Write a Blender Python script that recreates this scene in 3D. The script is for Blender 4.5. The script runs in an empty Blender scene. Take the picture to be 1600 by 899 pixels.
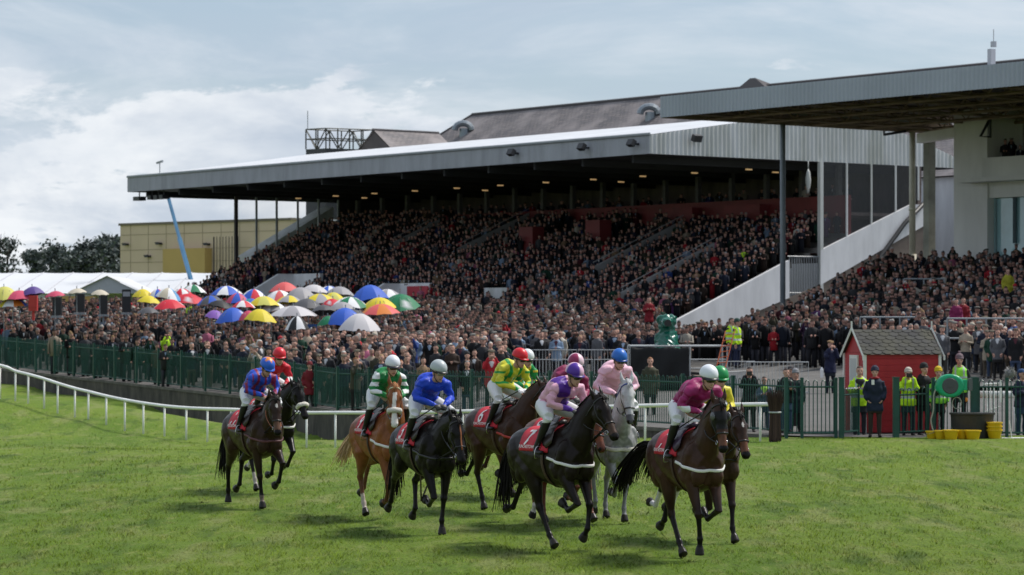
import bpy, math, random
import numpy as np
from mathutils import Vector, Matrix
from mathutils.bvhtree import BVHTree

# ---------------------------------------------------------------- camera, light, world
scene = bpy.context.scene
COL = scene.collection
CAMH, HY, FPX = 3.0, 507.0, 4444.4
cam_d = bpy.data.cameras.new('camera'); cam = bpy.data.objects.new('camera', cam_d); COL.objects.link(cam)
cam.location = (0, 0, CAMH); cam.rotation_euler = (math.pi/2, 0, 0)
cam_d.lens = 100; cam_d.sensor_width = 36; cam_d.shift_y = (HY-449.5)/1600.0
cam_d.clip_start = 0.5; cam_d.clip_end = 6000
cam_d.dof.use_dof = True; cam_d.dof.focus_distance = 38.5; cam_d.dof.aperture_fstop = 4.5
scene.camera = cam
SUN_EL, SUN_ROT = 54.0, 62.0
world = bpy.data.worlds.new('World'); scene.world = world; world.use_nodes = True
def build_world():
    nt = world.node_tree; nt.nodes.clear(); N = nt.nodes.new; L = nt.links.new
    out = N('ShaderNodeOutputWorld'); bg = N('ShaderNodeBackground'); bg.inputs[1].default_value = 0.08
    sky = N('ShaderNodeTexSky'); sky.sky_type = 'NISHITA'; sky.sun_disc = False
    sky.sun_elevation = math.radians(SUN_EL); sky.sun_rotation = math.radians(SUN_ROT)
    sky.altitude = 50; sky.air_density = 1.0; sky.dust_density = 1.0; sky.ozone_density = 2.2
    tc = N('ShaderNodeTexCoord')
    def noise(scale_vec, sc, det, rough, dist=0.0, loc=(0, 0, 0)):
        mp = N('ShaderNodeMapping'); mp.inputs['Scale'].default_value = scale_vec; mp.inputs['Location'].default_value = loc
        L(tc.outputs['Generated'], mp.inputs[0])
        n = N('ShaderNodeTexNoise'); n.inputs['Scale'].default_value = sc; n.inputs['Detail'].default_value = det
        n.inputs['Roughness'].default_value = rough; n.inputs['Distortion'].default_value = dist
        L(mp.outputs[0], n.inputs[0]); return n.outputs[0]
    def mr(src, a, b, c, d, smooth=True):
        m = N('ShaderNodeMapRange'); m.interpolation_type = 'SMOOTHSTEP' if smooth else 'LINEAR'
        L(src, m.inputs[0]); m.inputs[1].default_value = a; m.inputs[2].default_value = b
        m.inputs[3].default_value = c; m.inputs[4].default_value = d; return m.outputs[0]
    def math_(op, a, b):
        m = N('ShaderNodeMath'); m.operation = op
        for i, v in enumerate((a, b)):
            if isinstance(v, (int, float)): m.inputs[i].default_value = v
            else: L(v, m.inputs[i])
        return m.outputs[0]
    def mix(f, a, b):
        m = N('ShaderNodeMix'); m.data_type = 'RGBA'
        if isinstance(f, (int, float)): m.inputs[0].default_value = f
        else: L(f, m.inputs[0])
        for k, v in ((6, a), (7, b)):
            if isinstance(v, tuple): m.inputs[k].default_value = (*v, 1)
            else: L(v, m.inputs[k])
        return m.outputs[2]
    # a thin grey-blue veil over the whole sky, a bank of bright cumulus low in the sky
    veil = noise((1, 1, 4.0), 3.2, 6, .55, .3, (3.1, .4, .2))
    c = mix(mr(veil, .34, .62, .50, .97), sky.outputs[0], SKY_VEIL)
    sep = N('ShaderNodeSeparateXYZ'); L(tc.outputs['Generated'], sep.inputs[0])
    # fair-weather band: density depends on the elevation and fades toward the right-hand side
    lowz = mr(sep.outputs[2], .070, .100, 1.0, 0.0)
    left = mr(sep.outputs[0], -.13, .03, 1.0, .30)
    cum = noise((1, 1, 2.8), 12.0, 8, .60, .35, CLOUD_LOC)
    cum = math_('ADD', cum, math_('MULTIPLY', math_('SUBTRACT', math_('MULTIPLY', lowz, left), .5), .26))
    cum = math_('ADD', cum, math_('MULTIPLY', math_('SUBTRACT', noise((1, 1, 2.0), 24.0, 7, .62, .5, (4.4, .3, 1.9)), .5), .34))
    mask = mr(cum, .51, .585, 0.0, 1.0)
    mask = math_('MULTIPLY', mask, mr(sep.outputs[2], .082, .104, 1.0, 0.0))
    shade = noise((1, 1, 2.2), 13.0, 6, .6, .2, (1.3, 5.2, .7))
    cc = mix(mr(shade, .35, .65, 0, 1), CLOUD_DARK, CLOUD_LIGHT)
    c = mix(math_('MULTIPLY', mask, .93), c, cc)
    high = noise((1, 1, 5.5), 4.2, 7, .6, .6, (7.7, 2.2, 4.4))
    c = mix(math_('MULTIPLY', mr(high, .40, .64, 0, 1), .75), c, CLOUD_HIGH)
    L(c, bg.inputs[0]); L(bg.outputs[0], out.inputs[0])
SKY_VEIL = (4.25, 5.1, 6.15); CLOUD_DARK = (4.6, 5.25, 6.2); CLOUD_LIGHT = (8.4, 8.6, 8.8); CLOUD_HIGH = (6.5, 7.0, 7.6)
CLOUD_LOC = (0.6, 2.0, 0.35)
build_world()
sun_d = bpy.data.lights.new('sun', 'SUN'); sun = bpy.data.objects.new('sun', sun_d); COL.objects.link(sun)
sun_d.energy = 3.0; sun_d.angle = math.radians(13); sun_d.color = (1, .95, .88)
_se, _sr = math.radians(SUN_EL), math.radians(SUN_ROT)
SUNV = Vector((math.sin(_sr)*math.cos(_se), math.cos(_sr)*math.cos(_se), math.sin(_se)))
sun.rotation_euler = SUNV.to_track_quat('Z', 'Y').to_euler()
scene.view_settings.view_transform = 'Standard'; scene.view_settings.look = 'None'
scene.view_settings.exposure = 0.52; scene.view_settings.gamma = 1
scene.view_settings.use_curve_mapping = False
RNG = np.random.RandomState(7); random.seed(7)

def at(x, y, Y):            # the point seen at photo pixel (x, y) at distance Y
    return Vector(((x-800)/FPX*Y, Y, CAMH-(y-HY)/FPX*Y))
def px(p):                  # world point -> photo pixel
    return 800+p[0]/p[1]*FPX, HY-(p[2]-CAMH)/p[1]*FPX

# ---------------------------------------------------------------- materials
MATS = {}
def mat(name, rgb=(.5, .5, .5), rough=.6, metal=0, var=.0, scale=4.0, bump=0.0, bscale=30, spec=.5, attr=False, emit=None,
        trans=0, second=None, coords='Object', stretch=(1, 1, 1), backface=False, isl=0.0, alpha=1.0, bdist=.02):
    if name in MATS: return MATS[name]
    m = bpy.data.materials.new(name); m.use_nodes = True; MATS[name] = m
    nt = m.node_tree; N = nt.nodes.new; L = nt.links.new; b = nt.nodes['Principled BSDF']
    b.inputs['Roughness'].default_value = rough; b.inputs['Metallic'].default_value = metal
    b.inputs['Specular IOR Level'].default_value = spec
    b.inputs['Base Color'].default_value = (*rgb, 1); m.diffuse_color = (*rgb, 1)
    if trans: b.inputs['Transmission Weight'].default_value = trans
    if alpha < 1: b.inputs['Alpha'].default_value = alpha
    if emit: b.inputs['Emission Color'].default_value = (*emit[0], 1); b.inputs['Emission Strength'].default_value = emit[1]
    src = None
    if attr:
        a = N('ShaderNodeAttribute'); a.attribute_name = 'col'; src = a.outputs['Color']
    if var or second or bump:
        tc = N('ShaderNodeTexCoord'); mp = N('ShaderNodeMapping'); mp.inputs['Scale'].default_value = stretch
        L(tc.outputs[coords], mp.inputs[0])
    if var or second:
        n = N('ShaderNodeTexNoise'); n.inputs['Scale'].default_value = scale; n.inputs['Detail'].default_value = 7; n.inputs['Roughness'].default_value = .62
        L(mp.outputs[0], n.inputs[0])
        mx = N('ShaderNodeMix'); mx.data_type = 'RGBA'
        if second:
            r = N('ShaderNodeMapRange'); r.inputs[1].default_value = .38; r.inputs[2].default_value = .66; L(n.outputs[0], r.inputs[0]); L(r.outputs[0], mx.inputs[0])
            mx.inputs[6].default_value = (*rgb, 1); mx.inputs[7].default_value = (*second, 1)
            if src: L(src, mx.inputs[6])
        else:
            mx.blend_type = 'MULTIPLY'; mx.inputs[0].default_value = 1
            if src: L(src, mx.inputs[6])
            else: mx.inputs[6].default_value = (*rgb, 1)
            r = N('ShaderNodeMapRange'); r.inputs[1].default_value = .3; r.inputs[2].default_value = .7
            r.inputs[3].default_value = 1-var; r.inputs[4].default_value = 1+var; L(n.outputs[0], r.inputs[0]); L(r.outputs[0], mx.inputs[7])
        src = mx.outputs[2]
    if isl:
        g = N('ShaderNodeNewGeometry'); r = N('ShaderNodeMapRange'); r.inputs[3].default_value = 1-isl; r.inputs[4].default_value = 1+isl
        L(g.outputs['Random Per Island'], r.inputs[0])
        mx = N('ShaderNodeMix'); mx.data_type = 'RGBA'; mx.blend_type = 'MULTIPLY'; mx.inputs[0].default_value = 1
        if src: L(src, mx.inputs[6])
        else: mx.inputs[6].default_value = (*rgb, 1)
        L(r.outputs[0], mx.inputs[7]); src = mx.outputs[2]
    if src: L(src, b.inputs['Base Color'])
    if bump:
        n2 = N('ShaderNodeTexNoise'); n2.inputs['Scale'].default_value = bscale; n2.inputs['Detail'].default_value = 5; L(mp.outputs[0], n2.inputs[0])
        bp = N('ShaderNodeBump'); bp.inputs['Strength'].default_value = bump; bp.inputs['Distance'].default_value = bdist
        L(n2.outputs[0], bp.inputs['Height']); L(bp.outputs[0], b.inputs['Normal'])
    return m

# ---------------------------------------------------------------- mesh building
class MB:
    def __init__(s): s.V = []; s.F = []; s.MI = []; s.C = []; s.n = 0; s.UV = {}
    def add(s, V, F, mi=0, col=(1, 1, 1)):
        V = np.asarray(V, float).reshape(-1, 3); s.V.append(V); o = s.n
        for f in F: s.F.append([i+o for i in f]); s.MI.append(mi)
        c = np.asarray(col, float)
        s.C.append(np.broadcast_to(c, (len(V), 3)) if c.ndim == 1 else c)
        s.n += len(V); return s
    def box(s, c, size, mi=0, rot=None, col=(1, 1, 1), taper=1.0):
        x, y, z = [d/2 for d in size]; t = taper
        V = np.array([[-x, -y, -z], [x, -y, -z], [x, y, -z], [-x, y, -z], [-x*t, -y*t, z], [x*t, -y*t, z], [x*t, y*t, z], [-x*t, y*t, z]])
        if rot is not None: V = V @ np.array(rot).T
        return s.add(V+np.array(c), [[0, 3, 2, 1], [4, 5, 6, 7], [0, 1, 5, 4], [1, 2, 6, 5], [2, 3, 7, 6], [3, 0, 4, 7]], mi, col)
    def tube(s, P, R, seg=8, mi=0, col=(1, 1, 1), ref=(0, 1, 0), cap=True, smooth=0, closed=False):
        V, F = tube(P, R, seg, ref, cap, smooth, closed); return s.add(V, F, mi, col)
    def ell(s, c, r, rot=None, seg=10, rings=7, mi=0, col=(1, 1, 1)):
        V, F = ellipsoid(c, r, rot, seg, rings); return s.add(V, F, mi, col)
    def quad(s, a, b, c, d, mi=0, col=(1, 1, 1)): return s.add([a, b, c, d], [[0, 1, 2, 3]], mi, col)
    def mesh(s, name, smooth=False):
        me = bpy.data.meshes.new(name)
        V = np.concatenate(s.V) if s.V else np.zeros((0, 3))
        me.from_pydata(V.tolist(), [], s.F); me.polygons.foreach_set('material_index', s.MI)
        if smooth: me.polygons.foreach_set('use_smooth', [True]*len(s.F))
        a = me.attributes.new('col', 'FLOAT_COLOR', 'POINT')
        C = np.concatenate(s.C) if s.C else np.zeros((0, 3)); C = np.hstack([C, np.ones((len(C), 1))]).astype(np.float32)
        a.data.foreach_set('color', C.ravel()); me.update(); return me
    def build(s, name, mats, parent=None, smooth=False):
        return link(name, s.mesh(name, smooth), mats, parent)
def link(name, me, mats, parent=None):
    if not isinstance(mats, (list, tuple)): mats = [mats]
    if len(me.materials) == 0:
        for m in mats: me.materials.append(m)
    o = bpy.data.objects.new(name, me); COL.objects.link(o)
    if parent is not None: o.parent = parent
    return o
def tube(P, R, seg=8, ref=(0, 1, 0), cap=True, smooth=0, closed=False):
    P = np.asarray(P, float); R = np.asarray(R, float)
    if R.ndim == 0: R = np.full((len(P), 2), float(R))
    if R.ndim == 1: R = np.stack([R, R], 1)
    if smooth: P, R = catmull(P, smooth), catmull(R, smooth)
    n = len(P)
    if closed: T = np.roll(P, -1, 0)-np.roll(P, 1, 0)
    else: T = np.gradient(P, axis=0)
    T /= np.linalg.norm(T, axis=1, keepdims=True)+1e-9
    ref = np.asarray(ref, float); ang = np.arange(seg)*2*math.pi/seg; V = np.zeros((n, seg, 3))
    prev = None
    for i in range(n):
        r = ref if prev is None else prev
        sd = r-r.dot(T[i])*T[i]; l = np.linalg.norm(sd)
        if l < 1e-3: sd = np.array([.3, .2, .9]); sd = sd-sd.dot(T[i])*T[i]; l = np.linalg.norm(sd)
        sd /= l; prev = sd if abs(ref.dot(T[i])) > .9 or prev is not None and False else None
        up = np.cross(T[i], sd)
        V[i] = P[i]+np.outer(np.cos(ang)*R[i, 0], sd)+np.outer(np.sin(ang)*R[i, 1], up)
    V = V.reshape(-1, 3); F = []
    m = n if closed else n-1
    for i in range(m):
        a, b = i*seg, ((i+1) % n)*seg
        for j in range(seg):
            k = (j+1) % seg; F.append([a+j, a+k, b+k, b+j])
    if cap and not closed:
        F.append(list(range(seg))[::-1]); F.append([(n-1)*seg+j for j in range(seg)])
    return V, F
def catmull(P, k):
    P = np.asarray(P, float); n = len(P); out = []
    for i in range(n-1):
        p0, p1, p2, p3 = P[max(i-1, 0)], P[i], P[i+1], P[min(i+2, n-1)]
        for j in range(k):
            t = j/k; out.append(.5*((2*p1)+(-p0+p2)*t+(2*p0-5*p1+4*p2-p3)*t*t+(-p0+3*p1-3*p2+p3)*t**3))
    out.append(P[-1]); return np.array(out)
def ellipsoid(c, r, rot=None, seg=10, rings=7):
    V = []; F = []
    for i in range(1, rings):
        th = math.pi*i/rings
        for j in range(seg):
            a = 2*math.pi*j/seg; V.append([math.sin(th)*math.cos(a), math.sin(th)*math.sin(a), math.cos(th)])
    V += [[0, 0, 1], [0, 0, -1]]; V = np.array(V)*np.array(r)
    if rot is not None: V = V @ np.array(rot).T
    V = V+np.array(c); top, bot = len(V)-2, len(V)-1
    for i in range(rings-2):
        for j in range(seg):
            k = (j+1) % seg; F.append([i*seg+j, (i+1)*seg+j, (i+1)*seg+k, i*seg+k])
    for j in range(seg):
        k = (j+1) % seg; F.append([top, j, k]); F.append([bot, (rings-2)*seg+k, (rings-2)*seg+j])
    return V, F
def rotz(a): c, s_ = math.cos(a), math.sin(a); return np.array([[c, -s_, 0], [s_, c, 0], [0, 0, 1]])
def roty(a): c, s_ = math.cos(a), math.sin(a); return np.array([[c, 0, s_], [0, 1, 0], [-s_, 0, c]])
def rotx(a): c, s_ = math.cos(a), math.sin(a); return np.array([[1, 0, 0], [0, c, -s_], [0, s_, c]])
def thing(name, label, cat, loc=(0, 0, 0), rz=0, group=None):
    o = bpy.data.objects.new(name, None); COL.objects.link(o); o.location = loc; o.rotation_euler = (0, 0, rz)
    o.empty_display_size = .2; return tag(o, label, cat, group)
def tag(o, label, cat, group=None):
    o['label'] = label; o['category'] = cat
    if group: o['group'] = group
    return o
def struct(o, kind='structure'): o['kind'] = kind; return o
def bake(mb, voxel, smooth=6, name='body', fac=.5):
    # overlapping closed shapes -> one continuous skin
    me = mb.mesh('tmp'); o = bpy.data.objects.new('tmp', me); COL.objects.link(o)
    r = o.modifiers.new('r', 'REMESH'); r.mode = 'VOXEL'; r.voxel_size = voxel; r.use_smooth_shade = True
    if smooth:
        sm = o.modifiers.new('s', 'SMOOTH'); sm.iterations = smooth; sm.factor = fac
    dg = bpy.context.evaluated_depsgraph_get(); out = bpy.data.meshes.new_from_object(o.evaluated_get(dg)); out.name = name
    bpy.data.objects.remove(o); bpy.data.meshes.remove(me)
    out.polygons.foreach_set('use_smooth', [True]*len(out.polygons)); return out
def coords(me):
    a = np.zeros(len(me.vertices)*3); me.vertices.foreach_get('co', a); return a.reshape(-1, 3)
def setcol(me, C):
    if 'col' in me.attributes: me.attributes.remove(me.attributes['col'])
    a = me.attributes.new('col', 'FLOAT_COLOR', 'POINT')
    a.data.foreach_set('color', np.hstack([C, np.ones((len(C), 1))]).astype(np.float32).ravel())
def segdist(P, a, b):
    a = np.asarray(a, float); b = np.asarray(b, float); d = b-a; t = np.clip(((P-a)@d)/(d@d+1e-12), 0, 1)
    return np.linalg.norm(P-a-t[:, None]*d, axis=1), t
def bvh_of(me): return BVHTree.FromPolygons([v.co for v in me.vertices], [p.vertices[:] for p in me.polygons])
# ---------------------------------------------------------------- ground
FX = np.array([-80, -60, -31, -22.5, -9.2, -5.7, 3.34, 6.8, 10, 22, 90.]); FY = np.array([196, 172, 138, 125, 102, 93, 77, 70.6, 70, 70, 70.])
WT = np.array([2.2, 2.0, 1.5, 1.08, .40, .17, .26, .24, .22, .22, .22])       # top of the retaining wall
def fence_y(X): return np.interp(X, FX, FY)
def z_encl(X, Y):
    X = np.asarray(X, float); Y = np.asarray(Y, float); w = np.interp(X, FX, WT); fy = fence_y(X)
    base = np.interp(Y, [70, 92, 105, 150, 165, 175], [.22, .68, .95, 2.0, 2.6, 2.9])
    t = np.clip((Y-fy)/8, 0, 1); return w*(1-t)+base*t
_ct = []
def _c(x, y, Y): p = at(x, y, Y); _ct.append((p.x, p.y, p.z))
for a in [(0, 618, 94), (44, 633, 93), (117, 654, 90.5), (224, 679, 87), (324, 692, 84), (480, 700, 81), (1008, 690, 72), (1188, 690, 68.6),
          (1250, 684, 70), (1400, 683, 70), (1600, 683, 70), (0, 600, 124), (140, 618, 117)]: _c(*a)
_ct += [(-9.4, 103, -.85), (-5.7, 92, -.85), (3.4, 76.0, -.05), (0, 34, .03), (-8, 34, .05), (8, 34, .05), (-10, 40, .06), (0, 40, .04), (10, 40, .08),
        (-8, 47, .05), (0, 47, .03), (8, 47, .10), (-10, 60, .02), (0, 60, -.04), (10, 60, .14), (-20, 60, .3), (-25, 80, .8), (-40, 100, 1.5), (-40, 130, 1.8),
        (20, 50, .15), (30, 65, .25), (-60, 160, 1.9), (0, 20, 0), (-15, 20, .1), (15, 20, .1), (0, 0, 0), (40, 60, .25)]
_ct = np.array(_ct)
def z_track(X, Y):
    X = np.asarray(X, float); Y = np.asarray(Y, float); sh = X.shape; X = X.ravel(); Y = Y.ravel()
    d = (X[:, None]-_ct[:, 0])**2+((Y[:, None]-_ct[:, 1])*.8)**2
    w = 1/(d+3.0)**1.7; return ((w*_ct[:, 2]).sum(1)/w.sum(1)).reshape(sh)
def gaxis(a, b, st, far0, far1): 
    mid = list(np.arange(a, b, st)); lo = [a-(a-far0)*(k/8)**2 for k in range(8, 0, -1)]; hi = [b+(far1-b)*(k/8)**2 for k in range(0, 9)]
    return np.array(lo+mid+hi)
def ground_z(X, Y):
    z = z_track(X, Y); fy = fence_y(X); back = np.clip((Y-fy-1.3)/.6, 0, 1)
    ze = z_encl(X, Y)-.25; r = np.maximum(np.abs(X)-60, np.maximum(Y-150, -Y))/60; r = np.clip(r, 0, 1)
    z = z*(1-back)+ze*back; return z*(1-r)+np.where(Y > 100, 2.2, .3)*r
def sheet(name, xs, ys, zf, mats):
    XX, YY = np.meshgrid(xs, ys); Z = zf(XX, YY); V = np.stack([XX, YY, Z], -1).reshape(-1, 3); nx, ny = len(xs), len(ys)
    idx = np.arange(nx*ny).reshape(ny, nx); F = np.stack([idx[:-1, :-1], idx[:-1, 1:], idx[1:, 1:], idx[1:, :-1]], -1).reshape(-1, 4)
    mb = MB(); mb.add(V, F.tolist()); return mb.build(name, mats, smooth=True)
def turf_material(name, isl=0, blades=False):
    m = mat(name, (.08, .13, .02), .85, spec=.2); nt = m.node_tree; N = nt.nodes.new; L = nt.links.new; b = nt.nodes['Principled BSDF']
    tc = N('ShaderNodeTexCoord')
    def noise(sc, det, scale=(1, 1, 1), rot=0, rough=.6):
        mp = N('ShaderNodeMapping'); mp.inputs['Scale'].default_value = scale; mp.inputs['Rotation'].default_value = (0, 0, rot); L(tc.outputs['Object'], mp.inputs[0])
        n = N('ShaderNodeTexNoise'); n.inputs['Scale'].default_value = sc; n.inputs['Detail'].default_value = det; n.inputs['Roughness'].default_value = rough
        L(mp.outputs[0], n.inputs[0]); return n.outputs[0]
    def ramp(src, a, b_, ca, cb, amt=1.0):
        r = N('ShaderNodeMapRange'); r.inputs[1].default_value = a; r.inputs[2].default_value = b_; r.inputs[4].default_value = amt; r.interpolation_type = 'SMOOTHSTEP'; L(src, r.inputs[0])
        mx = N('ShaderNodeMix'); mx.data_type = 'RGBA'; L(r.outputs[0], mx.inputs[0])
        for k, v in ((6, ca), (7, cb)):
            if isinstance(v, tuple): mx.inputs[k].default_value = (*v, 1)
            else: L(v, mx.inputs[k])
        return mx.outputs[2]
    c = ramp(noise(.30, 6, (1.3, .35, 1), .1), .36, .62, GRASS_A, GRASS_B)
    c = ramp(noise(.8, 6, (1.4, .35, 1), .15), .50, .66, c, GRASS_P, .85)          # pale worn patches
    c = ramp(noise(.9, 6, (1.4, .32, 1), -.1), .52, .70, c, GRASS_C, .9)            # lush darker patches
    c = ramp(noise(3.4, 8, (1.4, .28, 1), .1, .75), .50, .70, c, GRASS_D, .7)
    c = ramp(noise(2.6, 8, (1.4, .25, 1), -.1, .75), .54, .72, c, GRASS_E, .8)
    if not blades: c = ramp(noise(24, 5, (1, .4, 1), rough=.7), .45, .70, c, GRASS_E, .8)
    if isl:
        g = N('ShaderNodeNewGeometry'); r = N('ShaderNodeMapRange'); r.inputs[3].default_value = 1-isl; r.inputs[4].default_value = 1+isl*1.1; L(g.outputs['Random Per Island'], r.inputs[0])
        mx = N('ShaderNodeMix'); mx.data_type = 'RGBA'; mx.blend_type = 'MULTIPLY'; mx.inputs[0].default_value = 1; L(c, mx.inputs[6]); L(r.outputs[0], mx.inputs[7]); c = mx.outputs[2]
    L(c, b.inputs['Base Color'])
    if blades:
        tr = N('ShaderNodeBsdfTranslucent'); ms = N('ShaderNodeMixShader'); ms.inputs[0].default_value = .2; up = N('ShaderNodeCombineXYZ'); up.inputs[2].default_value = 1
        L(up.outputs[0], b.inputs['Normal']); L(up.outputs[0], tr.inputs['Normal']); L(c, tr.inputs[0]); L(b.outputs[0], ms.inputs[1]); L(tr.outputs[0], ms.inputs[2]); L(ms.outputs[0], nt.nodes['Material Output'].inputs[0])
    else:
        bp = N('ShaderNodeBump'); bp.inputs['Strength'].default_value = 1.0; bp.inputs['Distance'].default_value = .07
        L(noise(9, 8, (1.3, .35, 1), rough=.8), bp.inputs['Height']); L(bp.outputs[0], b.inputs['Normal'])
    return m
GRASS_A = (.100, .180, .012); GRASS_B = (.146, .222, .018); GRASS_P = (.205, .240, .070); GRASS_C = (.052, .105, .008); GRASS_D = (.26, .285, .075); GRASS_E = (.070, .105, .014)
M_TURF = turf_material('turf')
xs = gaxis(-46, 46, .8, -2500, 2500); ys = gaxis(8, 150, .8, -400, 5000)
struct(sheet('ground', xs, ys, ground_z, M_TURF))

def grass_blades():
    rs = np.random.RandomState(3); V = []; C = []; n_tot = 0
    bands = [(33.3, 38, 420), (38, 44, 260), (44, 52, 140), (52, 64, 60), (64, 92, 18)]
    P = []
    for y0, y1, dens in bands:
        wx = .19*y1+1; n = int(dens*(y1-y0)*2*wx); X = rs.uniform(-wx, wx, n); Y = rs.uniform(y0, y1, n)
        k = (np.abs(X) < .186*Y+.5) & (Y < fence_y(X)-.4)
        # tufty: blades gather in clumps
        
        P.append(np.stack([X[k], Y[k], np.full(k.sum(), (y0+y1)/2)], 1))
    P = np.concatenate(P); n = len(P); z = z_track(P[:, 0], P[:, 1]); w = .0042*(P[:, 2]/36)**.9*rs.uniform(.7, 1.4, n); q_ = P[:, 0]*5.1+np.sin(P[:, 1]*1.7)*2.3; r_ = P[:, 1]*1.9+np.sin(P[:, 0]*3.3)*1.9; f_ = np.clip(.5+.5*np.sin(q_)*np.sin(r_)+.3*np.sin(q_*2.3+1)*np.sin(r_*1.9), 0, 1.2); h = rs.uniform(.016, .040, n)*(.6+1.5*f_)*np.clip(P[:, 2]/45, .9, 1.3)
    a = rs.uniform(0, 6.28, n); lean = rs.uniform(.5, 1.6, n)*h; b = rs.uniform(0, 6.28, n)
    B = np.stack([P[:, 0], P[:, 1], z-.01], 1); W = np.stack([np.cos(a)*w, np.sin(a)*w, 0*w], 1)
    Mi = B+np.stack([np.cos(b)*lean*.35, np.sin(b)*lean*.35, h*.6], 1); T = B+np.stack([np.cos(b)*lean, np.sin(b)*lean, h], 1)
    V = np.stack([B-W, B+W, Mi+W*.8, Mi-W*.8, T], 1).reshape(-1, 3); i = np.arange(n)*5
    me = bpy.data.meshes.new('grass_blades'); F4 = np.stack([i, i+1, i+2, i+3], 1); F3 = np.stack([i+3, i+2, i+4], 1)
    me.vertices.add(len(V)); me.vertices.foreach_set('co', V.ravel()); nl = n*7; me.loops.add(nl)
    lo = np.concatenate([F4, F3], 1).ravel(); me.loops.foreach_set('vertex_index', lo); me.polygons.add(2*n)
    st = np.stack([np.arange(n)*7, np.arange(n)*7+4], 1).ravel(); me.polygons.foreach_set('loop_start', st); me.update(calc_edges=True)
    m = turf_material('grass_blade', .38, True)
    struct(link('grass_tufts', me, m), 'stuff')['label'] = 'short cropped racecourse turf blades'
grass_blades()

# enclosure apron behind the fence: tarmac, sloping up to the terraces
def apron():
    mb = MB(); rows = []; xs_ = np.concatenate([np.linspace(-80, -24, 20), np.linspace(-23, 12, 60), np.linspace(13, 80, 24)]); ts = np.linspace(0, 1, 50)**1.3
    fy = fence_y(xs_)+np.where(xs_ > 6.9, -.22, .14); V = []
    for i, x in enumerate(xs_):
        for t in ts:
            y = fy[i]+t*(205-fy[i]); V.append([x, y, float(z_encl(x, y))])
    m = len(ts); F = [[i*m+j, (i+1)*m+j, (i+1)*m+j+1, i*m+j+1] for i in range(len(xs_)-1) for j in range(m-1)]
    mb.add(V, F); struct(mb.build('pavement', mat('tarmac', (.095, .09, .086), .9, var=.25, scale=.8, bump=.4, bscale=30), smooth=True))
apron()

# ---------------------------------------------------------------- retaining wall
M_WALL = mat('old_concrete', (.040, .036, .033), .9, var=.55, scale=2.2, bump=.7, bscale=9, second=(.115, .10, .085), stretch=(1, 1, .3), bdist=.03)
def retaining_wall():
    pts = [(x, float(fence_y(x))) for x in np.concatenate([np.linspace(-78, -24, 14), np.arange(-22.5, 6.9, 1.45)])]
    root = thing('retaining_wall', 'stained grey concrete retaining wall under the green fence, beyond the white rail', 'wall', (pts[0][0], pts[0][1], 0)); o = root.location.copy()
    mb = MB(); cap = MB()
    for (x0, y0), (x1, y1) in zip(pts, pts[1:]):
        t0, t1 = np.interp([x0, x1], FX, WT); b0 = float(z_track(x0, y0-.3))-.5; b1 = float(z_track(x1, y1-.3))-.5
        d = np.array([x1-x0, y1-y0]); d /= np.linalg.norm(d); n = np.array([d[1], -d[0]])*.13
        def P(x, y, k, z): return [x+n[0]*k-o.x, y+n[1]*k-o.y, z]
        a, b = [P(x0, y0, 1, b0), P(x0, y0, 1, t0-.1), P(x0, y0, -1, t0-.1), P(x0, y0, -1, b0)], [P(x1, y1, 1, b1), P(x1, y1, 1, t1-.1), P(x1, y1, -1, t1-.1), P(x1, y1, -1, b1)]
        mb.add(a+b, [[0, 4, 5, 1], [1, 5, 6, 2], [2, 6, 7, 3], [0, 1, 2, 3], [7, 6, 5, 4]])
        a, b = [P(x0, y0, 1.25, t0-.1), P(x0, y0, 1.25, t0), P(x0, y0, -1.25, t0), P(x0, y0, -1.25, t0-.1)], [P(x1, y1, 1.25, t1-.1), P(x1, y1, 1.25, t1), P(x1, y1, -1.25, t1), P(x1, y1, -1.25, t1-.1)]
        cap.add(a+b, [[0, 4, 5, 1], [1, 5, 6, 2], [2, 6, 7, 3], [3, 7, 4, 0], [0, 1, 2, 3], [7, 6, 5, 4]])
    mb.build('wall', M_WALL, root); cap.build('coping', mat('coping', (.12, .11, .10), .9, var=.4, scale=2, bump=.4), root)
retaining_wall()

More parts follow.
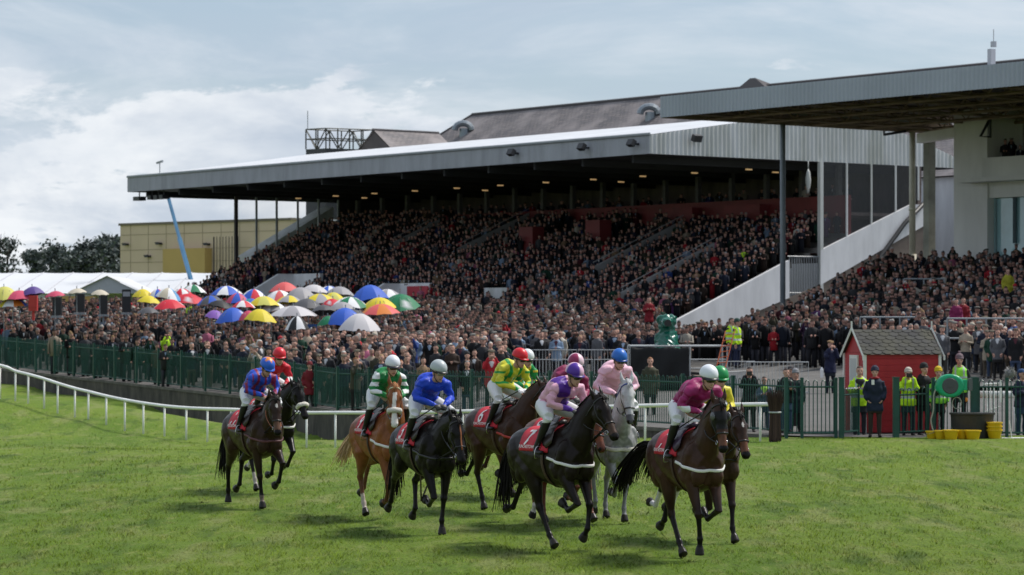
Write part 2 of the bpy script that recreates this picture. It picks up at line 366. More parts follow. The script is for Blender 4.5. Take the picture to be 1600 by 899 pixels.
# ---------------------------------------------------------------- green bow-top fence
M_GREEN = mat('green_paint', (.006, .060, .045), .42, var=.25, scale=3)
def fence_run(label, P0, P1, z0, z1, h=1.38, posts=None, bow=.14, group=None, postw=.075, pitch=.115, step=2.5, name='railing_fence', ends=(1, 1), m=None):
    # P0, P1 ground points; bars vertical with bow tops; its posts are parts
    m = m or M_GREEN
    P0 = Vector((P0[0], P0[1], 0)); P1 = Vector((P1[0], P1[1], 0)); L = (P1-P0).length; d = (P1-P0)/L; ang = math.atan2(d.y, d.x)
    root = thing(name, label, 'fence', (P0.x, P0.y, z0), ang, group)
    zz = lambda s: (z1-z0)*s/L
    mb = MB(); n = max(2, int(L/pitch)); n += n % 2; ra = .0125
    for i in range(n):
        s = (i+.5)*L/n; mb.tube([[s, 0, zz(s)+.10], [s, 0, zz(s)+h-.06]], ra, 4, cap=False)
        if i % 2 == 0:
            q = L/n; arc = [[s+q/2-q/2*math.cos(t), 0, zz(s)+h-.06+q*.6*math.sin(t)] for t in np.linspace(0, math.pi, 5)]; mb.tube(arc, ra, 4, cap=False)
    mb.build('bow_top_bars', m, root)
    for hh in (.13, h-.16):
        mb = MB(); a = np.array([[0, 0, hh], [L, 0, zz(L)+hh]]); mb.tube(a, [[.012, .022]]*2, 4, ref=(0, 1, 0)); mb.build('rail', m, root)
    if posts is None: k = max(1, round(L/step)); posts = [L*i/k for i in range(k+1)]
    if not ends[0]: posts = posts[1:]
    if not ends[1]: posts = posts[:-1]
    for s in posts:
        mb = MB(); mb.box((s, 0, zz(s)+(h+.08)/2-.05), (postw, postw, h+.16)); mb.box((s, 0, zz(s)+h+.04), (postw+.015, postw+.015, .02)); mb.build('post', m, root)
    return root
def fence_world():
    pts = [(-60, 172), (-42, 151), (-31, 138), (-22.5, 125), (-18.07, 117.33), (-13.63, 109.67), (-9.2, 102), (-5.7, 93), (-1.2, 85), (3.34, 77), (6.8, 70.6)]
    labs = ['far end of the green fence, beyond the left edge of the picture', 'green fence stretch just outside the left edge of the picture', 'green bow top fence in front of the crowd at the left edge of the picture',
            'green bow top fence panel run below the leftmost black bookmaker boards', 'green bow top fence run between the bookmaker boards and the leftmost horse',
            'green bow top fence run just left of the striped blue jockey', 'green bow top fence behind the two leftmost jockeys', 'green bow top fence behind the jockey in green and white hoops',
            'green bow top fence behind the jockey in yellow and green', 'green bow top fence behind the grey horse, below the black drape', ]
    for i in range(len(pts)-1):
        a, b = pts[i], pts[i+1]; za, zb = np.interp([a[0], b[0]], FX, WT)
        fence_run(labs[i], a, b, za, zb, pitch=.11, group='lengths of green fence along the enclosure', step=2.4, ends=(1, i == len(pts)-2))
fence_world()
gz = lambda x, y: float(z_track(x, y))
def X_at(x, Y): return (x-800)/FPX*Y
# right-hand stretch, square to the view, at the gate
def right_fence():
    Yf = 70.0
    for (xa, xb, lab, gr) in [(1229, 1306, 'green bow top fence beside the birch bundle, left of the open gate', [1229, 1253, 1306]), (1458, 1521, 'green bow top fence behind the green hose reel', [1458, 1521]),
                          (1527, 1640, 'green bow top fence at the right edge, behind the yellow buckets', [1527, 1573, 1640])]:
        a = (X_at(xa, Yf), Yf); b = (X_at(xb, Yf), Yf); fence_run(lab, a, b, .20, .20, h=1.42, posts=[X_at(q, Yf)-a[0] for q in gr], group='lengths of green fence along the enclosure', pitch=.105)
    # gate: two heavy posts with a leaf each
    a = (X_at(1316, Yf), Yf-.02); b = (X_at(1348, Yf)+.02, Yf+1.0)
    g = fence_run('left leaf of the open green gate, in front of the man in the yellow jacket', a, b, .22, .22, h=1.20, posts=[0, math.hypot(b[0]-a[0], b[1]-a[1])], bow=0, name='gate_leaf', pitch=.1, postw=.05); g['category'] = 'gate'
    a = (X_at(1403, Yf), Yf-.02); b = (X_at(1453, Yf), Yf+.35)
    g = fence_run('right leaf of the open green gate, in front of the photographers', a, b, .22, .24, h=1.20, posts=[0, math.hypot(b[0]-a[0], b[1]-a[1])], name='gate_leaf', pitch=.1, postw=.05); g['category'] = 'gate'
    for x, w, lab in ((1314, .12, 'thick green gate post left of the yellow jacketed man'), (1399, .15, 'thick green gate post right of the man in the navy coat'), (1520, .14, 'thick green post carrying the hose reel')):
        mb = MB(); mb.box((0, 0, .73), (w, w, 1.50)); mb.box((0, 0, 1.49), (w+.02, w+.02, .03)); o = mb.build('gate_post', M_GREEN); o.location = (X_at(x, Yf), Yf-.1, .2); tag(o, lab, 'post')
right_fence()

# ---------------------------------------------------------------- white running rail
M_PVC = mat('white_rail_plastic', (.78, .78, .76), .4, var=.10, scale=2.5)
RP = [(-330, 480, 118), (-160, 548, 104), (-70, 561, 98), (0, 571, 94), (24, 580, 93.5), (44, 585, 93), (69, 592, 92), (90, 599, 91.3), (117, 607, 90.5), (138, 612, 89.8), (166, 619, 88.8), (195, 625, 87.9), (224, 630, 87), (257, 634.5, 86),
      (291, 637.5, 85), (324, 639, 84), (361, 640, 83), (430, 643, 82), (479, 645, 81), (524, 645, 80.2), (620, 645, 78), (723, 643, 76.4), (823, 640, 74.9), (915, 637, 73.4), (1008, 634, 72), (1097, 633, 70.2), (1188, 632, 68.6), (1205, 632, 68.3)]
def running_rail():
    root = thing('running_rail', 'long curved white plastic running rail sweeping down from the left edge to the birch bundle', 'rail', (0, 80, 0))
    P = [np.array(at(*p))-np.array([0, 80, 0]) for p in RP]
    mb = MB(); mb.tube(P, [[.048, .062]]*len(P), 12, ref=(0, 0, 1), smooth=4); mb.build('top_rail', M_PVC, root, smooth=True)
    skip = {430, 1206, -70}
    for p, q in zip(RP, P):
        if p[0] in skip: continue
        X, Y = q[0], q[1]+80; z = gz(X, Y); mb = MB(); mb.tube([[X, Y-80, z-.2], [X, Y-80, q[2]-.03]], .030, 10, cap=True); mb.build('rail_post', M_PVC, root, smooth=True)
    # small white rails seen behind the gate and the right-hand fence
    for (x0, x1, lab) in ((1383, 1396, 'short stub of white rail behind the man in the navy coat'), (1526, 1660, 'white rail behind the fence at the right edge')):
        r = thing('running_rail', lab, 'rail', (0, 73.2, 0)); a = at(x0, 617, 73.2); b = at(x1, 617, 73.2)
        mb = MB(); mb.tube([[a.x, 0, a.z], [b.x, 0, b.z]], .09 if x1 > 1400 else .075, 12, ref=(0, 0, 1)); mb.build('top_rail', M_PVC, r, smooth=True)
        for x in ([x1-3] if x1 < 1400 else [1542, 1585, 1640]):
            mb = MB(); mb.tube([[X_at(x, 73.2), .0, .1], [X_at(x, 73.2), 0, a.z]], .03, 8); mb.build('rail_post', M_PVC, r, smooth=True)
running_rail()
# ---------------------------------------------------------------- grandstands (frame: s along the front, away and left; t back into the stand)
O0 = np.array([7.98, 165.0]); D1 = np.array([-.6076, .7942]); D2 = np.array([.7942, .6076])
def st(s, t, z, o=O0): p = o+s*D1+t*D2; return np.array([p[0], p[1], z])
A1 = math.atan2(D1[1], D1[0])
M_SHEET = mat('grey_shaded_sheeting', (.35, .36, .395), .5, var=.20, scale=1.2, stretch=(1, 1, .15))  # white sheeting greyed: the front fascia's shade is put into the colour
M_SHEET2 = mat('weathered_white_sheeting', (.62, .63, .64), .6, var=.16, scale=.9, stretch=(1, 1, .2), second=(.42, .43, .40))
M_ROOFW = mat('white_roof_sheet', (.58, .59, .62), .5, var=.14, scale=.5)
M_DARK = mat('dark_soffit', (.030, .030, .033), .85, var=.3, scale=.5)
M_STEEL = mat('grey_steel', (.25, .27, .29), .45, var=.12, scale=2)
M_WHITE = mat('white_wall_paint', (.70, .70, .72), .7, var=.14, scale=1.1, bump=.15, bscale=4, stretch=(1, 1, .25))
M_CONC = mat('concrete_steps', (.20, .19, .18), .9, var=.25, scale=.9, bump=.4, bscale=12)
M_RED = mat('red_wall_paint', (.19, .025, .027), .6, var=.2, scale=.6)
M_DARKWALL = mat('dark_back_wall', (.06, .05, .052), .8, var=.4, scale=.4)
M_GLASS = mat('glass', (.03, .034, .04), .06, alpha=.42, spec=.5)
def corr(mb, A, B, zb, ztA, ztB, pitch, amp, nrm, mi=0):
    # corrugated sheet from A to B between zb and a sloping top; nrm = outward 2D normal
    A = np.array(A[:2]); B = np.array(B[:2]); L = np.linalg.norm(B-A); n = int(L/pitch*4)+1; V = []
    for i in range(n+1):
        u = i/n; p = A+(B-A)*u; k = [0, 1, 1, 0][i % 4]*amp; q = p+np.array(nrm)*k; zt = ztA+(ztB-ztA)*u
        V += [[q[0], q[1], zb], [q[0], q[1], zt]]
    mb.add(V, [[2*i, 2*i+2, 2*i+3, 2*i+1] for i in range(n)], mi)
def prism(mb, P, z0, z1, mi=0):
    n = len(P); V = [[p[0], p[1], z0 if not callable(z0) else z0(p)] for p in P]+[[p[0], p[1], z1] if not callable(z1) else [p[0], p[1], z1(p)] for p in P]
    mb.add(V, [list(range(n))[::-1], list(range(n, 2*n))]+[[i, (i+1) % n, n+(i+1) % n, n+i] for i in range(n)], mi)
A_S = lambda s: -.55+1.7*s/55.5
def z_main(s, t): k = np.floor((t+6)/.75)*.75; return A_S(s)+.42*np.clip(k, 0, None)
SL = 55.5
def main_stand():
    R = thing('grandstand', 'long main grandstand packed with spectators under a white cantilever roof, centre of the picture', 'grandstand', (O0[0], O0[1], 0)); off = np.array([O0[0], O0[1], 0])
    class S(MB):
        def add(s, V, F, mi=0, col=(1, 1, 1)): return MB.add(s, np.asarray(V, float).reshape(-1, 3)-off, F, mi, col)
    ZB = 12.9; zt = lambda t: 14.02+.142*min(t, 16)-.25*max(0, t-16)
    # roof
    m = S(); prof = [(0, 14.02), (8, zt(8)), (16, zt(16)), (26, 13.4)]; s0, s1 = 0, 60.5
    V = [st(s, t, z) for s in (s0, s1) for t, z in prof]; m.add(V, [[i, i+4, i+5, i+1] for i in range(3)]); rf = m.build('roof', M_ROOFW, R)
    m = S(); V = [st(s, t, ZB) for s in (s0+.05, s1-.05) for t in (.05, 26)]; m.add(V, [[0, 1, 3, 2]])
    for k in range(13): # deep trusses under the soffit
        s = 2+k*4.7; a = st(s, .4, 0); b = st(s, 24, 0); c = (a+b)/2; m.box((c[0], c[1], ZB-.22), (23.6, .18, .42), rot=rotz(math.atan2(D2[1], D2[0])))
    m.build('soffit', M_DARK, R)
    m = S(); corr(m, st(0, 0, 0), st(s1, 0, 0), ZB, 14.0, 14.0, .16, .03, -D2); m.build('front_fascia', M_SHEET, R)
    m = S(); corr(m, st(0, 0, 0), st(0, 16, 0), ZB, 14.0, zt(16), .34, .07, -D1); corr(m, st(0, 16, 0), st(0, 26, 0), ZB, zt(16), 13.4, .34, .07, -D1); m.build('side_fascia', M_SHEET2, R)
    m = S(); m.add([st(s1, 0, ZB), st(s1, 0, 14), st(s1, 16, zt(16)), st(s1, 26, 13.4), st(s1, 26, ZB)], [[0, 1, 2, 3, 4]]); m.build('end_fascia', M_SHEET, R)
    m = S(); m.tube([st(-.1, -.06, 14.04), st(s1, -.06, 14.04)], [[.09, .06]]*2, 6, ref=(0, 0, 1)); m.build('gutter', M_STEEL, R)
    # terrace
    m = S(); ts = np.arange(-6, 15.8, .75); V = []; F = []
    for j, t in enumerate(ts):
        for s in (0, 14, 28, 42, SL): V += [st(s, t, A_S(s)+.42*max(0, t+6-.75)), st(s, t, A_S(s)+.42*(t+6))]
    w = 10
    for j in range(len(ts)):
        for i in range(4):
            a = j*w+2*i; F.append([a, a+2, a+3, a+1])
            if j+1 < len(ts): b = (j+1)*w+2*i; F.append([a+1, a+3, b+2, b])
    m.add(V, F); m.build('terrace_steps', M_CONC, R)
    # right-hand side walls
    m = S(); P = lambda t, z: st(-.05, t, z)
    def wall(mm, pts, th=.25):
        a = [st(0, t, z) for t, z in pts]; b = [st(-th, t, z) for t, z in pts]; n = len(pts)
        mm.add(a+b, [list(range(n)), list(range(n, 2*n))[::-1]]+[[i, (i+1) % n, n+(i+1) % n, n+i] for i in range(n)])
    wall(m, [(1.4, 2.4), (1.4, 3.05), (10.8, 6.86), (10.8, 4.6), (3.6, 2.3)]); m.build('side_parapet', M_WHITE, R)
    m = S(); wall(m, [(13.4, 5.4), (13.4, 7.5), (21.2, 10.5), (22.6, 10.5), (22.6, 9.3)]); m.build('side_parapet', M_WHITE, R)
    m = S(); wall(m, [(-6, -.5), (3.6, 2.28), (10.8, 4.58), (13.4, 5.38), (22.6, 9.28), (22.6, -.5)], .18); m.build('side_wall', mat('brown_render', (.16, .13, .11), .9, var=.3, scale=.7), R)
    m = S()
    for k in range(13): t = 10.95+k*.2; m.tube([st(-.1, t, 4.75), st(-.1, t, 7.1)], .025, 4)
    for z in (4.9, 7.1): m.tube([st(-.1, 10.8, z), st(-.1, 13.5, z)], .04, 4)
    m.build('railing_gate', M_STEEL, R)
    # glazed wind screen, right end
    for k, t in enumerate((13.5, 15.7, 17.8, 19.9, 21.9)):
        m = S(); zb = 7.5+max(0, t-13.4)*.385; r = .16 if k == 0 else .07
        zb2 = 4.7 if k == 0 else zb; c = st(-.12, t, (zb2+ZB)/2); m.box(c, (r*1.6, r*1.6, ZB-zb2), rot=rotz(A1)); m.build('screen_post', M_SHEET2, R)
    for t0, t1 in ((13.5, 15.7), (15.7, 17.8), (17.8, 19.9), (19.9, 21.9)):
        m = S(); z0, z1 = 7.5+(t0-13.4)*.385, 7.5+(t1-13.4)*.385; m.add([st(-.1, t0, z0), st(-.1, t1, z1), st(-.1, t1, ZB), st(-.1, t0, ZB)], [[0, 1, 2, 3]]); m.build('window_pane', M_GLASS, R)
    m = S(); m.tube([st(-.45, 15.6, 4.5), st(-.45, 16.4, 5.3), st(-.45, 20.4, 9.3), st(-.45, 22.4, 10.8)], .14, 8); m.build('drain_pipe', mat('black_pipe', (.02, .02, .022), .5), R, smooth=True)
    # left end screen
    for k, t in enumerate((6.4, 8.2, 10.0, 11.9, 13.8, 15.6)):
        m = S(); m.box(st(SL, t, 9), (.22 if k == 0 else .13, .22 if k == 0 else .13, 7.9), rot=rotz(A1)); m.build('screen_post', M_DARKWALL if k == 0 else M_STEEL, R)
    for k, t in enumerate((6.4, 8.2, 10.0, 11.9, 13.8)):
        m = S(); m.add([st(SL+.02, t+.05, 5.2), st(SL+.02, t+1.75, 5.2), st(SL+.02, t+1.75, ZB), st(SL+.02, t+.05, ZB)], [[0, 1, 2, 3]]); m.build('window_pane', mat('clear_glass', (.6, .68, .7), .05, alpha=.12), R)
    m = S(); prism(m, [st(SL, 15.7, 0), st(SL+.3, 15.7, 0), st(SL+.3, 26, 0), st(SL, 26, 0)], 2, ZB); m.build('end_wall', M_DARKWALL, R)
    m = S(); m.add([st(SL+2.0, 9, 7.6), st(SL+2, 16.5, 11.2), st(SL+2, 16.5, 12.1), st(SL+2, 9, 8.2), st(SL+4, 9, 7.6), st(SL+4, 16.5, 11.2), st(SL+4, 16.5, 12.1), st(SL+4, 9, 8.2)], [[0, 1, 2, 3], [7, 6, 5, 4], [3, 2, 6, 7], [0, 4, 5, 1], [0, 3, 7, 4], [1, 5, 6, 2]]); m.build('outside_stair', M_SHEET2, R)
    # back: red parapet, boxes behind it
    m = S(); prism(m, [st(0, 15.9, 0), st(SL, 15.9, 0), st(SL, 16.2, 0), st(0, 16.2, 0)], 7.4, 10.95); m.build('balcony_front', M_RED, R)
    m = S(); prism(m, [st(0, 22, 0), st(SL, 22, 0), st(SL, 22.3, 0), st(0, 22.3, 0)], 7, ZB); prism(m, [st(0, 16.2, 0), st(SL, 16.2, 0), st(SL, 22, 0), st(0, 22, 0)], 9.7, 9.9); m.build('back_wall', mat('box_back_wall', (.13, .10, .095), .85, var=.5, scale=.7, stretch=(1, 1, .4)), R)
    for k in range(17):
        m = S(); s = 1.5+k*3.3; m.box(st(s, 16.6, 11.9), (.28, .3, 2.1), rot=rotz(A1)); m.build('column', mat('box_column', (.12, .115, .11), .8, var=.2), R)
    for (sa, sb) in ((7, 10.4), (13.5, 16.2)):
        m = S(); prism(m, [st(sa, 15.0, 0), st(sb, 15.0, 0), st(sb, 15.9, 0), st(sa, 15.9, 0)], 8.3, 10.6); m.build('balcony_box', M_RED, R)
    # vomitories: red boxes and white walls breaking the terrace
    for (s, t, w, d, z1, mm, nm) in ((25.5, 11.2, 1.5, 1.0, 9.6, M_RED, 'vomitory_wall'), (19.3, 12.0, 1.5, 1.0, 9.9, M_RED, 'vomitory_wall'), (18.4, 3.6, 2.4, .3, 5.35, M_SHEET2, 'vomitory_wall')):
        m = S(); prism(m, [st(s, t, 0), st(s+w, t, 0), st(s+w, t+d, 0), st(s, t+d, 0)], 3.5, z1); m.build(nm, mm, R)
    for (s, ta, tb, za, zb, lab) in ((30.5, -3.2, 2.6, 2.6, 5.75, 'white'), (45, -1.5, 3.5, 3.9, 6.6, 'white')):
        m = S(); a = [(ta, za), (tb, zb), (tb+1.2, zb), (tb+1.2, 2.0), (ta, 2.0)]
        A = [st(s, t, z) for t, z in a]; B = [st(s+.3, t, z) for t, z in a]; n = 5
        m.add(A+B, [list(range(n)), list(range(n, 2*n))[::-1]]+[[i, (i+1) % n, n+(i+1) % n, n+i] for i in range(n)])
        prism(m, [st(s-3.4, tb+1.2, 0), st(s+.3, tb+1.2, 0), st(s+.3, tb+1.45, 0), st(s-3.4, tb+1.45, 0)], 2, zb); m.build('vomitory_wall', M_WHITE, R)
    m = S(); prism(m, [st(27.2, 3.72, 0), st(29.6, 3.72, 0), st(29.6, 3.78, 0), st(27.2, 3.78, 0)], 4.4, 5.55); m.build('red_panel', mat('red_panel', (.42, .03, .05), .6), R)
    # aisles with sloping handrails
    for s, ta, tb in ((40, 10, 14), (31, 9, 15.2), (13.2, 6.5, 14), (6.2, 3, 10.5)):
        m = S()
        for q in (1.8, .35): m.tube([st(s, ta, A_S(s)+.42*(ta+6)+q), st(s, tb, A_S(s)+.42*(tb+6)+q)], .03 if q > .5 else .05, 5)
        for th_ in (0, .12): m.add([st(s+th_, ta, A_S(s)+.42*(ta+6)+.1), st(s+th_, tb, A_S(s)+.42*(tb+6)+.1), st(s+th_, tb, A_S(s)+.42*(tb+6)+1.5), st(s+th_, ta, A_S(s)+.42*(ta+6)+1.5)], [[0, 1, 2, 3]])
        m.add([st(s, ta, A_S(s)+.42*(ta+6)+1.5), st(s, tb, A_S(s)+.42*(tb+6)+1.5), st(s+.12, tb, A_S(s)+.42*(tb+6)+1.5), st(s+.12, ta, A_S(s)+.42*(ta+6)+1.5)], [[0, 1, 2, 3]])
        m.build('aisle_rail', mat('dull_grey_panel', (.30, .30, .30), .8), R)
    # soffit lamps and flood lights on the fascia
    for k in range(11):
        for dt in ((0, 3.5) if k % 3 == 0 else (0,)):
            s = 2.5+k*5+dt*.4; t = 10+dt; c = st(s, t, ZB-.48); m = S(); m.box(c, (.16, .42, .08), rot=rotz(A1)); m.build('ceiling_lamp', mat('lit_lamp', (1, .8, .5), .5, emit=((1, .62, .28), .2)), R)
    for s in (12.5, 5.6, 1.0):
        m = S(); c = st(s, -.55, 13.55); m.box(c, (.5, .3, .38), rot=rotz(A1)@rotx(.5)); c2 = st(s, -.25, 13.5); m.box(c2, (.12, .5, .12), rot=rotz(A1)); m.build('floodlight', mat('black_lamp_body', (.03, .03, .035), .5), R)
    m = S(); c = st(-.5, 3.2, 13.9); m.box(c, (.3, .6, .4), rot=rotz(A1)@roty(-.4)); m.build('floodlight', MATS['black_lamp_body'], R)
    for s in (59.8, 57.9, 57.0, 56.2): m = S(); m.box(st(s, .6, ZB-.5), (.9 if s > 59 else .5, .6, .3), rot=rotz(A1)); m.tube([st(s, .6, ZB-.4), st(s, .6, ZB)], .05, 5); m.build('floodlight', MATS['black_lamp_body'], R)
    m = S(); m.tube([st(57.5, 1, 14), st(57.5, 1, 15.1)], .04, 5); m.tube([st(57.1, 1, 15.1), st(57.9, 1, 15.0)], .1, 5); m.build('weather_mast', M_STEEL, R)
    # hanging glass lantern near the right end
    m = S(); c = st(-.2, 12.4, 0); m.tube([[c[0], c[1], z] for z in (12.4, 12.2, 11.7, 11.3, 10.95)], [.04, .12, .17, .12, .03], 8); m.tube([[c[0], c[1], 12.4], [c[0], c[1], ZB]], .03, 4); m.build('wind_lantern', M_SHEET2, R, smooth=True)
main_stand()

# slate roofed building rising behind the stand
def slate_mat():
    m = mat('slate_tiles', (.16, .145, .15), .75, bump=0); nt = m.node_tree; N = nt.nodes.new; L = nt.links.new; b = nt.nodes['Principled BSDF']
    g = N('ShaderNodeAttribute'); g.attribute_name = 'col'
    br = N('ShaderNodeTexBrick'); br.inputs['Scale'].default_value = 1; br.inputs['Brick Width'].default_value = .5; br.inputs['Row Height'].default_value = .3; br.inputs['Mortar Size'].default_value = .025
    br.inputs['Color1'].default_value = (.19, .165, .165, 1); br.inputs['Color2'].default_value = (.12, .11, .12, 1); br.inputs['Mortar'].default_value = (.05, .05, .05, 1)
    L(g.outputs['Vector'], br.inputs['Vector'])
    n = N('ShaderNodeTexNoise'); n.inputs['Scale'].default_value = .35; n.inputs['Detail'].default_value = 8; L(g.outputs['Vector'], n.inputs[0])
    r = N('ShaderNodeMapRange'); r.inputs[1].default_value = .45; r.inputs[2].default_value = .7; L(n.outputs[0], r.inputs[0])
    mx = N('ShaderNodeMix'); mx.data_type = 'RGBA'; L(r.outputs[0], mx.inputs[0]); L(br.outputs['Color'], mx.inputs[6]); mx.inputs[7].default_value = (.26, .23, .23, 1); L(mx.outputs[2], b.inputs['Base Color']); return m
M_SLATE = slate_mat()
def uvface(mb, pts):   # planar coordinates for the tile pattern are kept in the colour attribute
    P = np.array(pts, float); u = P[1]-P[0]; u /= np.linalg.norm(u); n = np.cross(u, P[-1]-P[0]); n /= np.linalg.norm(n); v = np.cross(n, u)
    C = np.stack([(P-P[0])@u, (P-P[0])@v, P[:, 0]*0], 1); mb.add(P, [list(range(len(P)))], 0, C)
def back_building():
    R = thing('slate_building', 'large building with a long hipped purple grey slate roof behind the main stand', 'building', (0, 0, 0))
    a, b = 77.8, 2; zr, ze = 21.7, 13.0
    mb = MB(); uvface(mb, [st(a+7, 33, ze), st(b-10, 33, ze), st(b-10, 45, zr), st(a, 45, zr)]); uvface(mb, [st(a+7, 57, ze), st(a+7, 33, ze), st(a, 45, zr)]); uvface(mb, [st(b-10, 57, ze), st(a+7, 57, ze), st(a, 45, zr), st(b-10, 45, zr)])
    rf = mb.build('roof', M_SLATE, R)
    m = MB(); m.tube([st(a, 45, zr+.02), st(b-10, 45, zr+.02)], .16, 6, ref=(0, 0, 1)); m.tube([st(a, 45, zr), st(a+7, 33, ze)], .12, 6, ref=(0, 0, 1)); m.build('ridge_tiles', mat('ridge_tile', (.06, .055, .06), .8), rf)
    m = MB(); prism(m, [st(a+6.6, 33.4, 0), st(b-10, 33.4, 0), st(b-10, 56.6, 0), st(a+6.6, 56.6, 0)], 1.5, ze-.05); m.build('wall', M_WHITE, R)
    for s, t in ((75.5, 42.3), (50, 42.2)):
        m = MB(); c = st(s, t, 0); zb = ze+(t-33)/12*(zr-ze)
        m.tube([[c[0]+.1, c[1], zb-.5], [c[0]+.1, c[1], zb+.5]], .45, 10); pts = [[c[0]-.75+.75*(1-math.cos(x)), c[1]-.1, zb+.35+.62*math.sin(x)] for x in np.linspace(.0, math.pi, 9)]
        m.tube([np.array(q) for q in pts], [[.5, .28]]*9, 8, ref=(0, 1, 0)); m.build('roof_vent', mat('galvanised', (.22, .25, .28), .4, metal=.4), rf)
    m = MB(); m.add([st(37.6, 44, zr-.5), st(42.2, 44, zr-.5), st(41.0, 45, zr+.75), st(40.4, 45, zr+.75), st(37.6, 46.5, zr-.5), st(42.2, 46.5, zr-.5)], [[0, 1, 2, 3], [0, 3, 4], [1, 5, 2], [4, 3, 2, 5]]); m.build('roof_box', MATS['ridge_tile'], rf)
back_building()
def left_annex():
    R = thing('slate_annex', 'small slate roofed wing left of the big hipped roof', 'building', (0, 0, 0)); sm, t0, t1, zr = 60, 22, 28.4, 18.45
    mb = MB(); A = lambda s, t, z: st(s, t, z); uvface(mb, [A(sm-5, t0, 15.2), A(sm-5, t1, 15.2), A(sm, t1, zr), A(sm, t0, zr)]); uvface(mb, [A(sm+5, t1, 15.2), A(sm+5, t0, 15.2), A(sm, t0, zr), A(sm, t1, zr)]); mb.build('roof', M_SLATE, R)
    m = MB(); m.tube([A(sm, t0-.1, zr), A(sm, t1, zr)], .12, 5, ref=(0, 0, 1)); m.build('ridge_tiles', MATS['ridge_tile'], R)
    m = MB(); prism(m, [A(sm-4.6, t0+.3, 0), A(sm+4.6, t0+.3, 0), A(sm+4.6, t1-.1, 0), A(sm-4.6, t1-.1, 0)], 2, 15.3); m.add([A(sm-4.8, t0+.1, 15.2), A(sm+4.8, t0+.1, 15.2), A(sm, t0+.1, zr-.15), A(sm-4.8, t1-.1, 15.2), A(sm+4.8, t1-.1, 15.2), A(sm, t1-.1, zr-.15)], [[0, 1, 2], [3, 4, 5]]); m.build('wall', M_DARKWALL, R)
    # roof-top viewing deck with a cross braced railing
    c = (478-800)/FPX*243
    D = thing('viewing_deck', 'dark roof top box with a cross braced steel railing, left of the slate roofs', 'deck', (c, 243, 0)); W, H0, H1 = 5.7, 17.95, 19.65
    P = [(0, 0), (1.8, -1.4), (W, .6), (W-1.8, 2.4)]
    m = MB(); prism(m, [np.array(p) for p in P], 12, H0); m.build('box', mat('deck_box', (.05, .052, .055), .8), D)
    for (a, b) in zip(P, P[1:]+P[:1]):
        a = np.array(a); b = np.array(b); L = np.linalg.norm(b-a); n = max(2, int(L/1.0)); m = MB()
        for k in range(n+1): q = a+(b-a)*k/n; m.tube([[q[0], q[1], H0], [q[0], q[1], H1]], .06, 4)
        for z in (H1, (H0+H1)/2): m.tube([[a[0], a[1], z], [b[0], b[1], z]], .05, 4)
        for k in range(n): q = a+(b-a)*k/n; r = a+(b-a)*(k+1)/n; m.tube([[q[0], q[1], H0 if k % 2 else H1], [r[0], r[1], H1 if k % 2 else H0]], .05, 4)
        m.build('railing', mat('deck_steel', (.06, .06, .05), .6), D)
    m = MB(); m.tube([[.15, 0, H1], [.15, 0, H1+1.6]], .035, 4); m.build('aerial', M_STEEL, D)
left_annex()

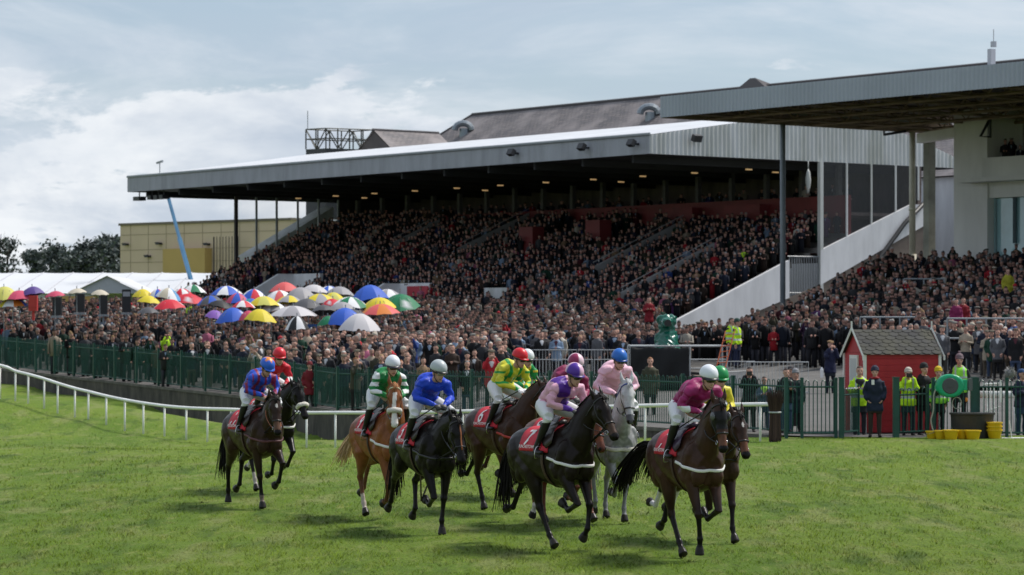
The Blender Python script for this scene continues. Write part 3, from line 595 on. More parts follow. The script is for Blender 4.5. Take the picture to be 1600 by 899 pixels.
# ---------------------------------------------------------------- near stand, right
N0 = np.array([7.30, 140.0]); U = -D1
def uv(u, v, z): p = N0+u*U+v*D2; return np.array([p[0], p[1], z])
AU = math.atan2(U[1], U[0])
def z_near(X, Y):
    v = (np.asarray(X)-N0[0])*D2[0]+(np.asarray(Y)-N0[1])*D2[1]; k = np.floor((v+22)/.8)*.8
    return .78+4.5*np.clip(k/37, 0, 1)**1.3
def near_stand():
    R = thing('grandstand', 'nearer grandstand at the right edge with a brown trussed ceiling and a white pier', 'grandstand', (0, 0, 0)); ZB, ZT = 13.17, 14.2; UL = 52
    m = MB(); m.add([uv(0, 0, ZT), uv(UL, 0, ZT), uv(UL, 10, ZT+1.0), uv(0, 10, ZT+1.0), uv(UL, 22, ZT+.2), uv(0, 22, ZT+.2)], [[0, 1, 2, 3], [3, 2, 4, 5]]); rf = m.build('roof', mat('grey_roof', (.36, .37, .40), .6, var=.1), R)
    m = MB(); corr(m, uv(0, 0, 0), uv(UL, 0, 0), ZB, ZT, ZT, .26, .05, -D2); m.build('front_fascia', mat('blue_grey_sheeting', (.36, .395, .44), .5, var=.10, scale=.3, stretch=(1, 1, .4)), R)
    m = MB(); m.add([uv(0, 0, ZB), uv(0, 20.5, ZB), uv(0, 20.5, ZT), uv(0, 10, ZT+.95), uv(0, 0, ZT)], [[0, 1, 2, 3, 4]]); m.build('end_fascia', M_SHEET, R)
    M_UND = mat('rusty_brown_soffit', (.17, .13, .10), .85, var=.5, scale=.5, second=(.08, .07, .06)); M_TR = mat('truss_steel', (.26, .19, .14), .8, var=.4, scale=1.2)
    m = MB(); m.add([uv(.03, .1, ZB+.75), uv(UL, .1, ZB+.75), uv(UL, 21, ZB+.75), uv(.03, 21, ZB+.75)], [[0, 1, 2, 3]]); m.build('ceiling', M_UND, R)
    m = MB(); prism(m, [uv(.0, .08, 0), uv(.2, .08, 0), uv(.2, 20.4, 0), uv(0, 20.4, 0)], ZB-.02, ZB+.5); m.build('edge_beam', M_TR, R)
    for k in range(13):
        u = 2+k*4.0; m = MB()
        for z in (ZB+.08, ZB+.68): m.tube([uv(u, .2, z), uv(u, 20.4, z)], .07, 4)
        for j in range(14): v = .3+j*1.43; m.tube([uv(u, v, ZB+(.08 if j % 2 else .68)), uv(u, v+1.43, ZB+(.68 if j % 2 else .08))], .05, 4)
        m.build('roof_truss', M_TR, R)
    for v in (3, 6.5, 10, 13.5, 17):
        m = MB(); m.tube([uv(0.2, v, ZB+.05), uv(UL, v, ZB+.05)], .08, 4)
        for k in range(40): u = .2+k*1.25; m.tube([uv(u, v, ZB+.05), uv(u+.6, v, ZB+.65)], .035, 3); m.tube([uv(u+1.2, v, ZB+.05), uv(u+.6, v, ZB+.65)], .035, 3)
        m.build('purlin', M_TR, R)
    # columns
    m = MB(); m.tube([uv(.2, 8.0, 1.8), uv(.2, 8.0, ZB)], .14, 12); m.build('column', mat('blue_grey_post', (.20, .23, .26), .5, var=.1), R, smooth=True)
    m = MB(); m.tube([uv(.3, 17.2, 3.8), uv(.3, 17.2, 6.7)], .22, 12); m.tube([uv(.3, 17.2, 6.7), uv(.3, 17.2, ZB)], .17, 12); m.tube([uv(.3, 17.2, 9.0), uv(.3, 17.2, 9.12)], .2, 12); m.build('column', mat('cream_pipe', (.55, .52, .42), .6, var=.15, scale=1), R, smooth=True)
    m = MB(); m.tube([uv(.3, 16.7, ZB), uv(-.1, 15.5, ZB-.2), uv(0, 15.4, ZB+.2)], .08, 6); m.build('gutter_elbow', MATS['black_pipe'], R)
    m = MB(); prism(m, [uv(.9, 17.4, 0), uv(1.3, 17.4, 0), uv(1.3, 17.9, 0), uv(.9, 17.9, 0)], 4, ZB); m.build('column', mat('stained_concrete', (.30, .30, .25), .9, var=.3, scale=.8), R)
    M_PW = mat('pier_render', (.74, .73, .70), .8, var=.12, scale=.5, stretch=(1, 1, .3), bump=.2, bscale=6)
    m = MB(); prism(m, [uv(1.0, 16.8, 0), uv(5.4, 15.0, 0), uv(5.4, 15.5, 0), uv(1.0, 17.3, 0)], ZB-.65, ZB-.15); m.build('cross_beam', M_PW, R)
    m = MB(); prism(m, [uv(5.4, 15, 0), uv(7.7, 15, 0), uv(7.7, 21, 0), uv(5.4, 21, 0)], 3.5, ZB+.7); m.build('pier', M_PW, R)
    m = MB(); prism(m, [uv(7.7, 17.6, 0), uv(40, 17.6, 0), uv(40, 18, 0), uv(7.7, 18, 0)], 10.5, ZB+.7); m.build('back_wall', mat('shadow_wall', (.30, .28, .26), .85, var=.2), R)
    m = MB(); prism(m, [uv(12.2, 17.45, 0), uv(30, 17.45, 0), uv(30, 17.6, 0), uv(12.2, 17.6, 0)], 10.9, 12.8); m.build('window', M_DARKWALL, R)
    m = MB(); prism(m, [uv(7.7, 14.6, 0), uv(40, 14.6, 0), uv(40, 15.0, 0), uv(7.7, 15.0, 0)], 10.35, 11.35); prism(m, [uv(7.7, 15.0, 0), uv(40, 15, 0), uv(40, 17.6, 0), uv(7.7, 17.6, 0)], 10.3, 10.42); m.build('balcony_front', M_PW, R)
    m = MB(); V = [uv(6.4, 13.9, 10.25), uv(40, 13.9, 10.25), uv(40, 15, 10.25), uv(7.2, 15, 10.25), uv(7.7, 14.4, 10.35), uv(40, 14.4, 10.35)]
    prism(m, [uv(6.6, 14.0, 0), uv(40, 14.0, 0), uv(40, 15, 0), uv(6.6, 15, 0)], 10.12, 10.34); m.build('balcony_slab', M_PW, R)
    m = MB(); prism(m, [uv(7.7, 15.15, 0), uv(40, 15.15, 0), uv(40, 15.5, 0), uv(7.7, 15.5, 0)], 9.35, 10.12); m.build('lintel', M_PW, R)
    m = MB(); prism(m, [uv(7.7, 15.5, 0), uv(40, 15.5, 0), uv(40, 15.7, 0), uv(7.7, 15.7, 0)], 4.9, 9.35); m.build('glass_front', mat('aqua_glass', (.36, .58, .62), .08, spec=.9, var=.15, scale=.4), R)
    for k in range(9):
        m = MB(); u = 7.9+k*3.4; m.box(uv(u, 15.42, 7.1), (.04, .06, 4.5), rot=rotz(AU)); m.build('mullion', mat('mullion', (.22, .30, .31), .5), R)
    m = MB(); m.box(uv(9.2, 15.38, 8.2), (.22, .05, 2.3), rot=rotz(AU)); m.build('curtain', mat('dark_curtain', (.05, .08, .09), .8), R)
    m = MB(); m.tube([uv(8.0, 14.8, 13.2), uv(8.0, 14.2, 12.4), uv(8.0, 14.9, 12.4), uv(8, 14.9, 13.3)], .08, 5); m.build('wall_bracket', MATS['black_pipe'], R)
    # low white block and roof seen through the gap
    m = MB(); prism(m, [uv(0.6, 22, 0), uv(4.6, 20, 0), uv(4.6, 24, 0), uv(.6, 26, 0)], 8.6, 9.9); m.build('link_block', M_WHITE, R)
    m = MB(); prism(m, [uv(0.2, 23, 0), uv(4.6, 21, 0), uv(4.6, 24, 0), uv(.6, 26, 0)], 3, 8.6); m.build('link_wall', M_DARKWALL, R)
    # things on the roof
    m = MB(); prism(m, [uv(18.0, 4, 0), uv(18.22, 4, 0), uv(18.22, 4.3, 0), uv(18.0, 4.3, 0)], 14.4, 15.4); m.tube([uv(18.1, 4.3, 15.5), uv(18.1, 4.3, 15.75)], .14, 8); m.tube([uv(18.1, 4.3, 15.7), uv(18.1, 4.3, 16.3)], .02, 4); m.build('flue', M_SHEET, rf)
    for u in (21.5, 23.2): m = MB(); m.ell(uv(u, 5, 14.72), (.7, .5, .22)); m.build('rooflight', M_ROOFW, rf, smooth=True)
    # terrace, stepped
    xs_ = np.arange(7.5, 46, .9); ys_ = np.arange(92, 166, .4); mb = MB(); XX, YY = np.meshgrid(xs_, ys_); Z = z_near(XX, YY); nx = len(xs_)
    keep = (XX > 8.3+(YY-115)*.335-.3) & ((XX-N0[0])*D2[0]+(YY-N0[1])*D2[1] > -22.2) & ((XX-N0[0])*D2[0]+(YY-N0[1])*D2[1] < 15.6) & (YY > 96)
    idx = np.arange(XX.size).reshape(XX.shape); F = [[int(idx[j, i]), int(idx[j, i+1]), int(idx[j+1, i+1]), int(idx[j+1, i])] for j in range(len(ys_)-1) for i in range(nx-1) if keep[j, i]]
    mb.add(np.stack([XX, YY, Z], -1).reshape(-1, 3), F); mb.build('terrace_steps', mat('dark_terrace', (.11, .105, .10), .9, var=.3, scale=1, bump=.3), R)
near_stand()
# ---------------------------------------------------------------- horses
def leg_chain(start, segs):
    # segs: (length, angle from straight down, forward positive)
    P = [np.array(start, float)]
    for L, a, dy in segs: a = math.radians(a); P.append(P[-1]+np.array([L*math.sin(a), dy, -L*math.cos(a)]))
    return P
def horse_body(pose):
    mb = MB(); bones = []
    tk = [(.62, 1.12, .16, .20), (.52, 1.15, .235, .30), (.36, 1.19, .265, .38), (.18, 1.215, .285, .405), (-.05, 1.215, .31, .385), (-.28, 1.24, .315, .35), (-.48, 1.285, .295, .30), (-.66, 1.305, .29, .285), (-.82, 1.275, .27, .265), (-.95, 1.21, .215, .225), (-1.03, 1.14, .13, .15)]
    mb.tube([[x, 0, z] for x, z, a, b in tk], [[a, b] for x, z, a, b in tk], 22, smooth=3); bones.append(('trunk', (.5, 0, 1.2), (-.9, 0, 1.25), .3))
    mb.tube([[.42, 0, 1.48], [.18, 0, 1.545], [-.08, 0, 1.50], [-.3, 0, 1.50]], [[.10, .10], [.07, .09], [.08, .09], [.06, .05]], 10, smooth=2)   # withers
    for sg in (-1, 1):
        mb.ell((.42, sg*.175, 1.20), (.11, .11, .28), roty(.40), 12, 9); mb.ell((.555, sg*.105, 1.08), (.10, .105, .17), rotx(sg*.2), 12, 8); mb.ell((.30, sg*.20, 1.06), (.12, .09, .15), roty(-.5), 12, 8)       # shoulder, breast, triceps
        mb.ell((-.70, sg*.17, 1.22), (.24, .15, .27), roty(-.35), 12, 9); mb.ell((-.57, sg*.185, 1.03), (.13, .105, .21), roty(.5), 12, 8); mb.ell((-.84, sg*.14, 1.08), (.10, .10, .24), roty(-.15), 12, 8)   # haunch, thigh, hamstring
        mb.ell((-.46, sg*.21, 1.36), (.10, .07, .07), None, 10, 7)
    # neck and head
    px_, pz = pose['poll']; yaw = math.radians(pose.get('yaw', 0)); fa = math.radians(pose.get('face', 62))
    poll = np.array([px_, 0, pz]); base = np.array([.42, 0, 1.30]); mid = (base+poll)/2+np.array([-.03, 0, .05])
    neck = [base+np.array([-.12, 0, 0]), base+(mid-base)*.5+np.array([-.0, 0, -.02]), mid, poll+(mid-poll)*.35, poll+np.array([-.04, 0, -.035])]; nr = [[.20, .33], [.155, .255], [.115, .19], [.088, .145], [.075, .105]]
    def turn(p, f):
        p = np.asarray(p, float); q = p-base; c, s_ = math.cos(yaw*f), math.sin(yaw*f); return base+np.stack([q[..., 0]*c-q[..., 1]*s_, q[..., 0]*s_+q[..., 1]*c, q[..., 2]], -1)
    neck = [turn(p, f) for p, f in zip(neck, (0, .25, .55, .85, 1))]
    mb.tube(neck, nr, 16, smooth=4, ref=turn(base+np.array([0, 1, 0]), .6)-base); bones.append(('neck', neck[0], neck[-1], .15))
    hy = yaw*1.25; R = rotz(hy) @ roty(fa)          # head frame: x along the face to the muzzle, z out of the forehead
    po = neck[-1]
    def H(d, y, o): return po+R @ np.array([d, y, o])
    hk = [(-.05, 0, .062, .075), (.05, -.005, .085, .105), (.14, -.02, .098, .128), (.22, -.035, .098, .135), (.30, -.03, .080, .112), (.39, -.015, .060, .082), (.47, -.008, .054, .068), (.54, -.008, .058, .066), (.59, -.012, .052, .058), (.62, -.02, .035, .040)]
    mb.tube([H(d, 0, o) for d, o, a, b in hk], [[a, b] for d, o, a, b in hk], 16, smooth=3, ref=R @ np.array([0, 1, 0])); bones.append(('head', H(0, 0, 0), H(.4, 0, 0), .1)); bones.append(('muzzle', H(.50, 0, 0), H(.6, 0, -.01), .06))
    for sg in (-1, 1):
        mb.ell(H(.20, sg*.062, -.085), (.105, .035, .085), R, 10, 7)                   # jaw
        mb.ell(H(.165, sg*.088, .035), (.045, .026, .03), R, 8, 6)                     # brow
        mb.ell(H(.335, sg*.06, .028), (.09, .018, .02), R, 8, 6)                       # cheek crest
        mb.ell(H(.575, sg*.040, .018), (.028, .022, .026), R, 8, 6)                    # nostril
        ed = np.array(pose.get('ears', (-.6, .35))); tip = H(-.19*1-.02, sg*.085, ed[1]*.10)
        e0 = H(-.02, sg*.058, .0); e1 = H(-.10, sg*.082, .03); mb.tube([e0, (e0+e1)/2, e1, tip], [[.026, .030], [.036, .026], [.030, .020], [.006, .006]], 10, smooth=2, ref=R @ np.array([0, 1, 0])); bones.append(('ear', e0, tip, .02))
    # legs
    hooves = {}
    for key, sg, front in (('FR', -1, 1), ('FL', 1, 1), ('HR', -1, 0), ('HL', 1, 0)):
        q = pose[key]; dy = sg*.0
        if front:
            sh = (.40, sg*.155, 1.16); el = np.array([.36+q[0]*.0016, sg*.15, .97]); C = leg_chain(el, [(.43, q[0], sg*-.045), (.30, q[1], sg*-.03), (.125, q[2], 0)])
            P = [np.array(sh), el, el+(C[1]-el)*.45, C[1]-(C[1]-el)*.10, C[1], C[1]+(C[2]-C[1])*.18, C[1]+(C[2]-C[1])*.55, C[2]-(C[2]-C[1])*.08, C[2], C[2]+(C[3]-C[2])*.5, C[3]]
            r = [[.105, .15], [.090, .115], [.066, .082], [.047, .053], [.054, .060], [.036, .043], [.029, .037], [.033, .041], [.043, .049], [.032, .037], [.038, .044]]
            nm = ('forearm', 'cannon')
        else:
            stf = np.array([-.55+q[0]*.0045, sg*.165, .97+abs(q[0])*.0004]); C = leg_chain(stf, [(.47, q[1], sg*-.05), (.40, q[2], sg*-.03), (.125, q[3], 0)])
            P = [np.array((-.68, sg*.155, 1.20)), stf, stf+(C[1]-stf)*.4, C[1]-(C[1]-stf)*.12, C[1], C[1]+(C[2]-C[1])*.15, C[1]+(C[2]-C[1])*.55, C[2]-(C[2]-C[1])*.08, C[2], C[2]+(C[3]-C[2])*.5, C[3]]
            r = [[.15, .24], [.120, .18], [.088, .125], [.046, .064], [.053, .070], [.039, .050], [.031, .039], [.034, .041], [.044, .050], [.033, .038], [.038, .044]]
            nm = ('gaskin', 'cannon')
            pt = C[1]+np.array([math.cos(math.radians(q[1]))*-.05, 0, math.sin(math.radians(q[1]))*-.05+.02]); mb.tube([C[1], pt], [[.03, .03], [.022, .022]], 8)
        mb.tube(P, r, 14); h = C[3]+(C[3]-C[2])/.125*.085; u = (C[3]-C[2])/.125
        mb.tube([C[3]-u*.02, C[3]+u*.005, h], [[.044, .048], [.050, .056], [.062, .074]], 14)
        bones += [(key+nm[0], C[0], C[1], .05), (key+'cannon', C[1], C[2], .03), (key+'pastern', C[2], C[3], .03), (key+'hoof', C[3]+u*.025, h, .05)]; hooves[key] = h
    me = bake(mb, .0135, 3, 'horse_body'); P = coords(me)
    nr = np.zeros(P.size); me.vertices.foreach_get('normal', nr); nr = nr.reshape(-1, 3)
    w = np.clip((P[:, 2]-.75)/.2, 0, 1)*np.clip((1.6-P[:, 2])/.2, 0, 1); q = P[:, 0]*11+np.sin(P[:, 2]*9)*1.6
    dd = (np.sin(q+P[:, 2]*7)*.5+np.sin(q*1.9-P[:, 2]*13+P[:, 1]*8)*.35)*.0055*w; P = P+nr*dd[:, None]; me.vertices.foreach_set('co', P.ravel()); me.update()
    D = np.stack([segdist(P, b[1], b[2])[0]-b[3] for b in bones], 1); near = D.argmin(1); tt = np.stack([segdist(P, b[1], b[2])[1] for b in bones], 1)[np.arange(len(P)), near]
    return me, P, [b[0] for b in bones], near, tt, H, R, neck, hooves
def horse_colours(P, names, near, tt, H, R, spec):
    base = np.array(spec['coat']); pts = np.array(spec['points']); C = np.tile(base, (len(P), 1)); rs = np.random.RandomState(5)
    # shading of the coat itself: darker back and legs of a bay, dapples of a grey
    f = np.clip((P[:, 2]-.95)/.6, 0, 1)[:, None]; C = C*(1-.25*f*spec.get('darkback', 1))
    belly = np.clip((1.05-P[:, 2])/.2, 0, 1)[:, None]
    if spec.get('dapple'):
        n = np.sin(P[:, 0]*34+np.sin(P[:, 2]*29)*2)*np.sin(P[:, 2]*31+np.sin(P[:, 1]*27+P[:, 0]*11)*2)
        body = np.clip((1.75-P[:, 2])/.4, 0, 1)[:, None]; C = C*(1-.55*body)+np.clip(n, 0, 1)[:, None]*.10*body
    for i, n in enumerate(names):
        m = near == i
        if not m.any(): continue
        t = tt[m][:, None]
        if 'forearm' in n or 'gaskin' in n: C[m] = C[m]*(1-t*.75)+pts*t*.75
        elif 'cannon' in n or 'pastern' in n:
            sock = spec.get('socks', {}).get(n[:2]); C[m] = pts
            if sock:
                sel = np.where(m)[0]; k = ('pastern' in n) | (tt[sel] > 1-sock[0]); C[sel[k]] = sock[1]
        elif 'hoof' in n: C[m] = (.025, .022, .02) if not spec.get('palehoof') else (.10, .08, .06)
        elif n == 'ear': C[m] = C[m]*.7+pts*.3
        elif n == 'muzzle': C[m] = spec.get('muzzle', tuple(pts*.8))
    Q = (P-H(0, 0, 0)) @ R    # head coordinates
    head = np.isin(near, [i for i, n in enumerate(names) if n in ('head', 'muzzle')])
    no = head & (np.abs(Q[:, 0]-.59) < .022) & (np.abs(np.abs(Q[:, 1])-.042) < .018) & (Q[:, 2] > -.02); C[no] = (.008, .006, .006)
    mo = head & (Q[:, 0] > .53) & (np.abs(Q[:, 2]+.035) < .006); C[mo] = (.012, .008, .008)
    bl = spec.get('blaze')
    if bl == 'blaze':
        k = head & (Q[:, 2] > 0) & (np.abs(Q[:, 1]-.006*np.sin(Q[:, 0]*14)) < .030+.016*np.clip(Q[:, 0]-.35, 0, 1)*6) & (Q[:, 0] > .09); C[k] = (.70, .66, .62)
    elif bl == 'star':
        k = head & (Q[:, 2] > 0) & (((Q[:, 0]-.15)/.035)**2+(Q[:, 1]/.022)**2 < 1); C[k] = (.62, .58, .56)
    elif bl == 'diamond':
        k = head & (Q[:, 2] > 0) & (np.abs(Q[:, 0]-.17)/.045+np.abs(Q[:, 1])/.022 < 1); C[k] = (.55, .52, .5)
    if spec.get('tan'):   # tan muzzle and eye patches of a brown horse
        k = (head & (Q[:, 0] > .36) & (Q[:, 0] < .54))[:, None]; w = np.clip((Q[:, 0:1]-.34)/.08, 0, 1); C = np.where(k, C*(1-w)+np.array(spec['tan'])*w, C)
    if spec.get('hood'):
        k = ((Q[:, 0] < .34) & head) | np.isin(near, [i for i, n in enumerate(names) if n == 'ear']); C[k] = (.012, .011, .013)
    return C
M_COAT = mat('horse_coat', attr=True, rough=.33, spec=.16, var=.25, scale=7, bump=.25, bscale=60, bdist=.004)
M_HAIR = mat('horse_hair', attr=True, rough=.55, spec=.15, isl=.25)
M_LEATHER = mat('black_leather', (.012, .011, .011), .35, spec=.5)
M_LEATHB = mat('tan_leather', (.30, .095, .03), .45)
M_WEB = mat('white_web', (.72, .70, .68), .6)
M_MAROONW = mat('maroon_web', (.10, .03, .035), .5)
M_SHEEP = mat('sheepskin', (.74, .70, .62), .95, bump=1.0, bscale=120, var=.1, scale=60)
M_EYE = mat('horse_eye', (.008, .006, .005), .08, spec=.8)
M_METAL = mat('bit_metal', (.55, .55, .57), .25, metal=1)
M_CLOTH = mat('red_saddle_cloth', (.48, .012, .03), .65, var=.12, scale=6)
M_NUM = mat('white_print', (.75, .73, .73), .6)
def cast(bvh, o, d):
    h = bvh.ray_cast(Vector(o), Vector(d).normalized(), 3.0); return None if h[0] is None else np.array(h[0])
def wrap(bvh, c, axis, side, n=28, off=.008, a0=0, a1=2*math.pi, far=.6):
    # points on the skin round centre c in the plane perpendicular to axis
    axis = np.array(axis, float); axis /= np.linalg.norm(axis); side = np.array(side, float); side -= side.dot(axis)*axis; side /= np.linalg.norm(side); up = np.cross(axis, side); out = []
    full = abs(a1-a0-2*math.pi) < 1e-6
    for k in range(n+(0 if full else 1)):
        a = a0+(a1-a0)*k/n; d = math.cos(a)*side+math.sin(a)*up; h = cast(bvh, c+d*far, -d)
        if h is not None: out.append(h+d*off)
    return np.array(out), full
def strap(bvh, c, axis, side, w, mt, name, parent, **k):
    P, full = wrap(bvh, np.array(c, float), axis, side, **k)
    mb = MB(); mb.tube(P, [[w, .006]]*len(P), 6, ref=axis, closed=full); return mb.build(name, mt, parent, smooth=True)
def hair(mb, root, dirs, n, length, width, col, seed=0, spread=.04, taper=.25):
    # a bunch of tapering locks following the curve "dirs" (list of offsets from the root)
    rs = np.random.RandomState(seed); D = np.array(dirs, float)
    for i in range(n):
        o = rs.normal(0, 1, 3)*spread*.45; fan = rs.normal(0, 1, 3)*spread; k = length*rs.uniform(.7, 1.1); T = np.linspace(0, 1, len(D))[:, None]
        P = np.array(root)+o*(1-T*.2)+D*k+fan*T*1.8+np.sin(T*rs.uniform(3, 7)+rs.uniform(0, 6))*rs.normal(0, .012, 3)
        mb.tube(P, np.stack([width*(1-T[:, 0]*(1-taper))*rs.uniform(.6, 1.2)]*2, 1), 4, col=np.array(col)*rs.uniform(.7, 1.3), smooth=2)
TEXT_CACHE = {}
def text_mesh(txt, size):
    cu = bpy.data.curves.new('t', 'FONT'); cu.body = txt; cu.size = size; cu.align_x = 'CENTER'; cu.align_y = 'CENTER'; cu.offset = size*.012
    o = bpy.data.objects.new('t', cu); COL.objects.link(o); dg = bpy.context.evaluated_depsgraph_get(); dg.update(); me = bpy.data.meshes.new_from_object(o.evaluated_get(dg)); bpy.data.objects.remove(o)
    return me
def solve_place(pxl, Y, th):   # local x=0 of the horse at pixel column pxl
    X = (pxl-800)/FPX*Y; az = math.atan2(X, Y); th = math.radians(th)-az     # world heading, from -Y toward +X
    return X, Y, -math.pi/2+th
def horse(spec):
    pose = spec['pose']; X, Y, rz = solve_place(spec['px'], spec['Y'], spec['th']); 
    root = thing('horse', spec['label'], 'horse', (0, 0, 0), rz, 'racehorses cantering on the turf')
    me, P, names, near, tt, H, R, neck, hooves = horse_body(pose); bvh = bvh_of(me)
    setcol(me, horse_colours(P, names, near, tt, H, R, spec)); link('body', me, M_COAT, root)
    gzv = gz(X, Y); low = P[:, 2].min(); root.location = (X, Y, gzv-low+spec.get('lift', 0)); dzr = root.location.z
    hc = spec.get('haircol', (.010, .008, .008)); side = R @ np.array([0, 1, 0]); ax = R @ np.array([1, 0, 0])
    mb = MB(); tl = spec.get('tail', [(0, 0, .02), (-.14, 0, .05), (-.28, 0, -.05), (-.36, 0, -.25), (-.40, 0, -.5), (-.42, 0, -.72)]); hair(mb, (-1.0, 0, 1.27), tl, 190, 1, .012, spec.get('tailcol', hc), 3, .030, .35)
    mb.tube([[-.98, 0, 1.27], [-1.03+tl[1][0]*.5, tl[1][1]*.5, 1.27+tl[1][2]*.5], np.array([-1, 0, 1.27])+np.array(tl[2])*.9], [[.04, .04], [.05, .05], [.03, .03]], 8, col=spec.get('tailcol', hc)); mb.build('tail', M_HAIR, root, smooth=True)
    mb = MB(); rs = np.random.RandomState(9)
    top = []
    for f in np.linspace(.12, 1.0, 26):
        k = f*(len(neck)-1); i = min(int(k), len(neck)-2); c = neck[i]+(neck[i+1]-neck[i])*(k-i); d = neck[i+1]-neck[i]; s_ = np.cross(d, np.array([0, 1., 0])); s_ = s_/np.linalg.norm(s_)
        if s_[2] < 0: s_ = -s_
        h = cast(bvh, c+s_*.7, -s_)
        if h is not None: top.append((h, s_))
    for h, s_ in top:
        for q in range(3):
            o = np.array([0, rs.normal(0, .012), 0]); dn = np.array([-.03+rs.normal(0, .02), spec.get('mane_side', -1)*.05, -.05-rs.rand()*.05])*spec.get('mane', 1)
            mb.tube([h-s_*.01+o, h+s_*.03+o, h+s_*.028+dn*.6+o, h+dn*1.3+s_*.015+o], [[.012, .010], [.013, .010], [.010, .008], [.004, .004]], 4, col=np.array(hc)*rs.uniform(.7, 1.4))
    for q in range(10):   # forelock
        h = H(-.01, rs.normal(0, .018), .085); mb.tube([H(-.06, rs.normal(0, .01), .06), h, H(.08+rs.rand()*.05, rs.normal(0, .025), .135)], [[.010, .010], [.010, .008], [.003, .003]], 4, col=np.array(hc)*rs.uniform(.7, 1.3))
    mb.build('mane', M_HAIR, root, smooth=True)
    for sg in (-1, 1):
        mb = MB(); c = H(.165, sg*.094, .018); mb.ell(c, (.020, .013, .017), R, 10, 7); mb.build('eye', M_EYE, root, smooth=True)
    # bridle
    bm = {'black': M_LEATHER, 'tan': M_LEATHB}[spec.get('bridle', 'black')]
    br = strap(bvh, H(.385, 0, -.01), ax, side, .012, bm, 'bridle', root, off=.004)
    strap(bvh, H(.055, 0, -.01), ax+.25*(R @ np.array([0, 0, 1])), side, .011, spec.get('brow') and mat('brow_'+spec['brow'][0], spec['brow'][1], .5) or bm, 'brow_band', br, off=.006)
    for sg in (-1, 1):
        pts = [cast(bvh, H(d, sg*.5, o), -sg*side) for d, o in ((.03, -.01), (.13, -.035), (.24, -.05), (.34, -.03), (.47, -.035))]; pts = [p+sg*side*.004 for p in pts if p is not None]
        mb = MB(); mb.tube(pts, [[.005, .010]]*len(pts), 6, ref=side); mb.build('cheek_strap', bm, br, smooth=True)
        mb = MB(); a = np.linspace(0, 2*math.pi, 13)[:-1]; mb.tube([H(.485+.026*math.cos(t), sg*.066, -.035+.026*math.sin(t)) for t in a], .0045, 6, ref=side, closed=True); mb.build('bit_ring', M_METAL, br, smooth=True)
    if spec.get('facestrap'):
        pts = [cast(bvh, H(d, 0, .5), -(R @ np.array([0, 0, 1]))) for d in np.linspace(.02, .44, 9)]; pts = [p+(R @ np.array([0, 0, 1]))*.005 for p in pts if p is not None]
        mb = MB(); mb.tube(pts, [[.011, .004]]*len(pts), 6, ref=side); mb.build('face_strap', M_LEATHB, br, smooth=True)
    if spec.get('sheepskin'):
        Pn, _ = wrap(bvh, H(.375, 0, -.01), ax, side, off=.018, n=26, a0=-.5, a1=math.pi+.5); mb = MB(); mb.tube(Pn, [[.040, .032]]*len(Pn), 10, ref=ax); mb.build('sheepskin_noseband', M_SHEEP, br, smooth=True)
    if spec.get('hood'):
        for sg in (-1, 1):
            mb = MB(); mb.ell(H(.165, sg*.105, .02), (.055, .028, .050), R, 12, 8, col=(1, 1, 1)); mb.build('blinker_cup', mat('smoky_cup', (.10, .10, .11), .2), root, smooth=True)
    # breast girth / plate
    if spec.get('breast'):
        mt = {'white': M_WEB, 'maroon': M_MAROONW, 'black': M_LEATHER, 'red': mat('red_web', (.42, .04, .03), .5), 'sheep': M_SHEEP}[spec['breast']]
        Pn, _ = wrap(bvh, np.array([.25, 0, 1.20]), (.22, 0, 1), (0, 1, 0), n=36, a0=math.pi-.15, a1=2*math.pi+.15, off=.008, far=.9)
        w = .020 if spec['breast'] != 'sheep' else .03
        if len(Pn) > 3: mb = MB(); mb.tube(Pn, [[w, .008]]*len(Pn), 8, ref=(0, 0, 1)); mb.build('breast_girth', mt, root, smooth=True)
    for xx in (.10, ):
        strap(bvh, (xx, 0, 1.24), (1, 0, 0), (0, 1, 0), .035, mat('girth_web', spec.get('girth', (.06, .03, .02)), .6), 'girth', root, n=36, off=.010, far=.8)
    # saddle cloth, draped over the back and down both flanks
    def drape(x, ph, off): d = np.array([0, math.sin(ph), math.cos(ph)]); h = cast(bvh, np.array([x, 0, 1.22])+d*.9, -d); return (h if h is not None else np.array([x, 0, 1.22])+d*.3)+d*off
    nx, nph = 14, 30; pm = math.radians(79); V = []
    cx0, cx1 = -.52, .20
    for i in range(nx):
        for j in range(nph): ph = -pm+2*pm*j/(nph-1); x = cx0+(cx1-cx0)*i/(nx-1)+.05*(abs(ph)/pm)**2*(1 if i < nx/2 else .3); V.append(drape(x, ph, .016+.005*math.sin(i*1.3+abs(ph)*5)))
    F = [[i*nph+j, (i+1)*nph+j, (i+1)*nph+j+1, i*nph+j+1] for i in range(nx-1) for j in range(nph-1)]
    mb = MB(); mb.add(V, F); sc_ = mb.build('saddle_cloth', spec.get('clothmat') or M_CLOTH, root, smooth=True); md = sc_.modifiers.new('s', 'SOLIDIFY'); md.thickness = .01; md.offset = -1
    for sg in (-1, 1):
        for txt, size, vx, ph0 in ((spec.get('num'), .31, -.29, 49), ('PUNCHESTOWN', .056, -.245, 70)):
            if not txt: continue
            tm = text_mesh(txt, size); vs = coords(tm); V = []
            for v in vs: ph = math.radians(ph0)-v[1]/.33; p = drape(vx-sg*v[0]*1.0, sg*ph, .034); V.append(p)
            tm.vertices.foreach_set('co', np.array(V).ravel()); tm.update(); link('number' if size > .1 else 'lettering', tm, M_NUM, sc_)
    # saddle
    mb = MB(); mb.tube([[-.30, 0, 1.66], [-.22, 0, 1.63], [-.05, 0, 1.60], [.10, 0, 1.645], [.17, 0, 1.68]], [[.10, .02], [.14, .03], [.13, .03], [.10, .035], [.05, .03]], 12, smooth=3)
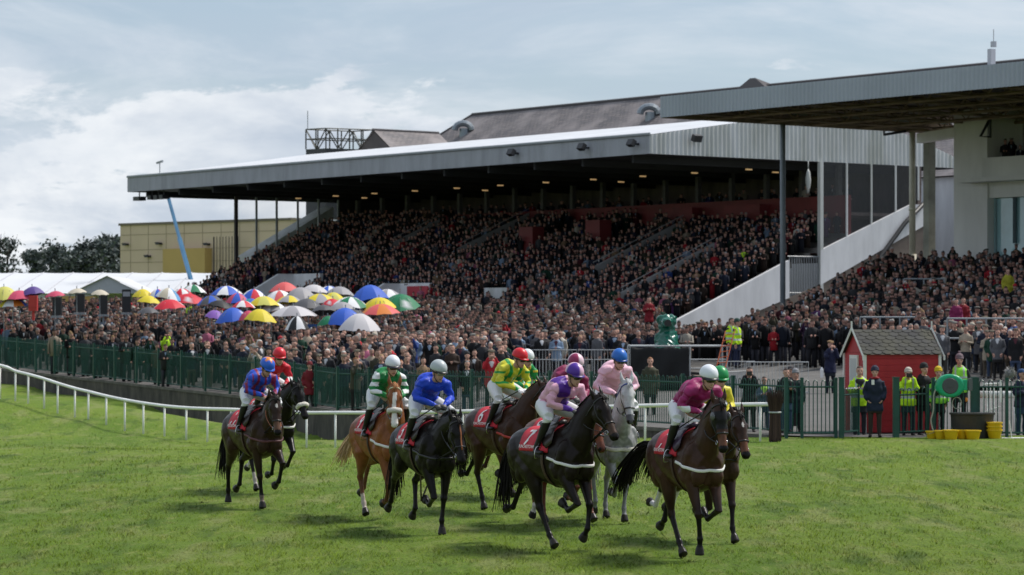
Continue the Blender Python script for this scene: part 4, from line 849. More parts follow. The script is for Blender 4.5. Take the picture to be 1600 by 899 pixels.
    for sg in (-1, 1):
        fl = [drape(.05+.05*k, sg*math.radians(18+11*k), .03) for k in range(5)]; mb.tube(fl, [[.13, .012]]*2+[[.12, .012]]*2+[[.07, .01]], 8, ref=(1, 0, 0))
    mb.build('saddle', mat('saddle_leather_'+spec.get('saddle', ('dark', (.03, .02, .02)))[0], spec.get('saddle', ('dark', (.03, .02, .02)))[1], .4), root, smooth=True)
    for sg in (-1, 1):
        f = JOCK['foot'][0] if False else np.array([.07, sg*.335, 1.27]); mb = MB(); mb.tube([[.02, sg*.26, 1.58], f+np.array([0, 0, .10])], [[.012, .003]]*2, 6, ref=(1, 0, 0)); sl = mb.build('stirrup_leather', M_LEATHER, root)
        a = np.linspace(-.1*math.pi, 1.1*math.pi, 10); mb = MB(); mb.tube([f+np.array([0, .058*math.cos(t), -.03+.12*math.sin(t)]) for t in a], .006, 6, ref=(1, 0, 0), closed=True); mb.build('stirrup_iron', M_METAL, sl, smooth=True)
    if spec.get('reins', 1):
        for sg in (-1, 1):
            a = H(.485, sg*.068, -.035); b = np.array([.52, sg*.05, 1.82+spec.get('jz', 0)]); c = (a+b)/2+np.array([0, sg*.05, -.07]); mb = MB(); mb.tube([a, c, b], [[.004, .009]]*3, 5, smooth=5, ref=(0, 0, 1)); mb.build('rein', spec.get('reinmat') or M_LEATHER, br, smooth=True)
    if spec.get('bandage'):
        pass
    return root, dzr, (X, Y, rz)

# ---------------------------------------------------------------- people
SKIN = (.50, .285, .22)
def hand(mb, wrist, dirv, palm_n, curl=1.0, side=1, s=1.0):
    # palm, four fingers curling toward palm_n and a thumb leaving the side
    d = np.array(dirv, float); d /= np.linalg.norm(d); n = np.array(palm_n, float); n -= n.dot(d)*d; n /= np.linalg.norm(n); r = np.cross(d, n)*side; w = np.array(wrist, float)
    mb.tube([w, w+d*.035*s, w+d*.085*s], [[.026*s, .018*s], [.038*s, .017*s], [.040*s, .014*s]], 8, ref=r)
    for k, L in enumerate((.070, .080, .074, .058)):
        b = w+d*.082*s+r*(.030-.020*k)*s; a = curl*.9; p1 = b+(d*math.cos(a*.6)+n*math.sin(a*.6))*L*.45*s; p2 = p1+(d*math.cos(a*1.7)+n*math.sin(a*1.7))*L*.33*s; p3 = p2+(d*math.cos(a*2.6)+n*math.sin(a*2.6))*L*.25*s
        mb.tube([b-d*.015*s, b, p1, p2, p3], [.0095*s, .0098*s, .0090*s, .0084*s, .0070*s], 6, ref=r)
    b = w+d*.03*s+r*.032*s; mb.tube([b, b+(r*.8+d*.6)*.030*s, b+(r*.55+d*.9+n*.4)*.055*s, b+(r*.2+d*1.0+n*.9)*.072*s], [.012*s, .0115*s, .010*s, .008*s], 6, ref=n)
def head_shapes(mb, c, R, s=1.0):
    c = np.array(c, float); T = lambda x, y, z: c+R @ (np.array([x, y, z])*s)
    mb.ell(T(-.01, 0, .02), (.100*s, .078*s, .105*s), R, 14, 10); mb.ell(T(.035, 0, -.045), (.062*s, .058*s, .075*s), R, 12, 8)
    mb.tube([T(.092, 0, .015), T(.108, 0, -.015), T(.116, 0, -.032), T(.098, 0, -.042)], [[.010*s, .010*s], [.013*s, .012*s], [.018*s, .013*s], [.014*s, .008*s]], 8, ref=R @ np.array([0, 1, 0]))
    mb.ell(T(.088, 0, -.098), (.020*s, .024*s, .018*s), R, 8, 6); mb.ell(T(.094, 0, -.072), (.010*s, .024*s, .010*s), R, 8, 6)
    for sg in (-1, 1): mb.ell(T(-.005, sg*.080, -.015), (.018*s, .010*s, .032*s), R, 8, 6); mb.ell(T(.075, sg*.032, .028), (.018*s, .022*s, .009*s), R, 8, 5)
    return T
def face_cols(P, C, c, R, s, skin=SKIN, mouth=True):
    Q = ((P-np.array(c)) @ R)/s; hd = (np.linalg.norm(Q, axis=1) < .20)
    C[hd & (Q[:, 0] > .085) & (np.abs(Q[:, 2]+.072) < .006) & (np.abs(Q[:, 1]) < .024)] = (.22, .07, .06)
    for sg in (-1, 1):
        C[hd & (Q[:, 0] > .06) & (((Q[:, 1]-sg*.032)/.016)**2+((Q[:, 2]-.008)/.009)**2 < 1)] = (.03, .02, .02)
    return C
def jockey(spec, place):
    X, Y, rz, dz = place; root = thing('person', spec['label'], 'jockey', (X, Y, dz), rz, 'jockeys riding the racehorses'); j = spec.get('j', {})
    jz = j.get('up', 0); lean = j.get('lean', 0)    # up: raises seat, chest and head; lean: brings the chest forward/down
    yaw = math.radians(j.get('yaw', 0)); tilt = j.get('tilt', .28)
    sy = j.get('side', 0); pel = np.array([-.21-lean*.3, 0, 1.91+jz*.7]); chest = np.array([.10+lean*.4, sy*.6, 2.13+jz-lean*.25]); shc = np.array([.24+lean*.5, sy, 2.13+jz-lean*.3]); nb = shc+np.array([.06, 0, .03]); hc = nb+np.array([.11+lean*.1, math.sin(yaw)*.04, .115])
    RH = rotz(yaw) @ roty(tilt); sk = np.array(spec.get('skin', SKIN)); mb = MB(); bones = []; jk = MB()
    def limb(P, r, nm, k=1.0): mb.tube(P, r, 12, ref=(0, 1, .2)); bones.extend([(nm, P[i], P[i+1], .04*k) for i in range(len(P)-1)])
    mb.tube([pel+[-.04, 0, -.05], pel, pel+(chest-pel)*.5, chest, shc, nb], [[.13, .10], [.165, .125], [.14, .105], [.165, .12], [.15, .10], [.06, .06]], 16, smooth=2); bones += [('torso', pel+(chest-pel)*.30, chest, .13), ('hips', pel, pel+(chest-pel)*.1, .14), ('torso', chest, shc, .10)]
    limb([nb, nb+(hc-nb)*.6], [[.055, .055], [.052, .052]], 'neck')
    T = head_shapes(mb, hc, RH); bones.append(('head', T(0, 0, .05), T(.03, 0, -.06), .09))
    jk.tube([pel+(chest-pel)*.08, pel+(chest-pel)*.3, pel+(chest-pel)*.6, chest, shc, nb+[.0, 0, .0]], [[.165, .13], [.18, .145], [.185, .155], [.205, .16], [.19, .13], [.075, .07]], 18, smooth=2)
    hands = []
    for sg in (-1, 1):
        hip = pel+[0.02, sg*.10, -.03]; knee = np.array([.25, sg*.285, 1.74]); ank = np.array([-.0, sg*.315, 1.36]); heel = np.array([-.05, sg*.32, 1.285]); ball = np.array([.10, sg*.335, 1.275]); toe = np.array([.17, sg*.34, 1.28])
        limb([hip, hip+(knee-hip)*.45, knee], [[.115, .125], [.105, .112], [.068, .074]], 'thigh'); limb([knee, knee+(ank-knee)*.12, knee+(ank-knee)*.38, knee+(ank-knee)*.8, ank], [[.060, .064], [.056, .060], [.056, .064], [.040, .044], [.040, .046]], 'shin')
        limb([ank, heel+[.03, 0, .01]], [[.04, .045], [.035, .04]], 'boot'); limb([heel, ball, toe], [[.034, .032], [.045, .028], [.034, .022]], 'boot')
        sh = shc+[0, sg*.185, -.01]; el = sh+np.array([.03+.05, sg*(.095+j.get('elbow', 0)), -.27]); wr = np.array([.50, sg*.075, 1.84+jz*.7]); 
        # keep the upper and fore arm near their real lengths
        el = (sh+wr)/2+np.array([-.13, sg*(.14+j.get('elbow', 0)), -.06])
        limb([sh, sh+(el-sh)*.5, el, el+(wr-el)*.35, wr], [[.062, .062], [.050, .052], [.043, .045], [.044, .044], [.028, .031]], 'arm')
        jk.tube([shc+[0, sg*.09, 0], sh, sh+(el-sh)*.5, el, el+(wr-el)*.4, wr-(wr-el)*.08], [[.086, .096], [.074, .078], [.063, .066], [.055, .057], [.050, .052], [.036, .038]], 12, smooth=2, ref=(0, 1, .3))
        hd = np.array([.75, -sg*.25, -.45]); bones.append(('hand', wr, wr+hd/np.linalg.norm(hd)*.12, .03)); hand(mb, wr-hd*.01, hd, (-.35, -sg*.3, -.8), 1.25, side=-sg); hands.append(wr)
    me = bake(mb, .0115, 3, 'jockey_body'); P = coords(me); near = np.stack([segdist(P, b[1], b[2])[0]-b[3] for b in bones], 1).argmin(1)
    colmap = {'torso': (.7, .7, .7), 'hips': (.66, .66, .68), 'thigh': (.66, .66, .68), 'shin': (.66, .66, .68), 'boot': (.012, .011, .012), 'arm': (.6, .6, .6), 'neck': sk, 'head': sk, 'hand': spec.get('glove', (.02, .02, .02))}
    C = np.array([colmap[bones[i][0]] for i in near]); bb = (P[:, 2] < 1.665+.02*np.abs(P[:, 1])) & (np.abs(P[:, 1]) > .2); C[bb] = (.012, .011, .012)
    k_ = np.isin(near, [i for i, b in enumerate(bones) if b[0] in ('arm', 'torso')]); Pb = P[k_]; C[k_] = spec['silks'](Pb, (Pb-pel) @ (shc-pel)/((shc-pel)@(shc-pel)), np.abs(Pb[:, 1]) > .175, np.clip((sh[2]-Pb[:, 2])/.42, 0, 1), shc)
    if spec.get('neckroll'): C[np.isin(near, [i for i, b in enumerate(bones) if b[0] == 'neck'])] = spec['neckroll']
    C = face_cols(P, C, hc, RH, 1.0, sk)
    setcol(me, C); link('body', me, mat('rider_skin_and_breeches', attr=True, rough=.5, spec=.35, bump=.3, bscale=22, bdist=.008), root)
    jm = bake(jk, .0115, 4, 'silks'); Q = coords(jm); rel = Q-shc; ax_ = (shc-pel); L = np.linalg.norm(ax_); ax_ = ax_/L; along = (Q-pel) @ ax_/L; sleeve = np.abs(Q[:, 1]) > .175+.0*Q[:, 0]
    rs = np.random.RandomState(4); wr_ = np.stack([Q[:, 0]*21+np.sin(Q[:, 1]*17)*1.5, Q[:, 2]*26+np.sin(Q[:, 0]*15)*2, Q[:, 1]*19], 1)
    nrm = np.zeros(len(Q)*3); jm.vertices.foreach_get('normal', nrm); nrm = nrm.reshape(-1, 3); disp = (np.sin(wr_[:, 0]+wr_[:, 1])*.5+np.sin(wr_[:, 1]*1.3-wr_[:, 2]*1.4)*.5)*.012+np.sin(Q[:, 2]*58+Q[:, 0]*31+np.sin(Q[:, 1]*23)*2)*.0035
    Q2 = Q+nrm*disp[:, None]; jm.vertices.foreach_set('co', Q2.ravel()); jm.update()
    armt = np.clip((sh[2]-Q[:, 2])/.42, 0, 1)
    setcol(jm, spec['silks'](Q, along, sleeve, armt, shc)); link('silks', jm, mat('racing_silks', attr=True, rough=.5, spec=.3, bump=.6, bscale=16, bdist=.012), root)
    # helmet with peak
    mb = MB(); hv, hf = ellipsoid((0, 0, 0), (.138, .116, .128), None, 26, 18); k = hv[:, 2] < -.012; hv[k, 2] = -.012-(hv[k, 2]+.012)*-.12; HC = spec['cap'](hv)
    HV = (hv @ RH.T)+T(-.012, 0, .062); mb.add(HV, hf, 0, HC)
    cap = mb.build('helmet', mat('silk_cap', attr=True, rough=.38, spec=.4), root, smooth=True)
    mb = MB(); pk = [T(.10*math.cos(a)+.030*math.cos(a)**2, .112*math.sin(a), .052) for a in np.linspace(-1.1, 1.1, 13)]; pk2 = [T((.105+.055)*math.cos(a), .115*math.sin(a), .040) for a in np.linspace(-1.0, 1.0, 13)]
    mb.add([*pk, *pk2, *[p-RH @ np.array([0, 0, .006]) for p in pk2]], [[i, i+1, 14+i, 13+i] for i in range(12)]+[[13+i, 14+i, 27+i, 26+i] for i in range(12)], 0, spec.get('peak', (.02, .02, .03))); mb.build('peak', MATS['silk_cap'], cap, smooth=True)
    # goggles: strap and dark lens
    mb = MB(); ga = np.linspace(0, 2*math.pi, 21)[:-1]; mb.tube([T(.103*math.cos(a)-.006, .088*math.sin(a), .018) for a in ga], [[.011, .005]]*20, 6, ref=RH @ np.array([0, 0, 1]), closed=True); g = mb.build('goggles', mat('goggle_rubber', (.01, .01, .012), .4), root, smooth=True)
    mb = MB(); mb.tube([T(.104*math.cos(a)+.006, .080*math.sin(a), .010+.002*math.cos(3*a)) for a in np.linspace(-.85, .85, 13)], [[.022, .010]]*13, 8, ref=RH @ np.array([0, 0, 1])); mb.build('lens', mat('dark_lens', (.006, .006, .008), .08, spec=.9) if not spec.get('clear') else mat('clear_lens', (.25, .22, .20), .08, spec=.9), g, smooth=True)
    mb = MB(); mb.tube([T(.0, .086, .03), T(.03, .072, -.06), T(.055, .03, -.115), T(.06, 0, -.122), T(.055, -.03, -.115), T(.03, -.072, -.06), T(0, -.086, .03)], .006, 5); mb.build('chin_strap', M_LEATHER, cap, smooth=True)
    if j.get('whip'):
        w = hands[0]; mb = MB(); mb.tube([w+[.05, -.0, -.02], w+[-.20, -.10, -.14], w+[-.50, -.22, -.30]], [[.009, .009], [.008, .008], [.010, .010]], 6); o = mb.build('whip', M_LEATHER); o.location = root.location; o.rotation_euler = root.rotation_euler
        tag(o, 'riding whip of the '+' '.join(spec['label'].replace(',', '').split()[:11]), 'whip', 'riding whips')
    return root

# silks: functions of position on the jacket
def plain(c, sl=None): return lambda Q, al, slv, at_, s: np.where(slv[:, None], np.array(sl or c), np.array(c))
def stripes_v(a, b): return lambda Q, al, slv, at_, s: np.where((np.sin(Q[:, 1]*52+np.where(slv, Q[:, 0]*14, 0)) > .45)[:, None], np.array(b), np.array(a))
def hoops_sl(a, b): return lambda Q, al, slv, at_, s: np.where((slv & (np.sin(at_*24+2.2) > -.1))[:, None], np.array(b), np.array(a))
def bands_sl(a, b): return lambda Q, al, slv, at_, s: np.where((slv & (at_ > .42) & (at_ < .68))[:, None], np.array(b), np.array(a))
def quarters(a, b):
    def f(Q, al, slv, at_, s): q = (Q[:, 1] > 0) ^ (al > .78); return np.where((q & ~slv)[:, None], np.array(b), np.array(a))
    return f
def braces(a, b):
    def f(Q, al, slv, at_, s): k = (~slv & (np.abs(np.abs(Q[:, 1])-.085) < .030)) | (slv & (np.sin(at_*16) > .82)) | (~slv & (np.abs(al-.78) < .04)); return np.where(k[:, None], np.array(b), np.array(a))
    return f
def capc(c): return lambda V: np.tile(np.array(c), (len(V), 1))
def cap_quarter(a, b): return lambda V: np.where((np.sin(np.arctan2(V[:, 1], V[:, 0])*2+.4) > 0)[:, None], np.array(b), np.array(a))
def cap_star(a, b): return lambda V: np.where((np.hypot(V[:, 0], V[:, 1]) < .07*(1+.35*np.cos(5*np.arctan2(V[:, 1], V[:, 0]))))[:, None] & (V[:, 2] > 0)[:, None], np.array(b), np.array(a))

# front legs: (forearm, cannon, pastern) hind legs: (thigh, gaskin, cannon, pastern), degrees forward of straight down
POSES = {
 'A': dict(FR=(18, -4, -5), FL=(36, -66, -115), HR=(40, 0, 30, 42), HL=(-14, -66, -10, -60)),
 'B': dict(FR=(38, -70, -120), FL=(32, 0, -40), HR=(42, 12, 30, 45), HL=(-26, -70, -30, -80)),
 'C': dict(FL=(3, -2, 5), FR=(22, -66, -110), HR=(-30, -60, -34, -50), HL=(24, -58, 14, -45)),
 'D': dict(FR=(4, 0, 14), FL=(62, -16, -66), HR=(-14, -46, -12, 0), HL=(10, -62, -5, -60)),
 'D2': dict(FR=(5, -35, -80), FL=(50, -36, -85), HR=(14, -22, 18, 25), HL=(-20, -68, -15, -60)),
 'E': dict(FR=(16, -34, -70), FL=(-22, -26, -50), HR=(6, -36, 12, 32), HL=(-22, -66, -20, -60)),
 'F': dict(FR=(-2, -75, -120), FL=(35, -55, -100), HR=(10, -24, 16, 20), HL=(-28, -66, -40, -90)),
 'G': dict(FR=(38, -50, -100), FL=(6, 2, 15), HR=(14, -50, 10, -30), HL=(-8, -40, 5, 20)),
 'Hh': dict(FR=(-6, -66, -110), FL=(24, 12, 25), HR=(-34, -62, -44, -100), HL=(-14, -66, -30, -90)),
}
RED = (.50, .012, .022); BLK = (.0075, .006, .006); BAY = (.075, .032, .018); DBAY = (.040, .021, .015); DARK = (.010, .0075, .007)
W = (.74, .74, .76)
HORSES = [
 dict(label='dark brown horse with a white forehead star and maroon breast girth, leftmost of the field', px=401, Y=46, th=22, pose=dict(POSES['D'], poll=(.98, 1.83), face=66, yaw=-8), coat=DBAY, points=BLK, blaze='star', breast='maroon', num='11', reinmat='tan', tan=(.10, .05, .03), socks={'FR': (.0, (.16, .12, .10))},
      J=dict(label='jockey in blue silks with maroon stripes and an orange star on the blue cap', silks=stripes_v((.02, .075, .50), (.22, .015, .06)), cap=cap_star((.02, .12, .62), (.75, .25, .03)), peak=(.02, .12, .62), glove=SKIN, j=dict(yaw=10, tilt=.55))),
 dict(label='near black horse with a white sheepskin noseband, half hidden behind the leftmost horse', px=423, Y=50, th=22, pose=dict(POSES['D2'], poll=(.98, 1.85), face=60, yaw=10), coat=DARK, points=BLK, sheepskin=1, breast='white', num='2', socks={'HR': (.3, (.4, .36, .33)), 'HL': (.2, (.5, .46, .44))},
      J=dict(label='jockey in red silks with white arm bands and a red cap', silks=bands_sl((.55, .012, .03), W), cap=capc((.62, .015, .03)), peak=(.62, .015, .03), j=dict(up=.04, yaw=-8))),
 dict(label='chestnut horse with a white blaze, sheepskin noseband and flaxen tail', px=600, Y=43.3, th=19, pose=dict(POSES['E'], poll=(.88, 2.05), face=72, yaw=-16), coat=(.24, .085, .032), points=(.13, .055, .03), blaze='blaze', sheepskin=1, breast='white', haircol=(.38, .17, .07), tailcol=(.62, .42, .26), muzzle=(.40, .28, .24), tail=[(0, 0, .02), (-.12, -.05, .02), (-.26, -.12, -.10), (-.40, -.16, -.28), (-.52, -.18, -.42)], num='9', darkback=.6, brow=('pale', (.6, .62, .4)), socks={'HR': (.35, (.45, .38, .33))}, FLx=1,
      J=dict(label='jockey in green silks with white hooped sleeves, on the chestnut horse', silks=hoops_sl((.012, .20, .055), W), cap=capc((.70, .72, .78)), peak=(.03, .03, .05), glove=SKIN, j=dict(up=.03, yaw=-6, whip=1))),
 dict(label='black horse with an orange face strap and its head held low', px=668, Y=40.3, th=20, pose=dict(POSES['C'], poll=(1.06, 1.68), face=70, yaw=4), coat=DARK, points=BLK, facestrap=1, breast='black', num='5', 
      J=dict(label='jockey in plain royal blue silks with a pale grey cap and clear goggles', silks=plain((.012, .055, .52)), cap=capc((.42, .46, .48)), peak=(.02, .02, .02), clear=1, j=dict(up=.03, yaw=16, tilt=.30, whip=1))),
 dict(label='dark bay horse wearing number 6, behind and left of number 7', px=790, Y=45, th=31, pose=dict(POSES['F'], poll=(.98, 1.98), face=58, yaw=14), coat=(.055, .027, .018), points=BLK, breast='red', num='6', reinmat='tan', tan=(.09, .045, .03),
      J=dict(label='jockey in yellow silks with green braces and a red cap, on number 6', silks=braces((.62, .58, .04), (.01, .30, .06)), cap=capc((.62, .01, .02)), peak=(.62, .01, .02), glove=W, j=dict(up=.08, yaw=16, whip=1))),
 dict(label='brown horse almost hidden behind number 6, its legs showing below', px=806, Y=48.8, th=28, pose=dict(POSES['B'], poll=(.95, 1.9), face=60), coat=(.07, .03, .02), points=(.05, .02, .015), num='3',
      J=dict(label='jockey in green silks and white cap, mostly hidden behind the rider of number 6', silks=braces((.012, .26, .07), (.7, .5, .05)), cap=capc((.72, .73, .75)), j=dict(up=.08))),
 dict(label='black horse wearing number 7 with a white breast girth', px=871, Y=37.5, th=31, pose=dict(POSES['B'], poll=(.95, 2.02), face=56, yaw=8), coat=(.015, .0095, .008), points=BLK, breast='white', num='7', tan=(.06, .035, .025), plait=1,
      J=dict(label='jockey in pink silks with purple quarters, riding number 7', silks=quarters((.68, .36, .48), (.085, .02, .27)), cap=cap_quarter((.075, .02, .30), (.68, .42, .55)), peak=(.06, .02, .2), neckroll=(.05, .015, .12), j=dict(yaw=6, lean=.02))),
 dict(label='bright bay horse tucked behind number 7, red brown legs showing', px=880, Y=41.5, th=26, pose=dict(POSES['G'], poll=(1.0, 1.72), face=60, FL=(30, 22, 35)), coat=(.15, .045, .020), points=(.11, .035, .02), num='8', socks={'HR': (.1, (.55, .5, .48))},
      J=dict(label='jockey in maroon silks with a maroon and pink cap, behind the rider of number 7', silks=plain((.22, .015, .07)), cap=cap_quarter((.26, .015, .08), (.7, .5, .58)), j=dict(up=.08))),
 dict(label='dapple grey horse with a white face and blue brow band', px=957, Y=42.5, th=13, pose=dict(POSES['G'], poll=(.90, 2.12), face=70, yaw=2, ears=(-.6, .3)), coat=(.52, .52, .53), points=(.20, .20, .21), dapple=1, breast='sheep', muzzle=(.10, .10, .11), haircol=(.55, .55, .56), tailcol=(.35, .35, .36), num='4', darkback=.2, brow=('blue', (.03, .06, .25)),
      J=dict(label='jockey in plain pale pink silks with a blue cap', silks=plain((.74, .45, .55)), cap=capc((.015, .13, .50)), peak=(.01, .05, .25), neckroll=(.03, .03, .05), j=dict(up=.14, yaw=10, tilt=.30, elbow=.03))),
 dict(label='dark bay horse with a diamond forehead mark and white bandaged hind legs', px=1103, Y=38.9, th=27, pose=dict(POSES['Hh'], poll=(1.0, 1.83), face=62, yaw=-2), coat=(.05, .026, .018), points=BLK, blaze='diamond', num='12', tan=(.13, .055, .03), socks={'HR': (.75, (.62, .60, .62)), 'HL': (.75, (.62, .60, .62))}, tail=[(0, 0, .04), (-.16, -.05, .10), (-.34, -.08, .04), (-.46, -.10, -.14), (-.56, -.12, -.36)],
      J=dict(label='jockey in yellow silks with a green cap, hidden behind the maroon rider', silks=plain((.66, .58, .05)), cap=capc((.01, .26, .07)), peak=(.01, .26, .07), j=dict(up=.0))),
 dict(label='dark bay horse in a black hood with grey blinkers, front right of the field', px=1079, Y=36.0, th=22, pose=dict(POSES['A'], poll=(.96, 1.99), face=74, yaw=0), coat=(.058, .027, .018), points=BLK, hood=1, breast='white', num='1', tan=(.12, .05, .03), saddle=('purple', (.05, .03, .06)),
      tail=[(0, 0, .04), (-.16, -.08, .10), (-.34, -.16, .04), (-.52, -.22, -.12), (-.66, -.28, -.30), (-.74, -.3, -.5)],
      J=dict(label='jockey in maroon silks with white arm bands and a white cap', silks=bands_sl((.26, .012, .10), W), cap=capc((.72, .74, .80)), peak=(.02, .02, .03), neckroll=(.02, .02, .03), j=dict(yaw=4, lean=.10, side=.05, whip=1))),
]
def field():
    for h in HORSES:
        if h.get('reinmat') == 'tan': h['reinmat'] = M_LEATHB
        h['jz'] = h['J']['j'].get('up', 0)*.7
        root, dz, pl = horse(h); jockey(h['J'], (*pl, dz))
import time as _t; _t0 = _t.time()
field(); print('field', _t.time()-_t0)
# ---------------------------------------------------------------- trees, tents, buildings far behind
def tree(x, ybot, ytop, wpx, Y, label, kind, seed):
    rs = np.random.RandomState(seed); p = at(x, ybot, Y); zt_ = at(x, ytop, Y).z; zb = 2.2; H_ = zt_-zb; W_ = wpx/FPX*Y
    R = thing('tree', label, 'tree', (p.x, Y, zb), 0, 'trees behind the white tents'); mb = MB(); M_BARK = mat('bark', (.05, .04, .035), .9, var=.3)
    mb.tube([[0, 0, 0], [.1, 0, H_*.3], [-.1, .1, H_*.6], [.1, 0, H_*.9]], [.35, .28, .18, .05], 8, smooth=2)
    tips = []
    for k in range(22):
        a = rs.uniform(0, 6.28); h0 = H_*rs.uniform(.2, .85); r = W_*.5*rs.uniform(.5, 1)*(1-.45*(h0/H_)**2); e = np.array([math.cos(a)*r, math.sin(a)*r, min(h0+r*.5, H_*.97)]); m_ = np.array([e[0]*.5, e[1]*.5, h0+r*.18]); mb.tube([[0, 0, h0], m_, e], [.10, .06, .02], 5, smooth=2); tips += [m_, e, (m_+e)/2]
        if kind == 'bare':
            for q in range(10): d = rs.normal(0, 1, 3)*r*.25; d[2] = abs(d[2])+.4; mb.tube([m_*.4+e*.6, m_*.4+e*.6+d*.6, m_*.4+e*.6+d*1.1+[0, 0, .3]], [.035, .022, .008], 3); tips.append(m_*.4+e*.6+d)
    mb.build('trunk', M_BARK, R)
    n = 9000 if kind == 'evergreen' else 1000; V = []; tips = np.array(tips); c = tips[rs.randint(0, len(tips), n)]+rs.normal(0, .11*W_ if kind == 'evergreen' else .05*W_, (n, 3))*[1, 1, .75]
    c[:, 2] = np.where(c[:, 2] > H_, H_*rs.uniform(.6, 1, n), np.clip(c[:, 2], H_*.06, H_)); s_ = rs.uniform(.12, .34, n); a = rs.normal(0, 1, (n, 3)); a /= np.linalg.norm(a, axis=1)[:, None]; b = np.cross(a, rs.normal(0, 1, (n, 3))); b /= np.linalg.norm(b, axis=1)[:, None]
    q = np.stack([c-a*s_[:, None], c-b*s_[:, None]*.6, c+a*s_[:, None], c+b*s_[:, None]*.6], 1).reshape(-1, 3); i = np.arange(n)*4; mb = MB(); col = np.repeat(np.array([.075, .090, .086])*rs.uniform(.6, 1.7, (n, 1)), 4, 0)  # leaf colour lifted and greyed: distance haze painted into the crown
    mb.add(q, np.stack([i, i+1, i+2, i+3], 1).tolist(), 0, col); mb.build('crown', mat('leaves', attr=True, rough=.7, spec=.2), R)
for a in [(12, 428, 368, 60, 330, 'half bare tree at the left edge behind the tent', 'bare', 1), (60, 428, 386, 60, 345, 'low dark tree second from the left edge', 'evergreen', 2), (-30, 428, 380, 70, 340, 'bare tree just outside the left edge', 'bare', 8),
          (108, 428, 370, 74, 330, 'broad dark evergreen in the middle of the tree group', 'evergreen', 3), (150, 428, 366, 66, 335, 'dark evergreen left of the cream building with an uneven top', 'evergreen', 4), (178, 428, 356, 58, 340, 'tallest dark evergreen right beside the cream building', 'evergreen', 5), (128, 428, 392, 90, 325, 'low dark shrubby evergreen in front of the taller trees', 'evergreen', 6)]: tree(*a)

def cream_building():
    A, B = at(188, 353, 300), at(455, 343, 284); R = thing('warehouse', 'cream panelled flat roofed building with an ochre corner, behind the tents', 'building', (A.x, A.y, 0)); zt_ = A.z; d = np.array([B.x-A.x, B.y-A.y]); L = np.linalg.norm(d); R.rotation_euler = (0, 0, math.atan2(d[1], d[0]))
    M_CR = mat('cream_panel', (.60, .465, .34), .75, var=.08, scale=.15); mb = MB(); mb.box((L/2, 12, zt_/2), (L, 24, zt_)); mb.build('wall', M_CR, R)
    mb = MB(); mb.box((L/2, 12, zt_+.12), (L+.3, 24.3, .25)); mb.build('roof_edge', mat('dark_trim', (.16, .13, .10), .7), R)
    mb = MB()
    for x in np.arange(1.6, L, 2.7): mb.box((x, -.012, zt_/2), (.05, .03, zt_))
    for z in (zt_-1.0, zt_-2.6, zt_-3.9): mb.box((L/2, -.014, z), (L, .03, .05))
    mb.build('panel_joint', mat('joint', (.30, .24, .17), .8), R)
    x0 = 82/267*L; mb = MB(); mb.box((x0+3, -.55, (zt_-2.6)/2), (6.2, 1.0, zt_-2.6)); mb.build('ochre_block', mat('ochre_panel', (.50, .34, .12), .75, var=.08, scale=.2), R)
    for px_, dz in ((200, 2.0), (254, 2.0), (236, 3.3), (330, 2.2)):
        mb = MB(); x = (px_-188)/267*L; mb.box((x, -.3, zt_-dz), (.5, .5, .22)); mb.box((x-.5, -.1, zt_-dz+.1), (.5, .15, .12)); mb.build('wall_lamp', MATS['black_lamp_body'], R)
    for k, x in enumerate(np.linspace(L*.61, L*.75, 9)):
        mb = MB(); mb.tube([[x, -1.2, 4], [x, -1.2, zt_-1.5]], .05 if k else .1, 4); mb.build('fence_bar', M_DARKWALL, R)
cream_building()
